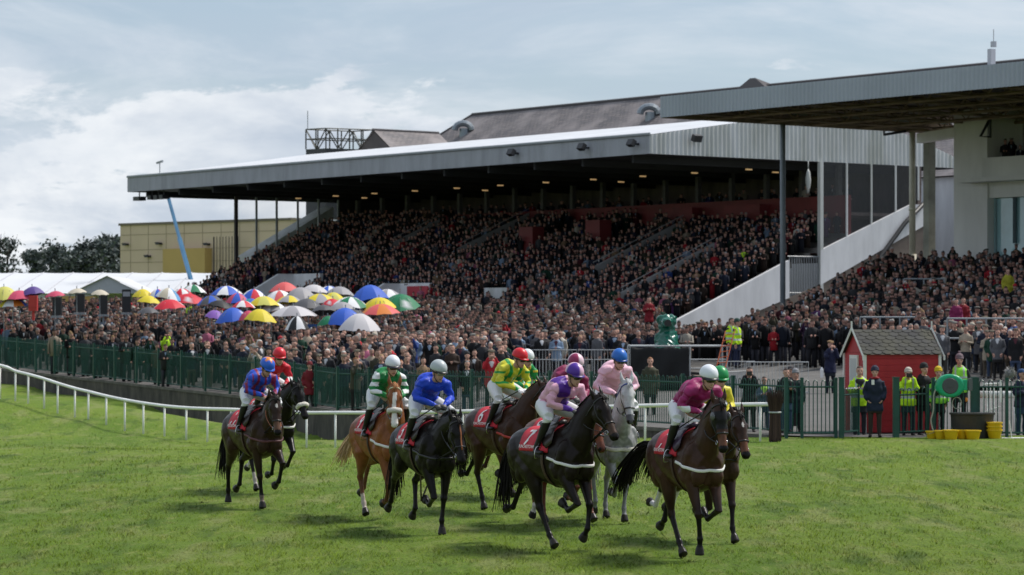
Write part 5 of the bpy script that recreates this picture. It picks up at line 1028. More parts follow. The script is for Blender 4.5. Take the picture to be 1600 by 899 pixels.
def marquees():
    R = thing('marquee', 'long white marquee with a sloping panelled roof, behind the bookmakers at the left', 'tent', (0, 0, 0)); M_TENT = mat('tent_sheet', (.60, .61, .64), .55, var=.05, scale=.2)
    ze, zr = 5.45, 7.35; x0, x1 = -52, -22; mb = MB(); n = 60; V = []
    for i in range(n+1):
        x = x0+(x1-x0)*i/n; sag = -.10*abs(math.sin(math.pi*i/5)); V += [[x, 225, ze], [x, 232, (ze+zr)/2+sag], [x, 240, zr+sag*.4], [x, 255, ze]]
    F = [[4*i+k, 4*i+4+k, 4*i+5+k, 4*i+1+k] for i in range(n) for k in range(3)]; mb.add(V, F); mb.build('roof', M_TENT, R, smooth=True)
    for k in range(13):
        x = x0+(x1-x0)*k/12; mb = MB(); mb.tube([[x, 225, ze+.03], [x, 232, (ze+zr)/2+.03], [x, 240, zr+.03]], .045, 4); mb.build('roof_seam', mat('seam', (.45, .46, .50), .6), R)
    mb = MB(); mb.box(((x0+x1)/2, 225.4, 3.9), (x1-x0, .1, 3.0)); mb.build('side_wall', mat('tent_side', (.55, .56, .60), .6, var=.1), R)
    G = thing('marquee', 'small white gabled porch tent above the black bookmaker boards', 'tent', (0, 0, 0)); Yg = 214; a, b, c = at(108, 459, Yg), at(167, 431, Yg), at(224, 458, Yg)
    mb = MB(); V = [a, b, c, a+Vector((0, 12, 0)), b+Vector((0, 12, 0)), c+Vector((0, 12, 0))]; mb.add([list(v) for v in V], [[0, 1, 4, 3], [1, 2, 5, 4]]); mb.build('roof', M_TENT, G)
    mb = MB(); mb.add([list(a+Vector((.1, .25, 0))), list(b+Vector((0, .25, -.08))), list(c+Vector((-.1, .25, 0)))], [[0, 1, 2]]); mb.build('gable', mat('tent_shade_sheet', (.50, .51, .56), .6, var=.05), G)
    for q in (a, c): mb = MB(); mb.tube([[q.x, q.y+.2, 2.3], [q.x, q.y+.2, q.z]], .1, 6); mb.build('tent_pole', M_STEEL, G)
    K = thing('kiosk', 'ochre fronted kiosk under the marquee eaves behind the bookmaker boards', 'kiosk', (0, 0, 0)); a, b = at(92, 463, 205), at(147, 472, 205); mb = MB(); mb.box(((a.x+b.x)/2, 206, (a.z+b.z)/2), (b.x-a.x, 1.5, a.z-b.z)); mb.build('fascia_board', mat('ochre_board', (.45, .30, .08), .7), K)
    mb = MB(); mb.box(((a.x+b.x)/2, 206, (b.z+2.4)/2), (b.x-a.x-.1, 1.4, b.z-2.4)); mb.build('counter', M_DARKWALL, K)
marquees()
def crane():
    Y = 235; a, b, c = at(299, 440, Y), at(262, 305, Y), at(243, 296, Y); R = thing('cherry_picker', 'blue telescopic lift boom rising in front of the cream building', 'crane', (a.x, Y, 2.3)); o = np.array([a.x, Y, 2.3]); A, B, C = [np.array(v)-o for v in (a, b, c)]
    MBL = mat('crane_blue', (.09, .24, .42), .45, var=.15, scale=1); mb = MB(); A0 = A+(A-B)*.1; q = A0+(B-A0)*.55; mb.tube([A0, q], [[.19, .19]]*2, 4); mb.build('boom', MBL, R); mb = MB(); mb.tube([q, B], [[.14, .14]]*2, 4); mb.build('boom_extension', MBL, R)
    mb = MB(); mb.tube([B, C], [[.13, .13]]*2, 4); mb.ell(B, (.32, .3, .3)); mb.build('jib', M_STEEL, R); mb = MB(); mb.box(C+[-.6, 0, -.1], (1.5, .9, .15))
    for dx in (-1.3, .1): mb.tube([C+[dx, 0, -.1], C+[dx, 0, .9]], .04, 4)
    mb.tube([C+[-1.3, 0, .9], C+[.1, 0, .9]], .04, 4); mb.build('basket', M_STEEL, R); mb = MB(); mb.box((A0[0]+.4, 0, .9), (4.2, 2.2, 1.2)); mb.build('chassis', MBL, R)
crane()

# ---------------------------------------------------------------- crowd
def lowpoly(arms, legs=True, hat=0):
    mb = MB(); reg = []
    def T(P, R, seg, r, ref=(0, 1, 0)):
        n0 = mb.n; mb.tube(P, R, seg, ref=ref); reg.extend([r]*(mb.n-n0))
    if legs:
        for s in (-1, 1): T([[0, s*.09, 0], [.0, s*.095, .45], [0, s*.09, .86]], [[.06, .07], [.06, .07], [.09, .1]], 5, 1)
    T([[0, 0, .70 if legs else .35], [0, 0, 1.0], [.01, 0, 1.28], [0, 0, 1.42], [0, 0, 1.49]], [[.18, .14], [.165, .13], [.185, .135], [.175, .11], [.07, .06]], 8, 0)
    T([[.02, 0, 1.47], [.03, 0, 1.56]], [[.05, .05]]*2, 6, 2)
    n0 = mb.n; V, F = ellipsoid((.035, 0, 1.645), (.10, .078, .125), None, 8, 6); mb.add(V, F); reg.extend([3 if (v[2] > 1.67 or v[0] < .0) else 2 for v in V])
    if hat == 1: n0 = mb.n; V, F = ellipsoid((.045, 0, 1.735), (.145, .108, .045), None, 8, 4); mb.add(V, F); reg.extend([6]*len(V))
    if hat == 2: n0 = mb.n; V, F = ellipsoid((.03, 0, 1.72), (.108, .088, .085), None, 8, 5); mb.add(V, F); reg.extend([6]*len(V))
    V = [[.118, -.035, 1.42], [.118, .035, 1.42], [.150, 0, 1.26]]; mb.add(V, [[0, 1, 2]]); reg.extend([4]*3)
    sh = lambda s: np.array([0, s*.175, 1.40])
    for s in (-1, 1):
        el = {'down': [-.02, s*.215, 1.12], 'front': [.02, s*.22, 1.14], 'face': [.17, s*.19, 1.25], 'fold': [.06, s*.21, 1.14]}[arms]; h = {'down': [.08, s*.22, .86], 'front': [.26, s*.08, 1.16], 'face': [.17, s*.06, 1.60], 'fold': [.2, -s*.05, 1.20]}[arms]
        el, h = np.array(el), np.array(h); T([sh(s), el, h], [[.06, .06], [.05, .05], [.038, .038]], 5, 0); d = (h-el)/np.linalg.norm(h-el); V, F = ellipsoid(h+d*.04, (.05, .04, .045), None, 6, 4); mb.add(V, F); reg.extend([2]*len(V))
    return np.concatenate(mb.V), mb.F, np.array(reg)
def standing_shapes(arms, female=0):
    # a standing figure, front +x, with fingers; returns mesh (unit height 1.75 m) and region per vertex
    mb = MB(); bones = []
    def limb(P, r, nm, seg=10, k=.05): mb.tube(P, r, seg, ref=(0, 1, .1)); bones.extend([(nm, P[i], P[i+1], k) for i in range(len(P)-1)])
    for s in (-1, 1):
        limb(np.array([[0, s*.09, .92], [.01, s*.10, .70], [.02, s*.105, .48], [-.005, s*.105, .28], [-.01, s*.11, .09]]), [[.10, .11], [.085, .09], [.062, .066], [.062, .066], [.05, .052]], 'trousers'); limb(np.array([[-.05, s*.11, .045], [.06, s*.12, .045], [.17, s*.135, .035]]), [[.04, .042], [.045, .042], [.04, .028]], 'shoes')
    mb.tube([[0, 0, .62], [0, 0, .80], [0, 0, .95], [0, 0, 1.08], [.01, 0, 1.25], [0, 0, 1.38], [0, 0, 1.46], [.01, 0, 1.50]], [[.195, .15], [.188, .145], [.178, .14], [.165, .13], [.182, .14], [.178, .12], [.13, .09], [.08, .075]], 16, smooth=2); bones.append(('coat', (0, 0, .75), (0, 0, 1.33), .15))
    limb(np.array([[.01, 0, 1.46], [.03, 0, 1.57]]), [[.058, .058], [.054, .054]], 'skin'); R0 = roty(.06); T = head_shapes(mb, (.045, 0, 1.64), R0); bones.append(('head', T(0, 0, .04), T(.02, 0, -.06), .09))
    mb.ell((.01, 0, 1.665), (.105, .088, .105), None, 12, 8)
    if female: mb.ell((-.02, 0, 1.60), (.085, .10, .15), None, 12, 8)
    for s in (-1, 1):
        A = {'down': ([-.02, s*.225, 1.13], [.06, s*.215, .88], (.1, 0, -1), (0, -s, 0)), 'pockets': ([-.06, s*.25, 1.14], [.09, s*.19, .95], (.3, -s*.5, -.8), (0, -s, 0)), 'camera': ([.15, s*.22, 1.22], [.19, s*.10, 1.53], (.25, -s*.55, .75), (-.6, -s*.5, .2)),
             'paper': ([.0, s*.235, 1.14], [.25, s*.12, 1.18], (.8, -s*.5, .25), (0, -s*.3, 1)), 'fold': ([.04, s*.235, 1.15], [.20, -s*.0+s*.06, 1.19], (.15, -s*1, .05), (-1, 0, 0)), 'wide': ([.0, s*.27, 1.16], [.10, s*.32, .95], (.3, s*.1, -1), (0, -s, 0))}[arms]
        sh, el, wr = np.array([0, s*.165, 1.40]), np.array(A[0]), np.array(A[1]); limb(np.array([sh, (sh+el)/2, el, (el+wr)/2, wr]), [[.068, .068], [.058, .058], [.050, .050], [.045, .045], [.040, .040]], 'coat'); hand(mb, wr, A[2], A[3], .8, side=s, s=1.0); d = np.array(A[2], float); bones.append(('skin', wr+d*.02, wr+d/np.linalg.norm(d)*.13, .035))
    return mb, bones, T, R0
def regions(P, bones):
    near = np.stack([segdist(P, b[1], b[2])[0]-b[3] for b in bones], 1).argmin(1); names = np.array([{'coat': 0, 'trousers': 1, 'skin': 2, 'head': 2, 'shoes': 5}[b[0]] for b in bones])[near]
    hd = np.array([b[0] == 'head' for b in bones])[near]; hairm = hd & ((P[:, 2] > 1.715-.05*np.clip((.06-P[:, 0])/.1, 0, 2)) | (P[:, 0] < .0)) ; names[hairm] = 3
    return names, hd
LIB = {}
def crowd_base(arms, female):
    k = (arms, female)
    if k not in LIB:
        mb, bones, T, R0 = standing_shapes(arms, female); me = bake(mb, .021, 3, 'spectator_body'); P = coords(me); reg, hd = regions(P, bones)
        sh = (reg == 0) & (P[:, 0] > .09) & (P[:, 2] > 1.24+2.2*np.abs(P[:, 1])) & (np.abs(P[:, 1]) < .07) & (P[:, 2] < 1.52); reg = reg.copy(); reg[sh] = 4
        LIB[k] = (me, P, reg, hd, bones)
    return LIB[k]
COATS = [('navy', (.012, .016, .032), 17), ('black', (.010, .010, .012), 22), ('charcoal', (.030, .030, .034), 14), ('dark brown', (.040, .024, .018), 4.5), ('olive tweed', (.050, .046, .030), 7), ('grey', (.10, .10, .11), 6), ('camel', (.26, .17, .10), 1.5), ('beige', (.36, .30, .23), 1.8), ('maroon', (.10, .012, .02), 2.5), ('red', (.42, .02, .03), 2), ('royal blue', (.02, .05, .20), .8), ('bottle green', (.012, .05, .03), 3), ('cream', (.55, .50, .43), 2), ('pale blue', (.22, .30, .42), 1.5), ('purple', (.07, .02, .09), .4), ('pink', (.50, .15, .24), .8)]
HAIRS = [('white hair', (.50, .48, .45), 2), ('grey hair', (.20, .19, .185), 4), ('dark hair', (.022, .015, .012), 8), ('brown hair', (.055, .032, .020), 5), ('blond hair', (.28, .18, .09), 1.5), ('ginger hair', (.20, .08, .03), .5)]
HATS = [('grey flat cap', (.14, .135, .125), 4, 1), ('tweed flat cap', (.10, .085, .06), 2.5, 1), ('brown trilby', (.08, .05, .03), 1.5, 1), ('black beanie', (.015, .015, .018), 1.5, 2), ('red woolly hat', (.35, .02, .03), .5, 2), ('cream hat', (.45, .40, .33), .8, 2)]
def pick(rs, L): w = np.array([l[2] for l in L], float); return L[rs.choice(len(L), p=w/w.sum())]
PVOM = [(26.6, 34.2, -4, 3.7), (41.2, 48.6, -2, 4.7), (24.5, 26.4, 9.5, 15.9), (17.5, 19.4, 11, 15.9), (18.0, 21, 2.8, 4.2), (8, 12.5, 14.6, 15.9), (30.8, 31.3, 9, 15.2), (39.8, 40.3, 8, 15), (13.0, 13.5, 6, 15.5), (6, 6.4, 3, 12.5)]
UMB_SPOTS = []
def crowd_points():
    rs = np.random.RandomState(21); out = []
    for t in np.arange(-6, 15.4, .75):
        for s in np.arange(.45, SL-.3, .46):
            if rs.rand() < .05+.25*(math.sin(s*.7+math.sin(t)*1.4)*math.sin(t*1.1+s*.3) > .72) or any(a < s < b and c < t < d for a, b, c, d in PVOM): continue
            s_, t_ = s+rs.normal(0, .07), t+.38+rs.normal(0, .07); q = st(s_, t_, 0); z = A_S(s_)+.42*(math.floor((t+6)/.75+1e-6)*.75)
            if z < float(z_encl(q[0], q[1]))+.1: continue
            out.append((q[0], q[1], z, 1))
    # behind the balcony front
    for s in np.arange(1, SL, .42):
        if rs.rand() < .75: q = st(s, 16.5+rs.rand()*2.2, 0); out.append((q[0], q[1], 9.9, 1))
    for u in (8.6, 9.0, 9.6, 10.3, 10.9, 11.8, 12.6, 13.5): q = uv(u, 15.35, 0); out.append((q[0], q[1], 10.42, 3))
    for X in np.arange(-36, 13, .74):
        fy = float(fence_y(X)); Y = fy+.55; row = 0
        while Y < 182:
            x, y = X+rs.uniform(-.25, .25), Y+rs.uniform(-.2, .2); row += 1
            t = (x-O0[0])*D2[0]+(y-O0[1])*D2[1]; s = (x-O0[0])*D1[0]+(y-O0[1])*D1[1]; 
            step = .86 if y < 118 else 1.15; Y += step
            ppx = 800+x/y*FPX
            if ppx > 1000 and y < 108 or (ppx > 800 and y < 104) or (ppx > 640 and y < fy+9+ (ppx-640)*.02): 
                if not (ppx < 800 and rs.rand() < .22): continue
            if s < 0 and t > -1: continue
            if ppx > 1035 and y > 126: continue
            if x > 8.3+(y-115)*.335-.4 and y > 100: continue
            if t > -6 and s > 0 and s < SL and A_S(s)+.42*(t+6) > float(z_encl(x, y))+.1: continue
            if 330 < ppx < 700 and 128 < y < 150 and rs.rand() < .35: continue
            if rs.rand() < .10+.22*(math.sin(x*.9+math.sin(y*.4)*2)*math.sin(y*.5+math.sin(x*.6)) > .35): continue
            out.append((x, y, float(z_encl(x, y)), 2))
    for X in np.arange(7.6, 34, .66):
        for Y in np.arange(98, 150, .78):
            x, y = X+rs.uniform(-.18, .18), Y+rs.uniform(-.15, .15); v = (x-N0[0])*D2[0]+(y-N0[1])*D2[1]; ppx = 800+x/y*FPX
            if not (x > 8.3+(y-115)*.335) or v > 14.2: continue
            vmin = -14.6 if ppx < 1340 else (-16.5 if ppx < 1470 else -17.6)
            if v < vmin or rs.rand() < .10: continue
            if v < vmin+2.4 and rs.rand() < .5 and ppx > 1340: continue
            out.append((x, y, float(z_near(x, y)), 3))
    return out
MARKS = [(0, 'at the left edge'), (86, 'below the first bookmaker board'), (120, 'below the second bookmaker board'), (156, 'below the third bookmaker board'), (193, 'below the fourth bookmaker board'), (240, 'under the yellow umbrellas'), (290, 'under the red umbrellas'), (340, 'left of the striped blue jockey'), (414, 'above the striped blue jockey'),
         (460, 'right of the red capped jockey'), (500, 'between red and green jockeys'), (560, 'left of the green hooped jockey'), (609, 'above the green hooped jockey'), (645, 'between green and blue jockeys'), (682, 'above the royal blue jockey'), (735, 'right of the royal blue jockey'), (775, 'left of the yellow jockey'), (809, 'above the yellow jockey'), (850, 'left of the purple capped jockey'), (890, 'above the purple capped jockey'),
         (957, 'above the grey horse'), (1010, 'above the black drape'), (1042, 'behind the covered camera'), (1100, 'above the front right jockey'), (1135, 'beside the orange ladder'), (1180, 'right of the orange ladder'), (1215, 'by the tall roof post'), (1255, 'above the steel barriers'), (1297, 'near the man in the tan cap'), (1345, 'above the left end of the red shed'), (1400, 'above the middle of the red shed'), (1450, 'above the right end of the red shed'), (1500, 'above the hose reel'), (1545, 'above the yellow buckets'), (1590, 'at the right edge')]
M_PERSON = mat('person_clothes', attr=True, rough=.75, spec=.25, var=.15, scale=14, bump=.3, bscale=30, bdist=.01)
def crowd():
    rs = np.random.RandomState(5); pts = crowd_points()
    cand = sorted([p for p in pts if p[3] in (2, 3) and -15 < px(p)[0] < 1615 and px(p)[1] > 300], key=lambda p: p[1]+(0 if p[3] == 3 else 0))
    solo = cand[:272]; ss = set(id(p) for p in solo); used = set(); hats = {}
    for X, Y, Z, zone in solo:
        x, y = px((X, Y, Z+1.6)); mk = min(MARKS, key=lambda m: abs(m[0]-x))[1]; where = {2: 'behind the green fence', 3: 'on the right hand terrace'}[zone]
        for tries in range(60):
            c = pick(rs, COATS); hat = pick(rs, HATS) if rs.rand() < .30 else None; h = pick(rs, HAIRS); fem = int(rs.rand() < .3 and not hat); arms = ['down', 'pockets', 'camera', 'paper', 'fold'][rs.choice(5, p=[.25, .25, .1, .25, .15])]
            act = {'down': 'arms down', 'pockets': 'hands in pockets', 'camera': 'hands at face', 'paper': 'holding hands out', 'fold': 'arms folded'}[arms]
            lab = f"{c[0]} coat, {hat[0] if hat else h[0]}, {act}, {mk}"
            if len(lab.split()) > 16: continue
            if lab not in used: break
        used.add(lab); me0, P, reg, hd, bones = crowd_base(arms, fem); me = me0.copy(); tr = [(.02, .022, .03), (.015, .014, .015), (.06, .055, .05), (.04, .06, .11), (.10, .08, .06)][rs.randint(5)]; sk = np.array(SKIN)*rs.uniform(.8, 1.15)
        pal = np.array([c[1], tr, sk, h[1], [(.6, .6, .62), (.30, .38, .5), (.08, .02, .03), c[1], c[1], c[1]][rs.randint(6)], (.012, .01, .01), (0, 0, 0)]); C = pal[reg]; C = face_cols(P, C, (.045, 0, 1.64), roty(.06), 1.0, sk); cz = rs.uniform(.62, .86); C[(reg == 0) & (P[:, 2] < cz)] = tr
        setcol(me, C); sc_ = rs.uniform(.93, 1.05); dirx = math.atan2(-Y, (rs.normal(-.05, .25))*Y-X)
        o = link('person', me, M_PERSON); o.location = (X, Y, Z); o.rotation_euler = (0, 0, dirx+rs.normal(0, .25)); o.scale = (sc_*rs.uniform(.95, 1.12), sc_*rs.uniform(.95, 1.12), sc_); tag(o, lab, 'spectator', 'spectators watching from behind the fence' if zone == 2 else 'spectators on the near terrace')
        if hat:
            k = hat[0]
            if k not in hats:
                mb = MB()
                if hat[3] == 1: mb.ell((.03, 0, 1.752), (.122, .105, .042), roty(.12), 14, 8); mb.ell((.125, 0, 1.728), (.055, .075, .012), roty(.2), 12, 6)
                else: mb.ell((.012, 0, 1.715), (.113, .097, .090), roty(-.15), 14, 9); mb.ell((-.0, 0, 1.815), (.02, .02, .02))
                hats[k] = mb.mesh('hat', True); hats[k].materials.append(mat('hat_'+k.replace(' ', '_'), hat[1], .85, var=.3, scale=40))
            link('hat', hats[k], [], o)
    rest = [p for p in pts if id(p) not in ss]; vari = []
    for arms in ('down', 'front', 'face', 'fold'):
        for hat in (0, 0, 1, 2): vari.append((lowpoly(arms, True, hat), lowpoly(arms, False, hat), hat))
    pw = np.array([w for a in range(4) for w in (.43, .43, .10, .04)]); aw = np.array([.35]*4+[.35]*4+[.12]*4+[.18]*4); pw = pw*aw; pw /= pw.sum()
    for zone, nm, lab in ((1, 'main_stand_crowd', 'packed dark coated crowd on the terrace of the main stand'), (2, 'enclosure_crowd', 'crowd standing on the flat between the green fence and the main stand'), (3, 'near_stand_crowd', 'crowd higher up the terrace of the near stand at the right')):
        Vs, Ls, Ns, Cs, n0 = [], [], [], [], 0
        ps = [p for p in rest if p[3] == zone]
        for X, Y, Z, _ in ps:
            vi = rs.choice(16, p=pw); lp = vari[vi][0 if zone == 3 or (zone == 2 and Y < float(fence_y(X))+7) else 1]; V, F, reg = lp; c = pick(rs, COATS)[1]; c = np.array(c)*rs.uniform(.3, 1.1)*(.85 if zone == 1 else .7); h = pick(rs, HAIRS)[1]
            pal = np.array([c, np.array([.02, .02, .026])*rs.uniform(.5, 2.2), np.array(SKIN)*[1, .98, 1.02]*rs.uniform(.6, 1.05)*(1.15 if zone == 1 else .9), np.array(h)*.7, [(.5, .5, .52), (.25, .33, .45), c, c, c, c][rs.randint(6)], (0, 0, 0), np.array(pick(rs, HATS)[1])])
            if rs.rand() < .0012: pal[0] = (.42, .66, .03)
            yw = math.atan2(-Y, -X*.9+rs.normal(0, 12)) if zone != 1 else math.atan2(-Y, -X*.9-20+rs.normal(0, 25)); k = rs.uniform(.86, 1.08); W_ = (V*[k*rs.uniform(1, 1.15), k*rs.uniform(1, 1.15), k]) @ rotz(yw).T+[X, Y, Z]
            Vs.append(W_); Cs.append(pal[reg]); 
            for f in F: Ls.extend([i+n0 for i in f]); Ns.append(len(f))
            n0 += len(V)
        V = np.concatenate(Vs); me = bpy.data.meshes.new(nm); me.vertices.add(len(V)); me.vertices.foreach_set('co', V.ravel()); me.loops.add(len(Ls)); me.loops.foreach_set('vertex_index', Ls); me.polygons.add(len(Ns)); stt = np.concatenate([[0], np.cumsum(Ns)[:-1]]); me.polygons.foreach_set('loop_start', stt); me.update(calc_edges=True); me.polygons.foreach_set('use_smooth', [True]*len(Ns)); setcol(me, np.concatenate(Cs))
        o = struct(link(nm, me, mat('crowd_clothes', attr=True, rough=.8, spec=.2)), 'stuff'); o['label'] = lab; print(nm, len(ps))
_t0 = _t.time(); crowd(); print('crowd', _t.time()-_t0)

# ---------------------------------------------------------------- umbrellas
UMB = {'y': (.62, .50, .03), 'yg': (.52, .50, .12), 'pk': (.50, .06, .12), 'pu': (.09, .05, .22), 'b': (.03, .10, .48), 'lb': (.10, .30, .55), 'w': (.68, .68, .70), 'r': (.55, .02, .04), 'g': (.01, .16, .07), 'gr': (.30, .29, .31), 'dg': (.08, .08, .09), 'k': (.02, .02, .022), 'o': (.60, .18, .03), 't': (.02, .28, .30), 'lg': (.50, .48, .50), 'be': (.50, .45, .36), 'pv': (.22, .10, .40), 'c': (.60, .10, .10)}
UNAME = {'y': 'yellow', 'yg': 'pale yellow', 'pk': 'pink', 'pu': 'dark purple', 'b': 'blue', 'lb': 'light blue', 'w': 'white', 'r': 'red', 'g': 'green', 'gr': 'grey', 'dg': 'dark grey', 'k': 'black', 'o': 'orange', 't': 'teal', 'lg': 'pale grey', 'be': 'beige', 'pv': 'violet', 'c': 'coral'}
UL_ = [(6, 448, 466, 46, 'yg', 'at the left edge'), (30, 454, 469, 52, 'pk', 'near the left edge'), (50, 448, 462, 38, 'pu', 'near the left edge'), (20, 465, 480, 46, 'b y w o', 'below the pink one'), (86, 455, 464, 32, 'pk', 'over the first bookmaker board'), (120, 451, 459, 30, 'be', 'capping the second bookmaker board'), (156, 453, 461, 28, 'be', 'capping the third bookmaker board'),
  (222, 452, 463, 30, 'y', 'right of the fourth bookmaker board'), (233, 462, 474, 36, 'y', 'lower one, left of the red umbrellas'), (246, 452, 467, 30, 'r w b', 'left of the beige and blue one'), (264, 450, 468, 40, 'be w lb', 'behind the red umbrellas'), (283, 451, 463, 34, 'r w', 'above the big red one'), (302, 445, 459, 40, 'w g w', 'behind the big red one'), (295, 459, 473, 52, 'r', 'larger of two, right one'), (264, 468, 483, 50, 'r', 'lower left of the two'),
  (346, 470, 482, 42, 'k', 'between red and blue groups'), (231, 480, 490, 32, 'dg', 'under the left yellow ones'), (354, 447, 461, 48, 'b w', 'top left of the blue group'), (372, 458, 476, 40, 'pk b', 'in the blue group'), (397, 452, 468, 42, 'w b r', 'left of the coral one'), (392, 467, 483, 40, 'b t', 'above the blue domed one'), (412, 463, 480, 50, 'yg y', 'right of the teal one'), (337, 485, 497, 32, 'pv', 'left of the blue dome'), (362, 481, 503, 50, 'b', 'domed, between violet and pink'), (386, 486, 499, 30, 'pk', 'between blue and yellow domes'), (407, 483, 503, 50, 'y', 'domed, lowest of the yellow'),
  (482, 467, 481, 46, 'dg', 'dark one behind the widest grey one'), (533, 472, 486, 44, 'gr', 'above the lower blue one'), (424, 472, 486, 44, 'gr w', 'between yellow and grey'), (452, 462, 475, 44, 'y gr', 'left of the big grey one'), (380, 470, 483, 38, 'r w', 'between the blue striped and teal ones'), (505, 477, 490, 42, 'dg', 'right of the widest grey one'), (607, 452, 466, 46, 'gr w', 'behind the dark green one'), (328, 462, 475, 40, 'dg b', 'right of the big red one'), (492, 445, 457, 42, 'lg', 'behind the grey one right of the coral'), (552, 484, 498, 46, 'dg', 'between the lower blue and orange ones'),
  (445, 441, 458, 48, 'c', 'topmost of the middle group'), (436, 454, 470, 48, 'w w c', 'under the coral one'), (470, 449, 472, 56, 'gr', 'right of the coral one'), (500, 459, 474, 56, 'gr y gr', 'behind the pale grey one'), (520, 457, 472, 38, 'y yg', 'left of the big blue one'), (514, 447, 456, 32, 'w b', 'behind the grey ones'), (532, 448, 462, 44, 'gr', 'left of the big blue one'), (575, 446, 476, 66, 'b', 'biggest, right of the grey ones'), (548, 464, 479, 52, 'g w', 'under the big blue one'), (520, 467, 479, 34, 'r', 'under the yellow one'),
  (592, 465, 482, 52, 'y', 'behind the dark green one'), (594, 475, 491, 60, 'c o', 'under the yellow and green ones'), (625, 460, 480, 60, 'g', 'rightmost of all'), (458, 478, 495, 74, 'gr lg', 'widest, centre of the middle group'), (540, 481, 509, 62, 'b', 'lower one, left of the light grey'), (512, 494, 508, 32, 'g', 'peeping out left of the lower blue'), (562, 490, 518, 66, 'lg', 'lowest, in front of the blue one'), (464, 494, 516, 36, 'w k', 'below the wide grey one')]
def umbrella(i, x, ya, yr, w, cols, where):
    rs = np.random.RandomState(100+i); Y = 113+rs.uniform(-1, 2)+(505-yr)*.36 if x > 200 else 127; Rr = w/2/FPX*Y*1.08; za, zr = at(x, ya, Y).z, at(x, yr, Y).z; X = X_at(x, Y); cs = cols.split(); h = (za-zr)*.98; gz_ = float(z_encl(X, Y)) if x > 0 else 2
    names = ' and '.join(dict.fromkeys(UNAME[c] for c in cs)); R = thing('umbrella', f'{names} umbrella {where}', 'umbrella', (X, Y, gz_), rs.uniform(0, 6), 'umbrellas over the bookmakers'); zc = za-gz_; V = []; C = []; F = []; tl = rs.normal(0, .10, 2); nr = 6; sg = 16
    for k in range(8):
        col = np.array(UMB[cs[k % len(cs)]]); b = len(V)
        for r in range(nr+1):
            for q in range(3):
                a = 2*math.pi*(k+q/2)/8; f = r/nr; rr = Rr*f*(1 if q != 1 else .955); V.append([rr*math.cos(a), rr*math.sin(a), zc-h*(f**1.9)*(1 if q != 1 else 1.0)+(.03*f if q == 1 else 0)+rr*(math.cos(a)*tl[0]+math.sin(a)*tl[1])])
                C.append(col if not (r in (4, 5) and q == 1 and k % 4 == 1 and cs[0] in ('b', 'r', 'g') and len(cs) == 1) else np.array((.6, .6, .62)))
        F += [[b+r*3+q, b+r*3+3+q, b+r*3+4+q, b+r*3+1+q] for r in range(nr) for q in range(2)]
    mb = MB(); mb.add(V, F, 0, np.array(C)); o = mb.build('canopy', mat('umbrella_cloth', attr=True, rough=.6, spec=.3, bump=.2, bscale=3), R, smooth=True)
    mb = MB(); mb.tube([[0, 0, 0], [0, 0, zc+.12]], .02, 6); mb.build('pole', M_STEEL, R)
    mb = MB()
    for k in range(8): a = 2*math.pi*k/8; mb.tube([[0, 0, zc-.02], [Rr*.55*math.cos(a), Rr*.55*math.sin(a), zc-h*.32-.02], [Rr*math.cos(a), Rr*math.sin(a), zc-h+Rr*(math.cos(a)*tl[0]+math.sin(a)*tl[1])-.02]], .008, 3)
    mb.build('ribs', M_STEEL, R)
for i, u in enumerate(UL_): umbrella(i, *u)
def boards():
    for i, (x0, x1, y0, y1, lab) in enumerate([(77, 91, 464, 493, 'first'), (113, 127, 459, 488, 'second'), (150, 163, 461, 491, 'third'), (186, 200, 452, 488, 'fourth')]):
        Y = 131; a, b = at(x0, y0, Y), at(x1, y1, Y); g_ = float(z_encl(a.x, Y)); R = thing('bookmaker_board', f'tall black bookmaker board, {lab} from the left above the crowd', 'board', ((a.x+b.x)/2, Y+1, g_), .1*(i-1.5), 'bookmaker boards'); mb = MB(); mb.box((0, 0, (a.z+b.z)/2-g_), (b.x-a.x, .18, a.z-b.z)); mb.build('panel', mat('board_black', (.012, .012, .016), .5), R)
        mb = MB(); mb.box((0, .02, (b.z-g_)/2), (.08, .08, b.z-g_)); mb.build('stand', M_STEEL, R)
        mb = MB(); mb.box((0, 0, b.z-g_-.06), (b.x-a.x+.1, .3, .1)); mb.build('tray', M_STEEL, R)
        if i == 3: mb = MB(); mb.box((0, -.105, a.z-g_-.22), ((b.x-a.x)*.8, .02, .22)); mb.build('header', mat('board_print', (.30, .31, .34), .6), R)
    for x, y0, y1, w, c, lab in ((487, 507, 526, 20, (.02, .08, .25), 'dark blue bookmaker box below the lower blue umbrella'), (52, 462, 486, 13, (.45, .03, .03), 'red and orange banner behind the striped umbrella at left')):
        Y = 118; a = at(x-w/2, y0, Y); b = at(x+w/2, y1, Y); mb = MB(); mb.box((0, 0, 0), (b.x-a.x, .3, a.z-b.z)); mb.box((0, 0, -(a.z-b.z)/2-.2), (.1, .1, .4)); mb.box((0, -.16, .05), ((b.x-a.x)*.8, .03, (a.z-b.z)*.7)); o = mb.build('bookmaker_box', mat('box_'+lab[:6].replace(' ', '_'), c, .6)); o.location = ((a.x+b.x)/2, Y, (a.z+b.z)/2); tag(o, lab, 'box')
boards()
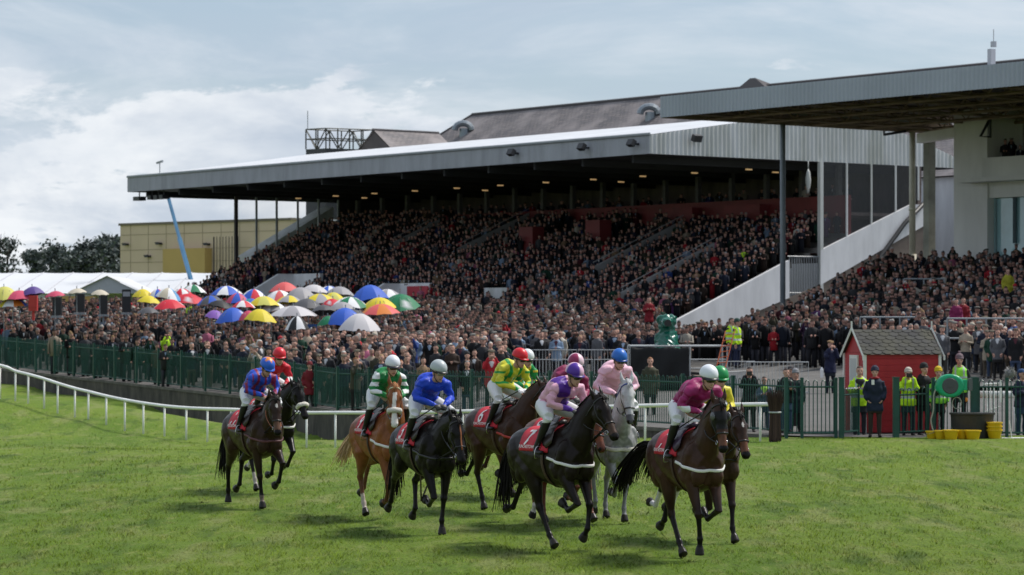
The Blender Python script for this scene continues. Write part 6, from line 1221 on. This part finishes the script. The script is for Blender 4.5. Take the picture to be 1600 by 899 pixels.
# ---------------------------------------------------------------- things by the fence
M_HIVIS = mat('hi_vis_yellow', (.50, .78, .02), .6, var=.12, scale=12, bump=.3, bscale=14)
M_STRIPE = mat('reflective_tape', (.45, .47, .48), .35)
def shed():
    Yc = 72.0; p = at(1352, 683, Yc); ph = math.radians(12); zg = .26
    R = thing('shed', 'small red boarded shed with a dark felt tile roof and white trim', 'shed', (p.x, Yc, zg), ph); L, Wd, He, Hr = 1.96, 1.55, 2.02, .56   # x along the long wall, y back
    M_RB = mat('red_boards', (.40, .022, .03), .6, var=.15, scale=3); M_WT = mat('white_trim', (.72, .70, .66), .6, var=.1, scale=4)
    w = MB()
    for k in range(13):
        z = k*He/13; d = .012; hz = He/13-.006
        for (c, s) in (((L/2, 0, z+hz/2), (L, .03, hz)), ((L/2, Wd, z+hz/2), (L, .03, hz)), ((0, Wd/2, z+hz/2), (.03, Wd, hz)), ((L, Wd/2, z+hz/2), (.03, Wd, hz))):
            w.box(c, s, rot=rotx(.12) if s[0] > 1 and c[1] < .1 else None)
    for x in (0, L): w.add([[x, 0, He], [x, Wd, He], [x, Wd/2, He+Hr]], [[0, 1, 2]])
    w.box((L/2, Wd/2, He/2), (L-.04, Wd-.04, He-.02)); w.build('wall', M_RB, R)
    # hexagonal felt tiles: overlapping courses
    rf = MB(); rs = np.random.RandomState(1); run = math.hypot(Wd/2+.10, Hr+.07); n = 7
    for side in (0, 1):
        for r in range(n):
            f0, f1 = r/n, (r+1.25)/n
            for k in range(9):
                x0 = -.08+(L+.16)*(k-(.5 if r % 2 else 0))/8; x1 = x0+(L+.16)/8-.012; x0 = max(x0, -.08); x1 = min(x1, L+.08)
                if x1-x0 < .03: continue
                xm, f = (x1-x0)*.28, lambda u: None
                def P(x, g, lift): y = -.10+(Wd/2+.10)*g; z = He-.05+(Hr+.07)*g; y = y if side == 0 else Wd-y; return [x, y, z+lift]
                pts = [P(x0, f0+.45/n, .018), P(x0+xm, f0, .022), P(x1-xm, f0, .022), P(x1, f0+.45/n, .018), P(x1, min(f1, 1), .008), P(x0, min(f1, 1), .008)]; c = rs.uniform(.7, 1.25)
                rf.add(pts, [[0, 1, 2, 3, 4, 5]], 0, np.array([.032, .032, .034])*c)
        g = MB(); rf.add([P(-.08, 0, 0), P(L+.08, 0, 0), P(L+.08, 1, 0), P(-.08, 1, 0)], [[0, 1, 2, 3]], 0, (.02, .02, .02))
    roof = rf.build('roof', mat('felt_tiles', attr=True, rough=.85, second=(.062, .06, .035), scale=.9, bump=.3, bscale=60), R)
    for x in (-.10, L+.10):
        m = MB()
        for sd in (0, 1):
            a = np.array([x, -.14 if sd == 0 else Wd+.14, He-.10]); b = np.array([x, Wd/2, He+Hr+.06]); m.tube([a, b], [[.018, .05]]*2, 4, ref=(1, 0, 0))
        m.box((x, Wd/2, He+Hr+.13), (.03, .04, .22)); m.box((x, -.14, He-.13), (.035, .05, .12)); m.build('barge_board', M_WT, roof)
    for x in (0, L):
        for y in (0, Wd): m = MB(); m.box((x+(-.02 if x == 0 else .02), y+(-.02 if y == 0 else .02), He/2-.02), (.07, .07, He)); m.build('corner_trim', M_WT, R)
    m = MB(); m.box((-.03, Wd*.5, 1.48), (.05, .62, .95)); wn = m.build('window_frame', M_WT, R); m = MB(); m.box((-.058, Wd*.5, 1.48), (.012, .46, .78)); m.build('pane', mat('shed_pane', (.55, .58, .58), .15), wn)
    m = MB(); m.box((-.03, Wd*.5, .5), (.04, .62, 1.0)); m.build('door', M_WT, R)
shed()

def barrier(x0, x1, y0, Y0, Y1=None, n=1, zb=None, lab='', h=1.1):
    Y1 = Y1 or Y0; a = np.array([X_at(x0, Y0), Y0]); b = np.array([X_at(x1, Y1), Y1]); d = (b-a)/n
    for i in range(n):
        p = a+d*i; L = np.linalg.norm(d)-.06; z = at(0, y0, Y0).z-h; R = thing('crowd_barrier', f'{lab}, {["first", "second", "third"][i]} length' if n > 1 else lab, 'barrier', (p[0], p[1], z), math.atan2(d[1], d[0]), 'galvanised steel crowd barriers'); mb = MB()
        mb.tube([[0, 0, .12], [0, 0, h], [L, 0, h], [L, 0, .12]], .022, 6, closed=True, ref=(0, 1, 0)); mb.build('frame', mat('galvanised_tube', (.42, .43, .44), .4, metal=.3, var=.15, scale=3), R)
        mb = MB()
        for k in range(1, int(L/.12)): mb.tube([[k*.12, 0, .12], [k*.12, 0, h]], .009, 4)
        mb.build('bars', MATS['galvanised_tube'], R)
        for xx in (.3, L-.3): mb = MB(); mb.box((xx, 0, .03), (.05, .6, .04)); mb.box((xx, 0, .09), (.04, .04, .12)); mb.build('foot', MATS['galvanised_tube'], R)
barrier(822, 985, 547, 104, n=2, lab='grey steel barrier in the far row right of the yellow jockey')
barrier(816, 985, 562, 98, n=3, lab='grey steel barrier in the nearer row behind the pink jockeys')
barrier(1120, 1182, 565, 98, lab='short steel barrier under the orange ladder')
barrier(1166, 1266, 566, 92, n=1, lab='steel barrier left of the man in the tan cap')
barrier(1100, 1166, 584, 87, 92, n=1, lab='slanting steel barrier behind the front right jockey')

def terrace_rail(x0, x1, y0, Y, lab, n=4, h=1.15, Y1=None):
    a, b = at(x0, y0, Y), at(x1, y0, Y1 or Y); R = thing('handrail', lab, 'handrail', (a.x, a.y, a.z-h), math.atan2(b.y-a.y, b.x-a.x), 'steel handrails on the terraces'); L = math.hypot(b.x-a.x, b.y-a.y); dz = 0
    for z in (h, h*.55): m = MB(); m.tube([[0, 0, z], [L, 0, z]], .035, 6, ref=(0, 0, 1)); m.build('rail', M_STEEL, R)
    for k in range(n+1): m = MB(); m.tube([[L*k/n, 0, -.3], [L*k/n, 0, h]], .035, 6); m.build('rail_post', M_STEEL, R)
terrace_rail(1480, 1602, 498, 103, 'grey handrail on the near terrace above the hose reel', 4, 1.6)
terrace_rail(1344, 1437, 496, 110, 'grey handrail on the near terrace above the red shed', 3)
terrace_rail(1412, 1475, 436, 128, 'handrail in the middle of the near terrace crowd', 2)
def stair_rail():
    R = thing('handrail', 'slanting steel stair rails left of centre at the foot of the main terrace', 'handrail', (0, 0, 0), 0, 'steel handrails on the terraces'); Y = 158
    a, b = at(672, 505, Y), at(728, 478, Y+3); c = at(652, 516, Y-2)
    for dz in (0, -.5, -.95): m = MB(); m.tube([[c.x, c.y, c.z+dz], [a.x, a.y, a.z+dz], [b.x, b.y, b.z+dz]], .04, 5); m.build('rail', M_STEEL, R)
    for k in range(7): q = a.lerp(b, k/6); m = MB(); m.tube([[q.x, q.y, q.z-1.2], [q.x, q.y, q.z]], .03, 4); m.build('rail_post', M_STEEL, R)
stair_rail()

def platform():
    Y = 96; a, b = at(985, 541, Y), at(1078, 541, Y); zg = .75; R = thing('camera_platform', 'black draped camera platform with grey top rails, behind the green fence', 'platform', (a.x, Y, zg)); W_ = b.x-a.x; W2 = X_at(1136, Y)-a.x; H_ = a.z-zg; M_T = MATS['galvanised_tube']
    for x in (0, W_, W2):
        for y in (0, 2.2): m = MB(); m.tube([[x, y, 0], [x, y, H_]], .03, 6); m.build('upright', M_T, R)
    for y in (0, 2.2): m = MB(); m.tube([[0, y, H_], [W2, y, H_]], .03, 6, ref=(0, 0, 1)); m.build('top_rail', M_T, R)
    for z in (.45, .75): m = MB(); m.tube([[W_, 0, H_-z], [W2, 0, H_-z]], .02, 5, ref=(0, 0, 1)); m.build('mid_rail', M_T, R)
    m = MB(); m.box((W2/2, 1.1, H_-1.05), (W2, 2.3, .08)); m.build('deck', mat('deck_ply', (.10, .075, .055), .8), R)
    def drape(x0, x1, ztop, zbot, y, seed):
        rs = np.random.RandomState(seed); nx, nz = 34, 12; V = []
        for i in range(nx):
            for j in range(nz):
                u, v = i/(nx-1), j/(nz-1); V.append([x0+(x1-x0)*u, y-.05*math.sin(u*23+v*2)*(.2+v)-.04*math.sin(u*9+v*6)-.02*rs.rand(), ztop-.05*math.sin(math.pi*u*3)**2*(1-v)-(ztop-zbot)*v])
        m = MB(); m.add(V, [[i*nz+j, (i+1)*nz+j, (i+1)*nz+j+1, i*nz+j+1] for i in range(nx-1) for j in range(nz-1)]); o = m.build('drape', mat('black_drape', (.007, .007, .008), .8, bump=.4, bscale=5, bdist=.05), R, smooth=True); s = o.modifiers.new('s', 'SOLIDIFY'); s.thickness = .012
    drape(.0, W_-.03, H_-.02, .1, -.06, 1); drape(W_+.05, W2+.3, H_-.98, .1, -.03, 2); drape(-.0, W2, H_-.9, .1, 2.26, 3)
    # covered television camera
    p = at(1042, 540, Y+.9); C = thing('covered_camera', 'television camera under a shiny dark green rain cover on the platform', 'camera', (p.x, Y+.9, zg+H_-1.0)); rs = np.random.RandomState(5); mb = MB()
    mb.tube([[0, 0, .9], [0, 0, 1.15], [0, 0, 1.45], [0, 0, 1.75], [0, 0, 1.98], [0, 0, 2.06]], [[.56, .46], [.42, .38], [.25, .27], [.23, .32], [.21, .36], [.10, .22]], 16, smooth=2); mb.tube([[-.05, -.55, 1.78], [0, -.2, 1.80], [0, .3, 1.75]], [[.17, .14], [.22, .20], [.2, .16]], 12)
    for k in range(7): a_ = rs.uniform(0, 6.28); mb.ell((math.cos(a_)*.3, math.sin(a_)*.25, .95+rs.rand()*.5), (.14, .12, .22), None, 8, 6)
    me = bake(mb, .035, 3, 'cover'); Q = coords(me); nr = np.zeros(Q.size); me.vertices.foreach_get('normal', nr); nr = nr.reshape(-1, 3); d = np.sin(Q[:, 0]*19+np.sin(Q[:, 2]*11)*2)*np.sin(Q[:, 2]*15+Q[:, 1]*9+np.sin(Q[:, 0]*7)*2); me.vertices.foreach_set('co', (Q+nr*(d*.028)[:, None]).ravel()); me.update()
    link('rain_cover', me, mat('green_waterproof', (.006, .11, .075), .22, spec=.6, bump=.3, bscale=9), C); m = MB(); m.tube([[0, -.62, 1.78], [0, -.5, 1.78]], .12, 12); m.build('lens_opening', M_LEATHER, C)
    m = MB(); m.tube([[0, 0, 0], [0, 0, .95]], .10, 8)
    for k in range(3): a_ = 2.1*k; m.tube([[0, 0, .75], [math.cos(a_)*.4, math.sin(a_)*.4, .0]], .03, 5)
    m.build('pedestal', M_LEATHER, C)
    # ladder
    a, b = at(1126, 575, Y-.5), at(1141, 516, Y+.2); Ld = thing('ladder', 'orange ladder leaning against the right end of the camera platform', 'ladder', (a.x, a.y, a.z)); A = np.zeros(3); B = np.array([b.x-a.x, b.y-a.y, b.z-a.z]); A = A-(B)*.25; sd = np.array([.16, 0, .03]); M_LD = mat('orange_grp', (.46, .10, .03), .5)
    for s_ in (-1, 1): m = MB(); m.tube([A+sd*s_, B+sd*s_], [[.018, .038]]*2, 4, ref=(1, 0, 0)); m.build('stile', M_LD, Ld)
    for k in range(8): q = A+(B-A)*(k+.6)/8.4; m = MB(); m.tube([q-sd, q+sd], .015, 6, ref=(0, 0, 1)); m.build('rung', M_LD, Ld)
platform()

def birch():
    p = at(1211, 687, 68.25); R = thing('birch_bundle', 'upright bundle of dark birch twigs at the end of the white rail', 'birch bundle', (p.x, 68.25, .17)); rs = np.random.RandomState(2); mb = MB()
    for k in range(420):
        a = rs.uniform(0, 6.28); r = .15*math.sqrt(rs.rand()); b = np.array([math.cos(a)*r, math.sin(a)*r, rs.uniform(0, .2)]); f = 1.0+rs.uniform(.0, .5); t = np.array([b[0]*f*1.2, b[1]*f*1.2, rs.uniform(1.0, 1.27)]); m_ = np.array([b[0]*.85, b[1]*.85, .72]); mb.tube([b, m_, t], [.009, .007, .003], 3, col=np.array([.05, .028, .022])*rs.uniform(.5, 1.8), smooth=2)
    mb.build('twigs', mat('birch_twig', attr=True, rough=.85), R); mb = MB(); a = np.linspace(0, 2*math.pi, 17)[:-1]; mb.tube([[.145*math.cos(t), .145*math.sin(t), .72] for t in a], [[.018, .008]]*16, 6, ref=(0, 0, 1), closed=True); mb.build('tie', M_STRIPE, R)
birch()
def reel():
    Y = 69.6; p = at(1484, 603, Y); R = thing('hose_reel', 'round green hose reel with a dark grey centre, fixed to the fence post', 'hose reel', (p.x, Y, p.z)); MG = mat('reel_green', (.0, .33, .16), .35, spec=.5); mb = MB()
    mb.tube([[0, .15, 0], [0, .12, 0], [0, -.12, 0], [0, -.15, 0]], [[.30, .24], [.345, .285], [.345, .285], [.30, .24]], 28, ref=(1, 0, 0)); mb.box((.26, 0, .02), (.30, .24, .26)); mb.box((-.24, 0, -.06), (.24, .2, .14)); o = mb.build('casing', MG, R); bv = o.modifiers.new('b', 'BEVEL'); bv.width = .015; bv.segments = 2
    mb = MB(); mb.tube([[-.01, -.15, .0], [-.01, -.172, 0]], [[.20, .20], [.18, .18]], 26, ref=(1, 0, 0)); mb.tube([[-.01, -.17, .0], [-.01, -.185, 0]], [[.06, .045]]*2, 12, ref=(1, 0, 0)); mb.build('hub_disc', mat('reel_grey', (.06, .065, .075), .5), R); mb = MB(); mb.box((.44, .02, .03), (.24, .07, .2)); mb.box((.50, .05, .03), (.10, .18, .3)); mb.build('bracket', mat('bracket_grey', (.10, .11, .12), .5), R)
    mb = MB(); mb.tube([[-.30, -.05, -.02], [-.40, -.1, -.2], [-.42, -.12, -.6], [-.48, -.14, -.85], [-.42, -.2, -1.14]], .017, 8, smooth=5); mb.tube([[.16+.11*math.cos(t), -.05-t*.01, -.42+.14*math.sin(t)] for t in np.linspace(0, 8, 26)], .012, 6); mb.build('hose', mat('pale_hose', (.30, .30, .24), .5), R, smooth=True); mb = MB(); mb.ell((.40, -.06, -.34), (.035, .035, .06)); mb.build('nozzle', mat('orange_nozzle', (.6, .2, .02), .4), R, smooth=True)
    Y = 69.35; z0 = .2; p = at(1516, 680, Y+.5); T = MB(); T.tube([[0, 0, 0], [0, 0, .30], [0, 0, .585], [0, 0, .60], [0, 0, .64], [0, 0, .63], [0, 0, .40]], [[.47, .36], [.50, .39], [.53, .42], [.56, .45], [.56, .45], [.51, .40], [.48, .36]], 30, ref=(1, 0, 0), cap=False); T.tube([[0, 0, .005], [0, 0, .38]], [[.46, .35], [.47, .36]], 30, ref=(1, 0, 0)); o = T.build('tub', mat('black_rubber', (.02, .019, .019), .6, var=.2, scale=5), smooth=False); o.location = (p.x, Y+.2, z0); tag(o, 'large round black rubber tub below the green hose reel', 'tub')
    MY = mat('yellow_plastic', (.66, .42, .005), .4, spec=.5)
    for x, w, h, Y_, lab in ((1457, .17, .19, 69.2, 'small yellow bucket, leftmost of the row'), (1470, .16, .21, 69.0, 'yellow bucket, second from the left'), (1486, .19, .23, 68.75, 'yellow bucket, middle of the row with a wide rim'), (1504, .15, .22, 69.0, 'yellow bucket, fourth from the left, before the black tub'), (1520, .20, .22, 68.8, 'yellow bucket, fifth from the left, before the black tub'), (1554, .19, .40, 69.2, 'tall stack of yellow buckets right of the black tub')):
        mb = MB(); n = 3 if h > .3 else 1; g_ = float(z_track(X_at(x, Y_), Y_))
        R = thing('bucket', lab, 'bucket', (X_at(x, Y_), Y_, g_), x*.37, 'yellow plastic buckets by the tub')
        for k in range(n): dz = k*.09; hh = h-.09*(n-1); mb = MB(); mb.tube([[0, 0, dz], [0, 0, dz+hh-.03], [0, 0, dz+hh-.03], [0, 0, dz+hh], [0, 0, dz+hh-.005], [0, 0, dz+.02]], [w*.72, w*.95, w*1.04, w*1.04, w*.93, w*.68], 20, cap=False); mb.tube([[0, 0, dz+.01], [0, 0, dz+.02]], w*.70, 20); mb.build('pail', MY, R)
        mb = MB(); mb.tube([[w*math.cos(t), w*math.sin(t), h-.02-.0*math.sin(t)] if False else [w*1.03*math.cos(t), -w*.15-w*.95*abs(math.sin(t)), h-.03-.05*abs(math.sin(t))] for t in np.linspace(0, math.pi, 9)], .004, 5); mb.build('handle', M_STEEL, R)
    # pale gate-like stand leaning behind the right fence
    p = at(1543, 682, 71); mb = MB()
    for k in range(5): mb.tube([[k*.09, 0, .55], [k*.09, .05, 1.35]], .012, 4)
    mb.tube([[-.02, 0, .6], [.42, .02, .75]], .012, 4); mb.tube([[0, .04, 1.3], [.42, .04, 1.33]], .016, 4); mb.tube([[.42, 0, .85], [.44, .04, 1.4]], .03, 4); mb.tube([[.1, 0, 0], [.1, .02, .6]], .012, 4); mb.tube([[.3, 0, 0], [.3, .02, .6]], .012, 4); o = mb.build('folding_stand', M_PVC); o.location = (p.x-.1, 71, .2); tag(o, 'white folding stand leaning behind the fence near the hose reel', 'stand')
    mb = MB(); mb.tube([[0, 0, .02], [1.2, -.02, .03]], .025, 5, ref=(0, 0, 1)); mb.tube([[.25, 0, .02], [.2, .08, .45]], .015, 5); o = mb.build('white_pipe', M_PVC); o.location = (X_at(1565, 69.3), 69.3, .2); tag(o, 'white plastic pipe lying on the grass at the right edge', 'pipe')
reel()

# ---------------------------------------------------------------- people by the gate and fence
def person(label, x, yfoot, Y, arms='down', H=1.75, face=0, coat=(.02, .02, .03), coatname='coat', long=.62, tr=(.02, .02, .022), hair=(.03, .02, .015), hat=None, shirt=None, vest=None, scarf=None, skin=SKIN, prop=None, female=0, group=None, bag=None):
    z = at(x, yfoot, Y).z; X = X_at(x, Y); s = H/1.75; R = thing('person', label, 'person', (X, Y, z), -math.pi/2+math.radians(face), group); R.scale = (s, s, s); mb, bones, T, R0 = standing_shapes(arms, female); me = bake(mb, .0135, 3, 'person_body'); P = coords(me); reg, hd = regions(P, bones)
    pal = np.array([coat, tr, skin, hair, coat, (.012, .01, .01), coat]); C = pal[reg]; C = face_cols(P, C, (.045, 0, 1.64), R0, 1.0, np.array(skin)); k = (reg == 0) & (P[:, 2] < long); C[k] = tr
    if shirt is not None: sh = (reg == 0) & (P[:, 0] > .10) & (P[:, 2] > 1.22+1.4*np.abs(P[:, 1])) & (P[:, 2] < 1.52); C[sh] = shirt
    setcol(me, C); link('body', me, M_PERSON, R)
    # coat as clothing over the body
    cb = MB(); cb.tube([[0, 0, long+.0], [0, 0, long+.15], [0, 0, .95], [0, 0, 1.10], [.01, 0, 1.26], [.0, 0, 1.39], [0, 0, 1.47], [.01, 0, 1.50]], [[.218, .172], [.208, .165], [.195, .156], [.182, .148], [.197, .156], [.192, .135], [.14, .10], [.095, .09]], 18, smooth=2)
    if not (vest and vest.get('sleeveless')):
        for b in bones:
            if b[0] == 'coat' and abs(b[1][1]) > .1: cb.tube([b[1], b[2]], [[.072, .072], [.062, .062]], 10)
    cm = bake(cb, .017, 4, 'coat'); Q = coords(cm); nr = np.zeros(Q.size); cm.vertices.foreach_get('normal', nr); nr = nr.reshape(-1, 3); d = np.sin(Q[:, 2]*27+np.sin(Q[:, 1]*12+Q[:, 0]*9)*2)*.006+np.sin(Q[:, 1]*31+Q[:, 2]*8)*.004; Q = Q+nr*d[:, None]; cm.vertices.foreach_set('co', Q.ravel()); cm.update()
    base = vest['col'] if vest else coat; CC = np.tile(np.array(base), (len(Q), 1))
    if vest:
        tape = (np.abs(Q[:, 2]-1.02) < .028) | (np.abs(Q[:, 2]-1.22) < .022) | ((np.abs(np.abs(Q[:, 1])-.10) < .022) & (Q[:, 2] > 1.2)); CC[tape] = (.42, .45, .46)
        if vest.get('low'): CC[Q[:, 2] < vest['low']] = vest.get('lowcol', (.02, .025, .04))
    if shirt is not None: CC[(Q[:, 0] > .10) & (Q[:, 2] > 1.22+1.4*np.abs(Q[:, 1])) & (Q[:, 2] < 1.52)] = shirt
    setcol(cm, CC); link('coat' if not vest else 'hi_vis_jacket', cm, M_PERSON, R)
    if hat:
        m = MB(); hc, kind = hat
        if kind == 'beanie': m.ell((.012, 0, 1.715), (.116, .100, .098), roty(-.12), 16, 10); m.tube([[.02+.108*math.cos(a), .094*math.sin(a), 1.685+.012*math.cos(a)] for a in np.linspace(0, 2*math.pi, 21)[:-1]], [[.026, .012]]*20, 8, ref=(0, 0, 1), closed=True)
        elif kind == 'bobble': m.ell((.012, 0, 1.715), (.116, .100, .10), roty(-.12), 16, 10); m.ell((-.01, 0, 1.835), (.035, .035, .035), None, 8, 6); m.tube([[.02+.108*math.cos(a), .094*math.sin(a), 1.685] for a in np.linspace(0, 2*math.pi, 21)[:-1]], [[.026, .012]]*20, 8, ref=(0, 0, 1), closed=True)
        elif kind == 'cap': m.ell((.01, 0, 1.725), (.114, .098, .075), None, 16, 10); m.ell((.13, 0, 1.712), (.07, .075, .010), roty(.15), 12, 6)
        else: m.ell((.025, 0, 1.752), (.128, .110, .045), roty(.12), 16, 8); m.ell((.125, 0, 1.728), (.055, .08, .012), roty(.2), 12, 6)
        m.build('hat', mat('hat_%02d%02d%02d' % tuple(int(c*99) for c in hc), hc, .85, var=.15, scale=60, bump=.5, bscale=90), R, smooth=True)
    if scarf: m = MB(); m.tube([[.02+.085*math.cos(a), .085*math.sin(a), 1.49+.01*math.cos(a)] for a in np.linspace(0, 2*math.pi, 17)[:-1]], [[.03, .028]]*16, 8, ref=(0, 0, 1), closed=True); m.build('scarf', mat('scarf_red', scarf, .8), R, smooth=True)
    if prop == 'camera':
        p = MB(); p.box((.22, 0, 1.60), (.07, .14, .10)); p.tube([[.24, 0, 1.60], [.33, 0, 1.60], [.42, 0, 1.60]], [.045, .05, .055], 14, ref=(0, 1, 0)); q = p.build('camera', M_LEATHER); a = R.rotation_euler.z; q.location = R.location; q.rotation_euler = R.rotation_euler; q.scale = R.scale; tag(q, 'black long lens camera held by the '+' '.join(label.replace(',', '').split()[:8]), 'camera')
    if prop == 'tele':
        p = MB(); p.box((.32, -.05, 1.20), (.12, .16, .14)); p.tube([[.36, -.05, 1.20], [.48, -.05, 1.16], [.68, -.06, 1.09]], [.05, .055, .07], 14, ref=(0, 1, 0)); q = p.build('camera', M_LEATHER); q.location = R.location; q.rotation_euler = R.rotation_euler; tag(q, 'black telephoto camera of the '+' '.join(label.replace(',', '').split()[:8]), 'camera')
    return R
def people():
    HV = (.50, .78, .02); NV = (.012, .018, .038)
    person('bareheaded man in a yellow hi vis jacket, behind the left gate leaf', 1343, 684, 71.3, 'paper', 1.78, 0, HV, long=.78, tr=(.02, .022, .03), hair=(.06, .035, .025), shirt=(.02, .02, .02), vest=dict(col=HV, low=.0))
    person('man in a navy coat, bobble hat and red scarf, standing in the gateway', 1367, 684, 69.9, 'pockets', 1.72, -6, NV, long=.66, tr=(.035, .024, .022), hat=((.02, .02, .045), 'beanie'), scarf=(.30, .02, .03))
    m = MB(); m.box((0, 0, 0), (.07, .01, .12)); o = m.build('race_badge', M_NUM); o.location = (X_at(1364, 69.7), 69.70, 1.58); tag(o, 'white cardboard badge hanging on the navy coat', 'badge')
    person('photographer in a cream hat and yellow jacket, behind the right gate leaf', 1419, 682, 71.2, 'camera', 1.68, 0, HV, long=.80, tr=(.014, .03, .035), hat=((.50, .44, .38), 'beanie'), vest=dict(col=HV), prop='camera')
    person('photographer in a black hood and black clothes, beside the yellow jacketed one', 1443, 682, 71.4, 'paper', 1.80, 25, (.010, .010, .012), long=.74, tr=(.01, .01, .012), hat=((.010, .010, .011), 'beanie'), hair=(.01, .01, .01), prop='tele')
    person('steward in a yellow woolly hat and green vest, left of the hose reel', 1466, 682, 71.0, 'down', 1.70, 0, (.010, .010, .012), long=.84, tr=(.012, .012, .014), hat=((.62, .42, .01), 'beanie'), vest=dict(col=(.28, .70, .06)))
    person('tall steward in a mauve bobble hat and green vest, behind the hose reel', 1499, 668, 72.6, 'wide', 1.83, -5, (.03, .03, .032), long=.84, tr=(.012, .012, .014), hat=((.16, .11, .13), 'bobble'), vest=dict(col=(.28, .70, .06), sleeveless=1))
    person('man in a blue cap and navy jacket leaning over the fence at the right edge', 1596, 684, 71.2, 'paper', 1.68, 30, (.018, .022, .045), long=.80, tr=(.02, .04, .08), hat=((.02, .06, .16), 'cap'))
    m = MB(); rs = np.random.RandomState(3); m.ell((0, 0, 0), (.13, .10, .12)); 
    for k in range(160): d = rs.normal(0, 1, 3); d /= np.linalg.norm(d); m.tube([d*.09, d*.16+rs.normal(0, .02, 3)], [.012, .003], 3)
    o = m.build('furry_windshield', mat('grey_fur', (.26, .25, .25), .95), smooth=True); o.location = at(1578, 583, 70.6); tag(o, 'fluffy grey microphone windshield beside the man at the right edge', 'windshield')
    person('dark haired photographer in a black coat behind the fence, right of the front horse', 1171, 677, 72.8, 'camera', 1.68, -5, (.015, .015, .018), long=.78, tr=(.012, .012, .014), hair=(.015, .012, .012), prop='camera')
    person('child in a blue and yellow jacket behind the fence, left of the birch bundle', 1194, 675, 73.5, 'paper', 1.42, 0, (.10, .14, .20), long=.82, tr=(.03, .05, .09), hair=(.03, .02, .015), shirt=(.4, .7, .1))
    person('dark haired person in black leaning over the fence, right of the birch bundle', 1228, 677, 71.6, 'paper', 1.62, 10, (.010, .012, .014), long=.82, tr=(.03, .06, .10), hair=(.03, .02, .02))
    person('woman in a grey woolly hat and padded dark green coat, right of the birch bundle', 1243, 677, 72.3, 'down', 1.60, 0, (.012, .024, .026), long=.55, tr=(.012, .014, .016), hat=((.24, .24, .26), 'beanie'), female=1)
    person('person in a dark cap further back, between the two by the birch bundle', 1236, 672, 75.5, 'down', 1.66, 0, (.015, .015, .02), hat=((.05, .045, .05), 'cap'))
    person('man in a tan flat cap and navy coat left of the red shed', 1297, 617, 94, 'camera', 1.75, 20, (.014, .016, .045), long=.72, tr=(.016, .02, .03), hat=((.22, .13, .06), 'flat'))
    m = MB(); m.tube([[0, 0, .0], [0, 0, .25], [0, 0, .34]], [[.14, .05], [.15, .06], [.05, .02]], 12); o = m.build('carrier_bag', M_NUM); o.location = at(1284, 590, 93.8); tag(o, 'white plastic carrier bag held by the man in the tan cap', 'bag')
    person('ginger haired man in an olive coat behind the fence, below the black drape', 1016, 655, 81.5, 'down', 1.76, 0, (.05, .05, .03), hair=(.20, .09, .04), long=.7)
    person('steward in a green hood and yellow vest, right of the orange ladder', 1151, 575, 103, 'down', 1.75, 60, (.012, .05, .045), hat=((.02, .06, .05), 'beanie'), vest=dict(col=HV), long=.85, tr=(.015, .02, .05))
    person('steward in a yellow vest, close behind the steward in the green hood', 1143, 573, 105, 'down', 1.78, 40, (.05, .05, .03), vest=dict(col=HV), long=.85, tr=(.015, .02, .05))
    person('person in a red hooded jacket against the fence, between red and green jockeys', 484, 645, 95.6, 'pockets', 1.68, 0, (.16, .012, .02), hat=((.17, .012, .02), 'beanie'))
    person('woman in a red coat in the crowd left of the green covered camera', 1014, 525, 118, 'paper', 1.6, 0, (.20, .012, .02), female=1)
    person('man in a vivid yellow jacket high on the near terrace at the right', 1575, 484, 122, 'down', 1.75, 0, (.30, .28, .025))
    person('person in a pink jacket by the handrail above the yellow buckets', 1494, 534, 107, 'down', 1.6, 0, (.20, .02, .08))
    person('person in a red coat by the handrail, next to the pink jacket', 1505, 535, 107.5, 'down', 1.68, 0, (.20, .012, .02))
    person('person in a purple coat in front of the pale box, high in the main stand', 865, 432, 190, 'down', 1.7, 0, (.22, .02, .25))
_t0 = _t.time(); people();
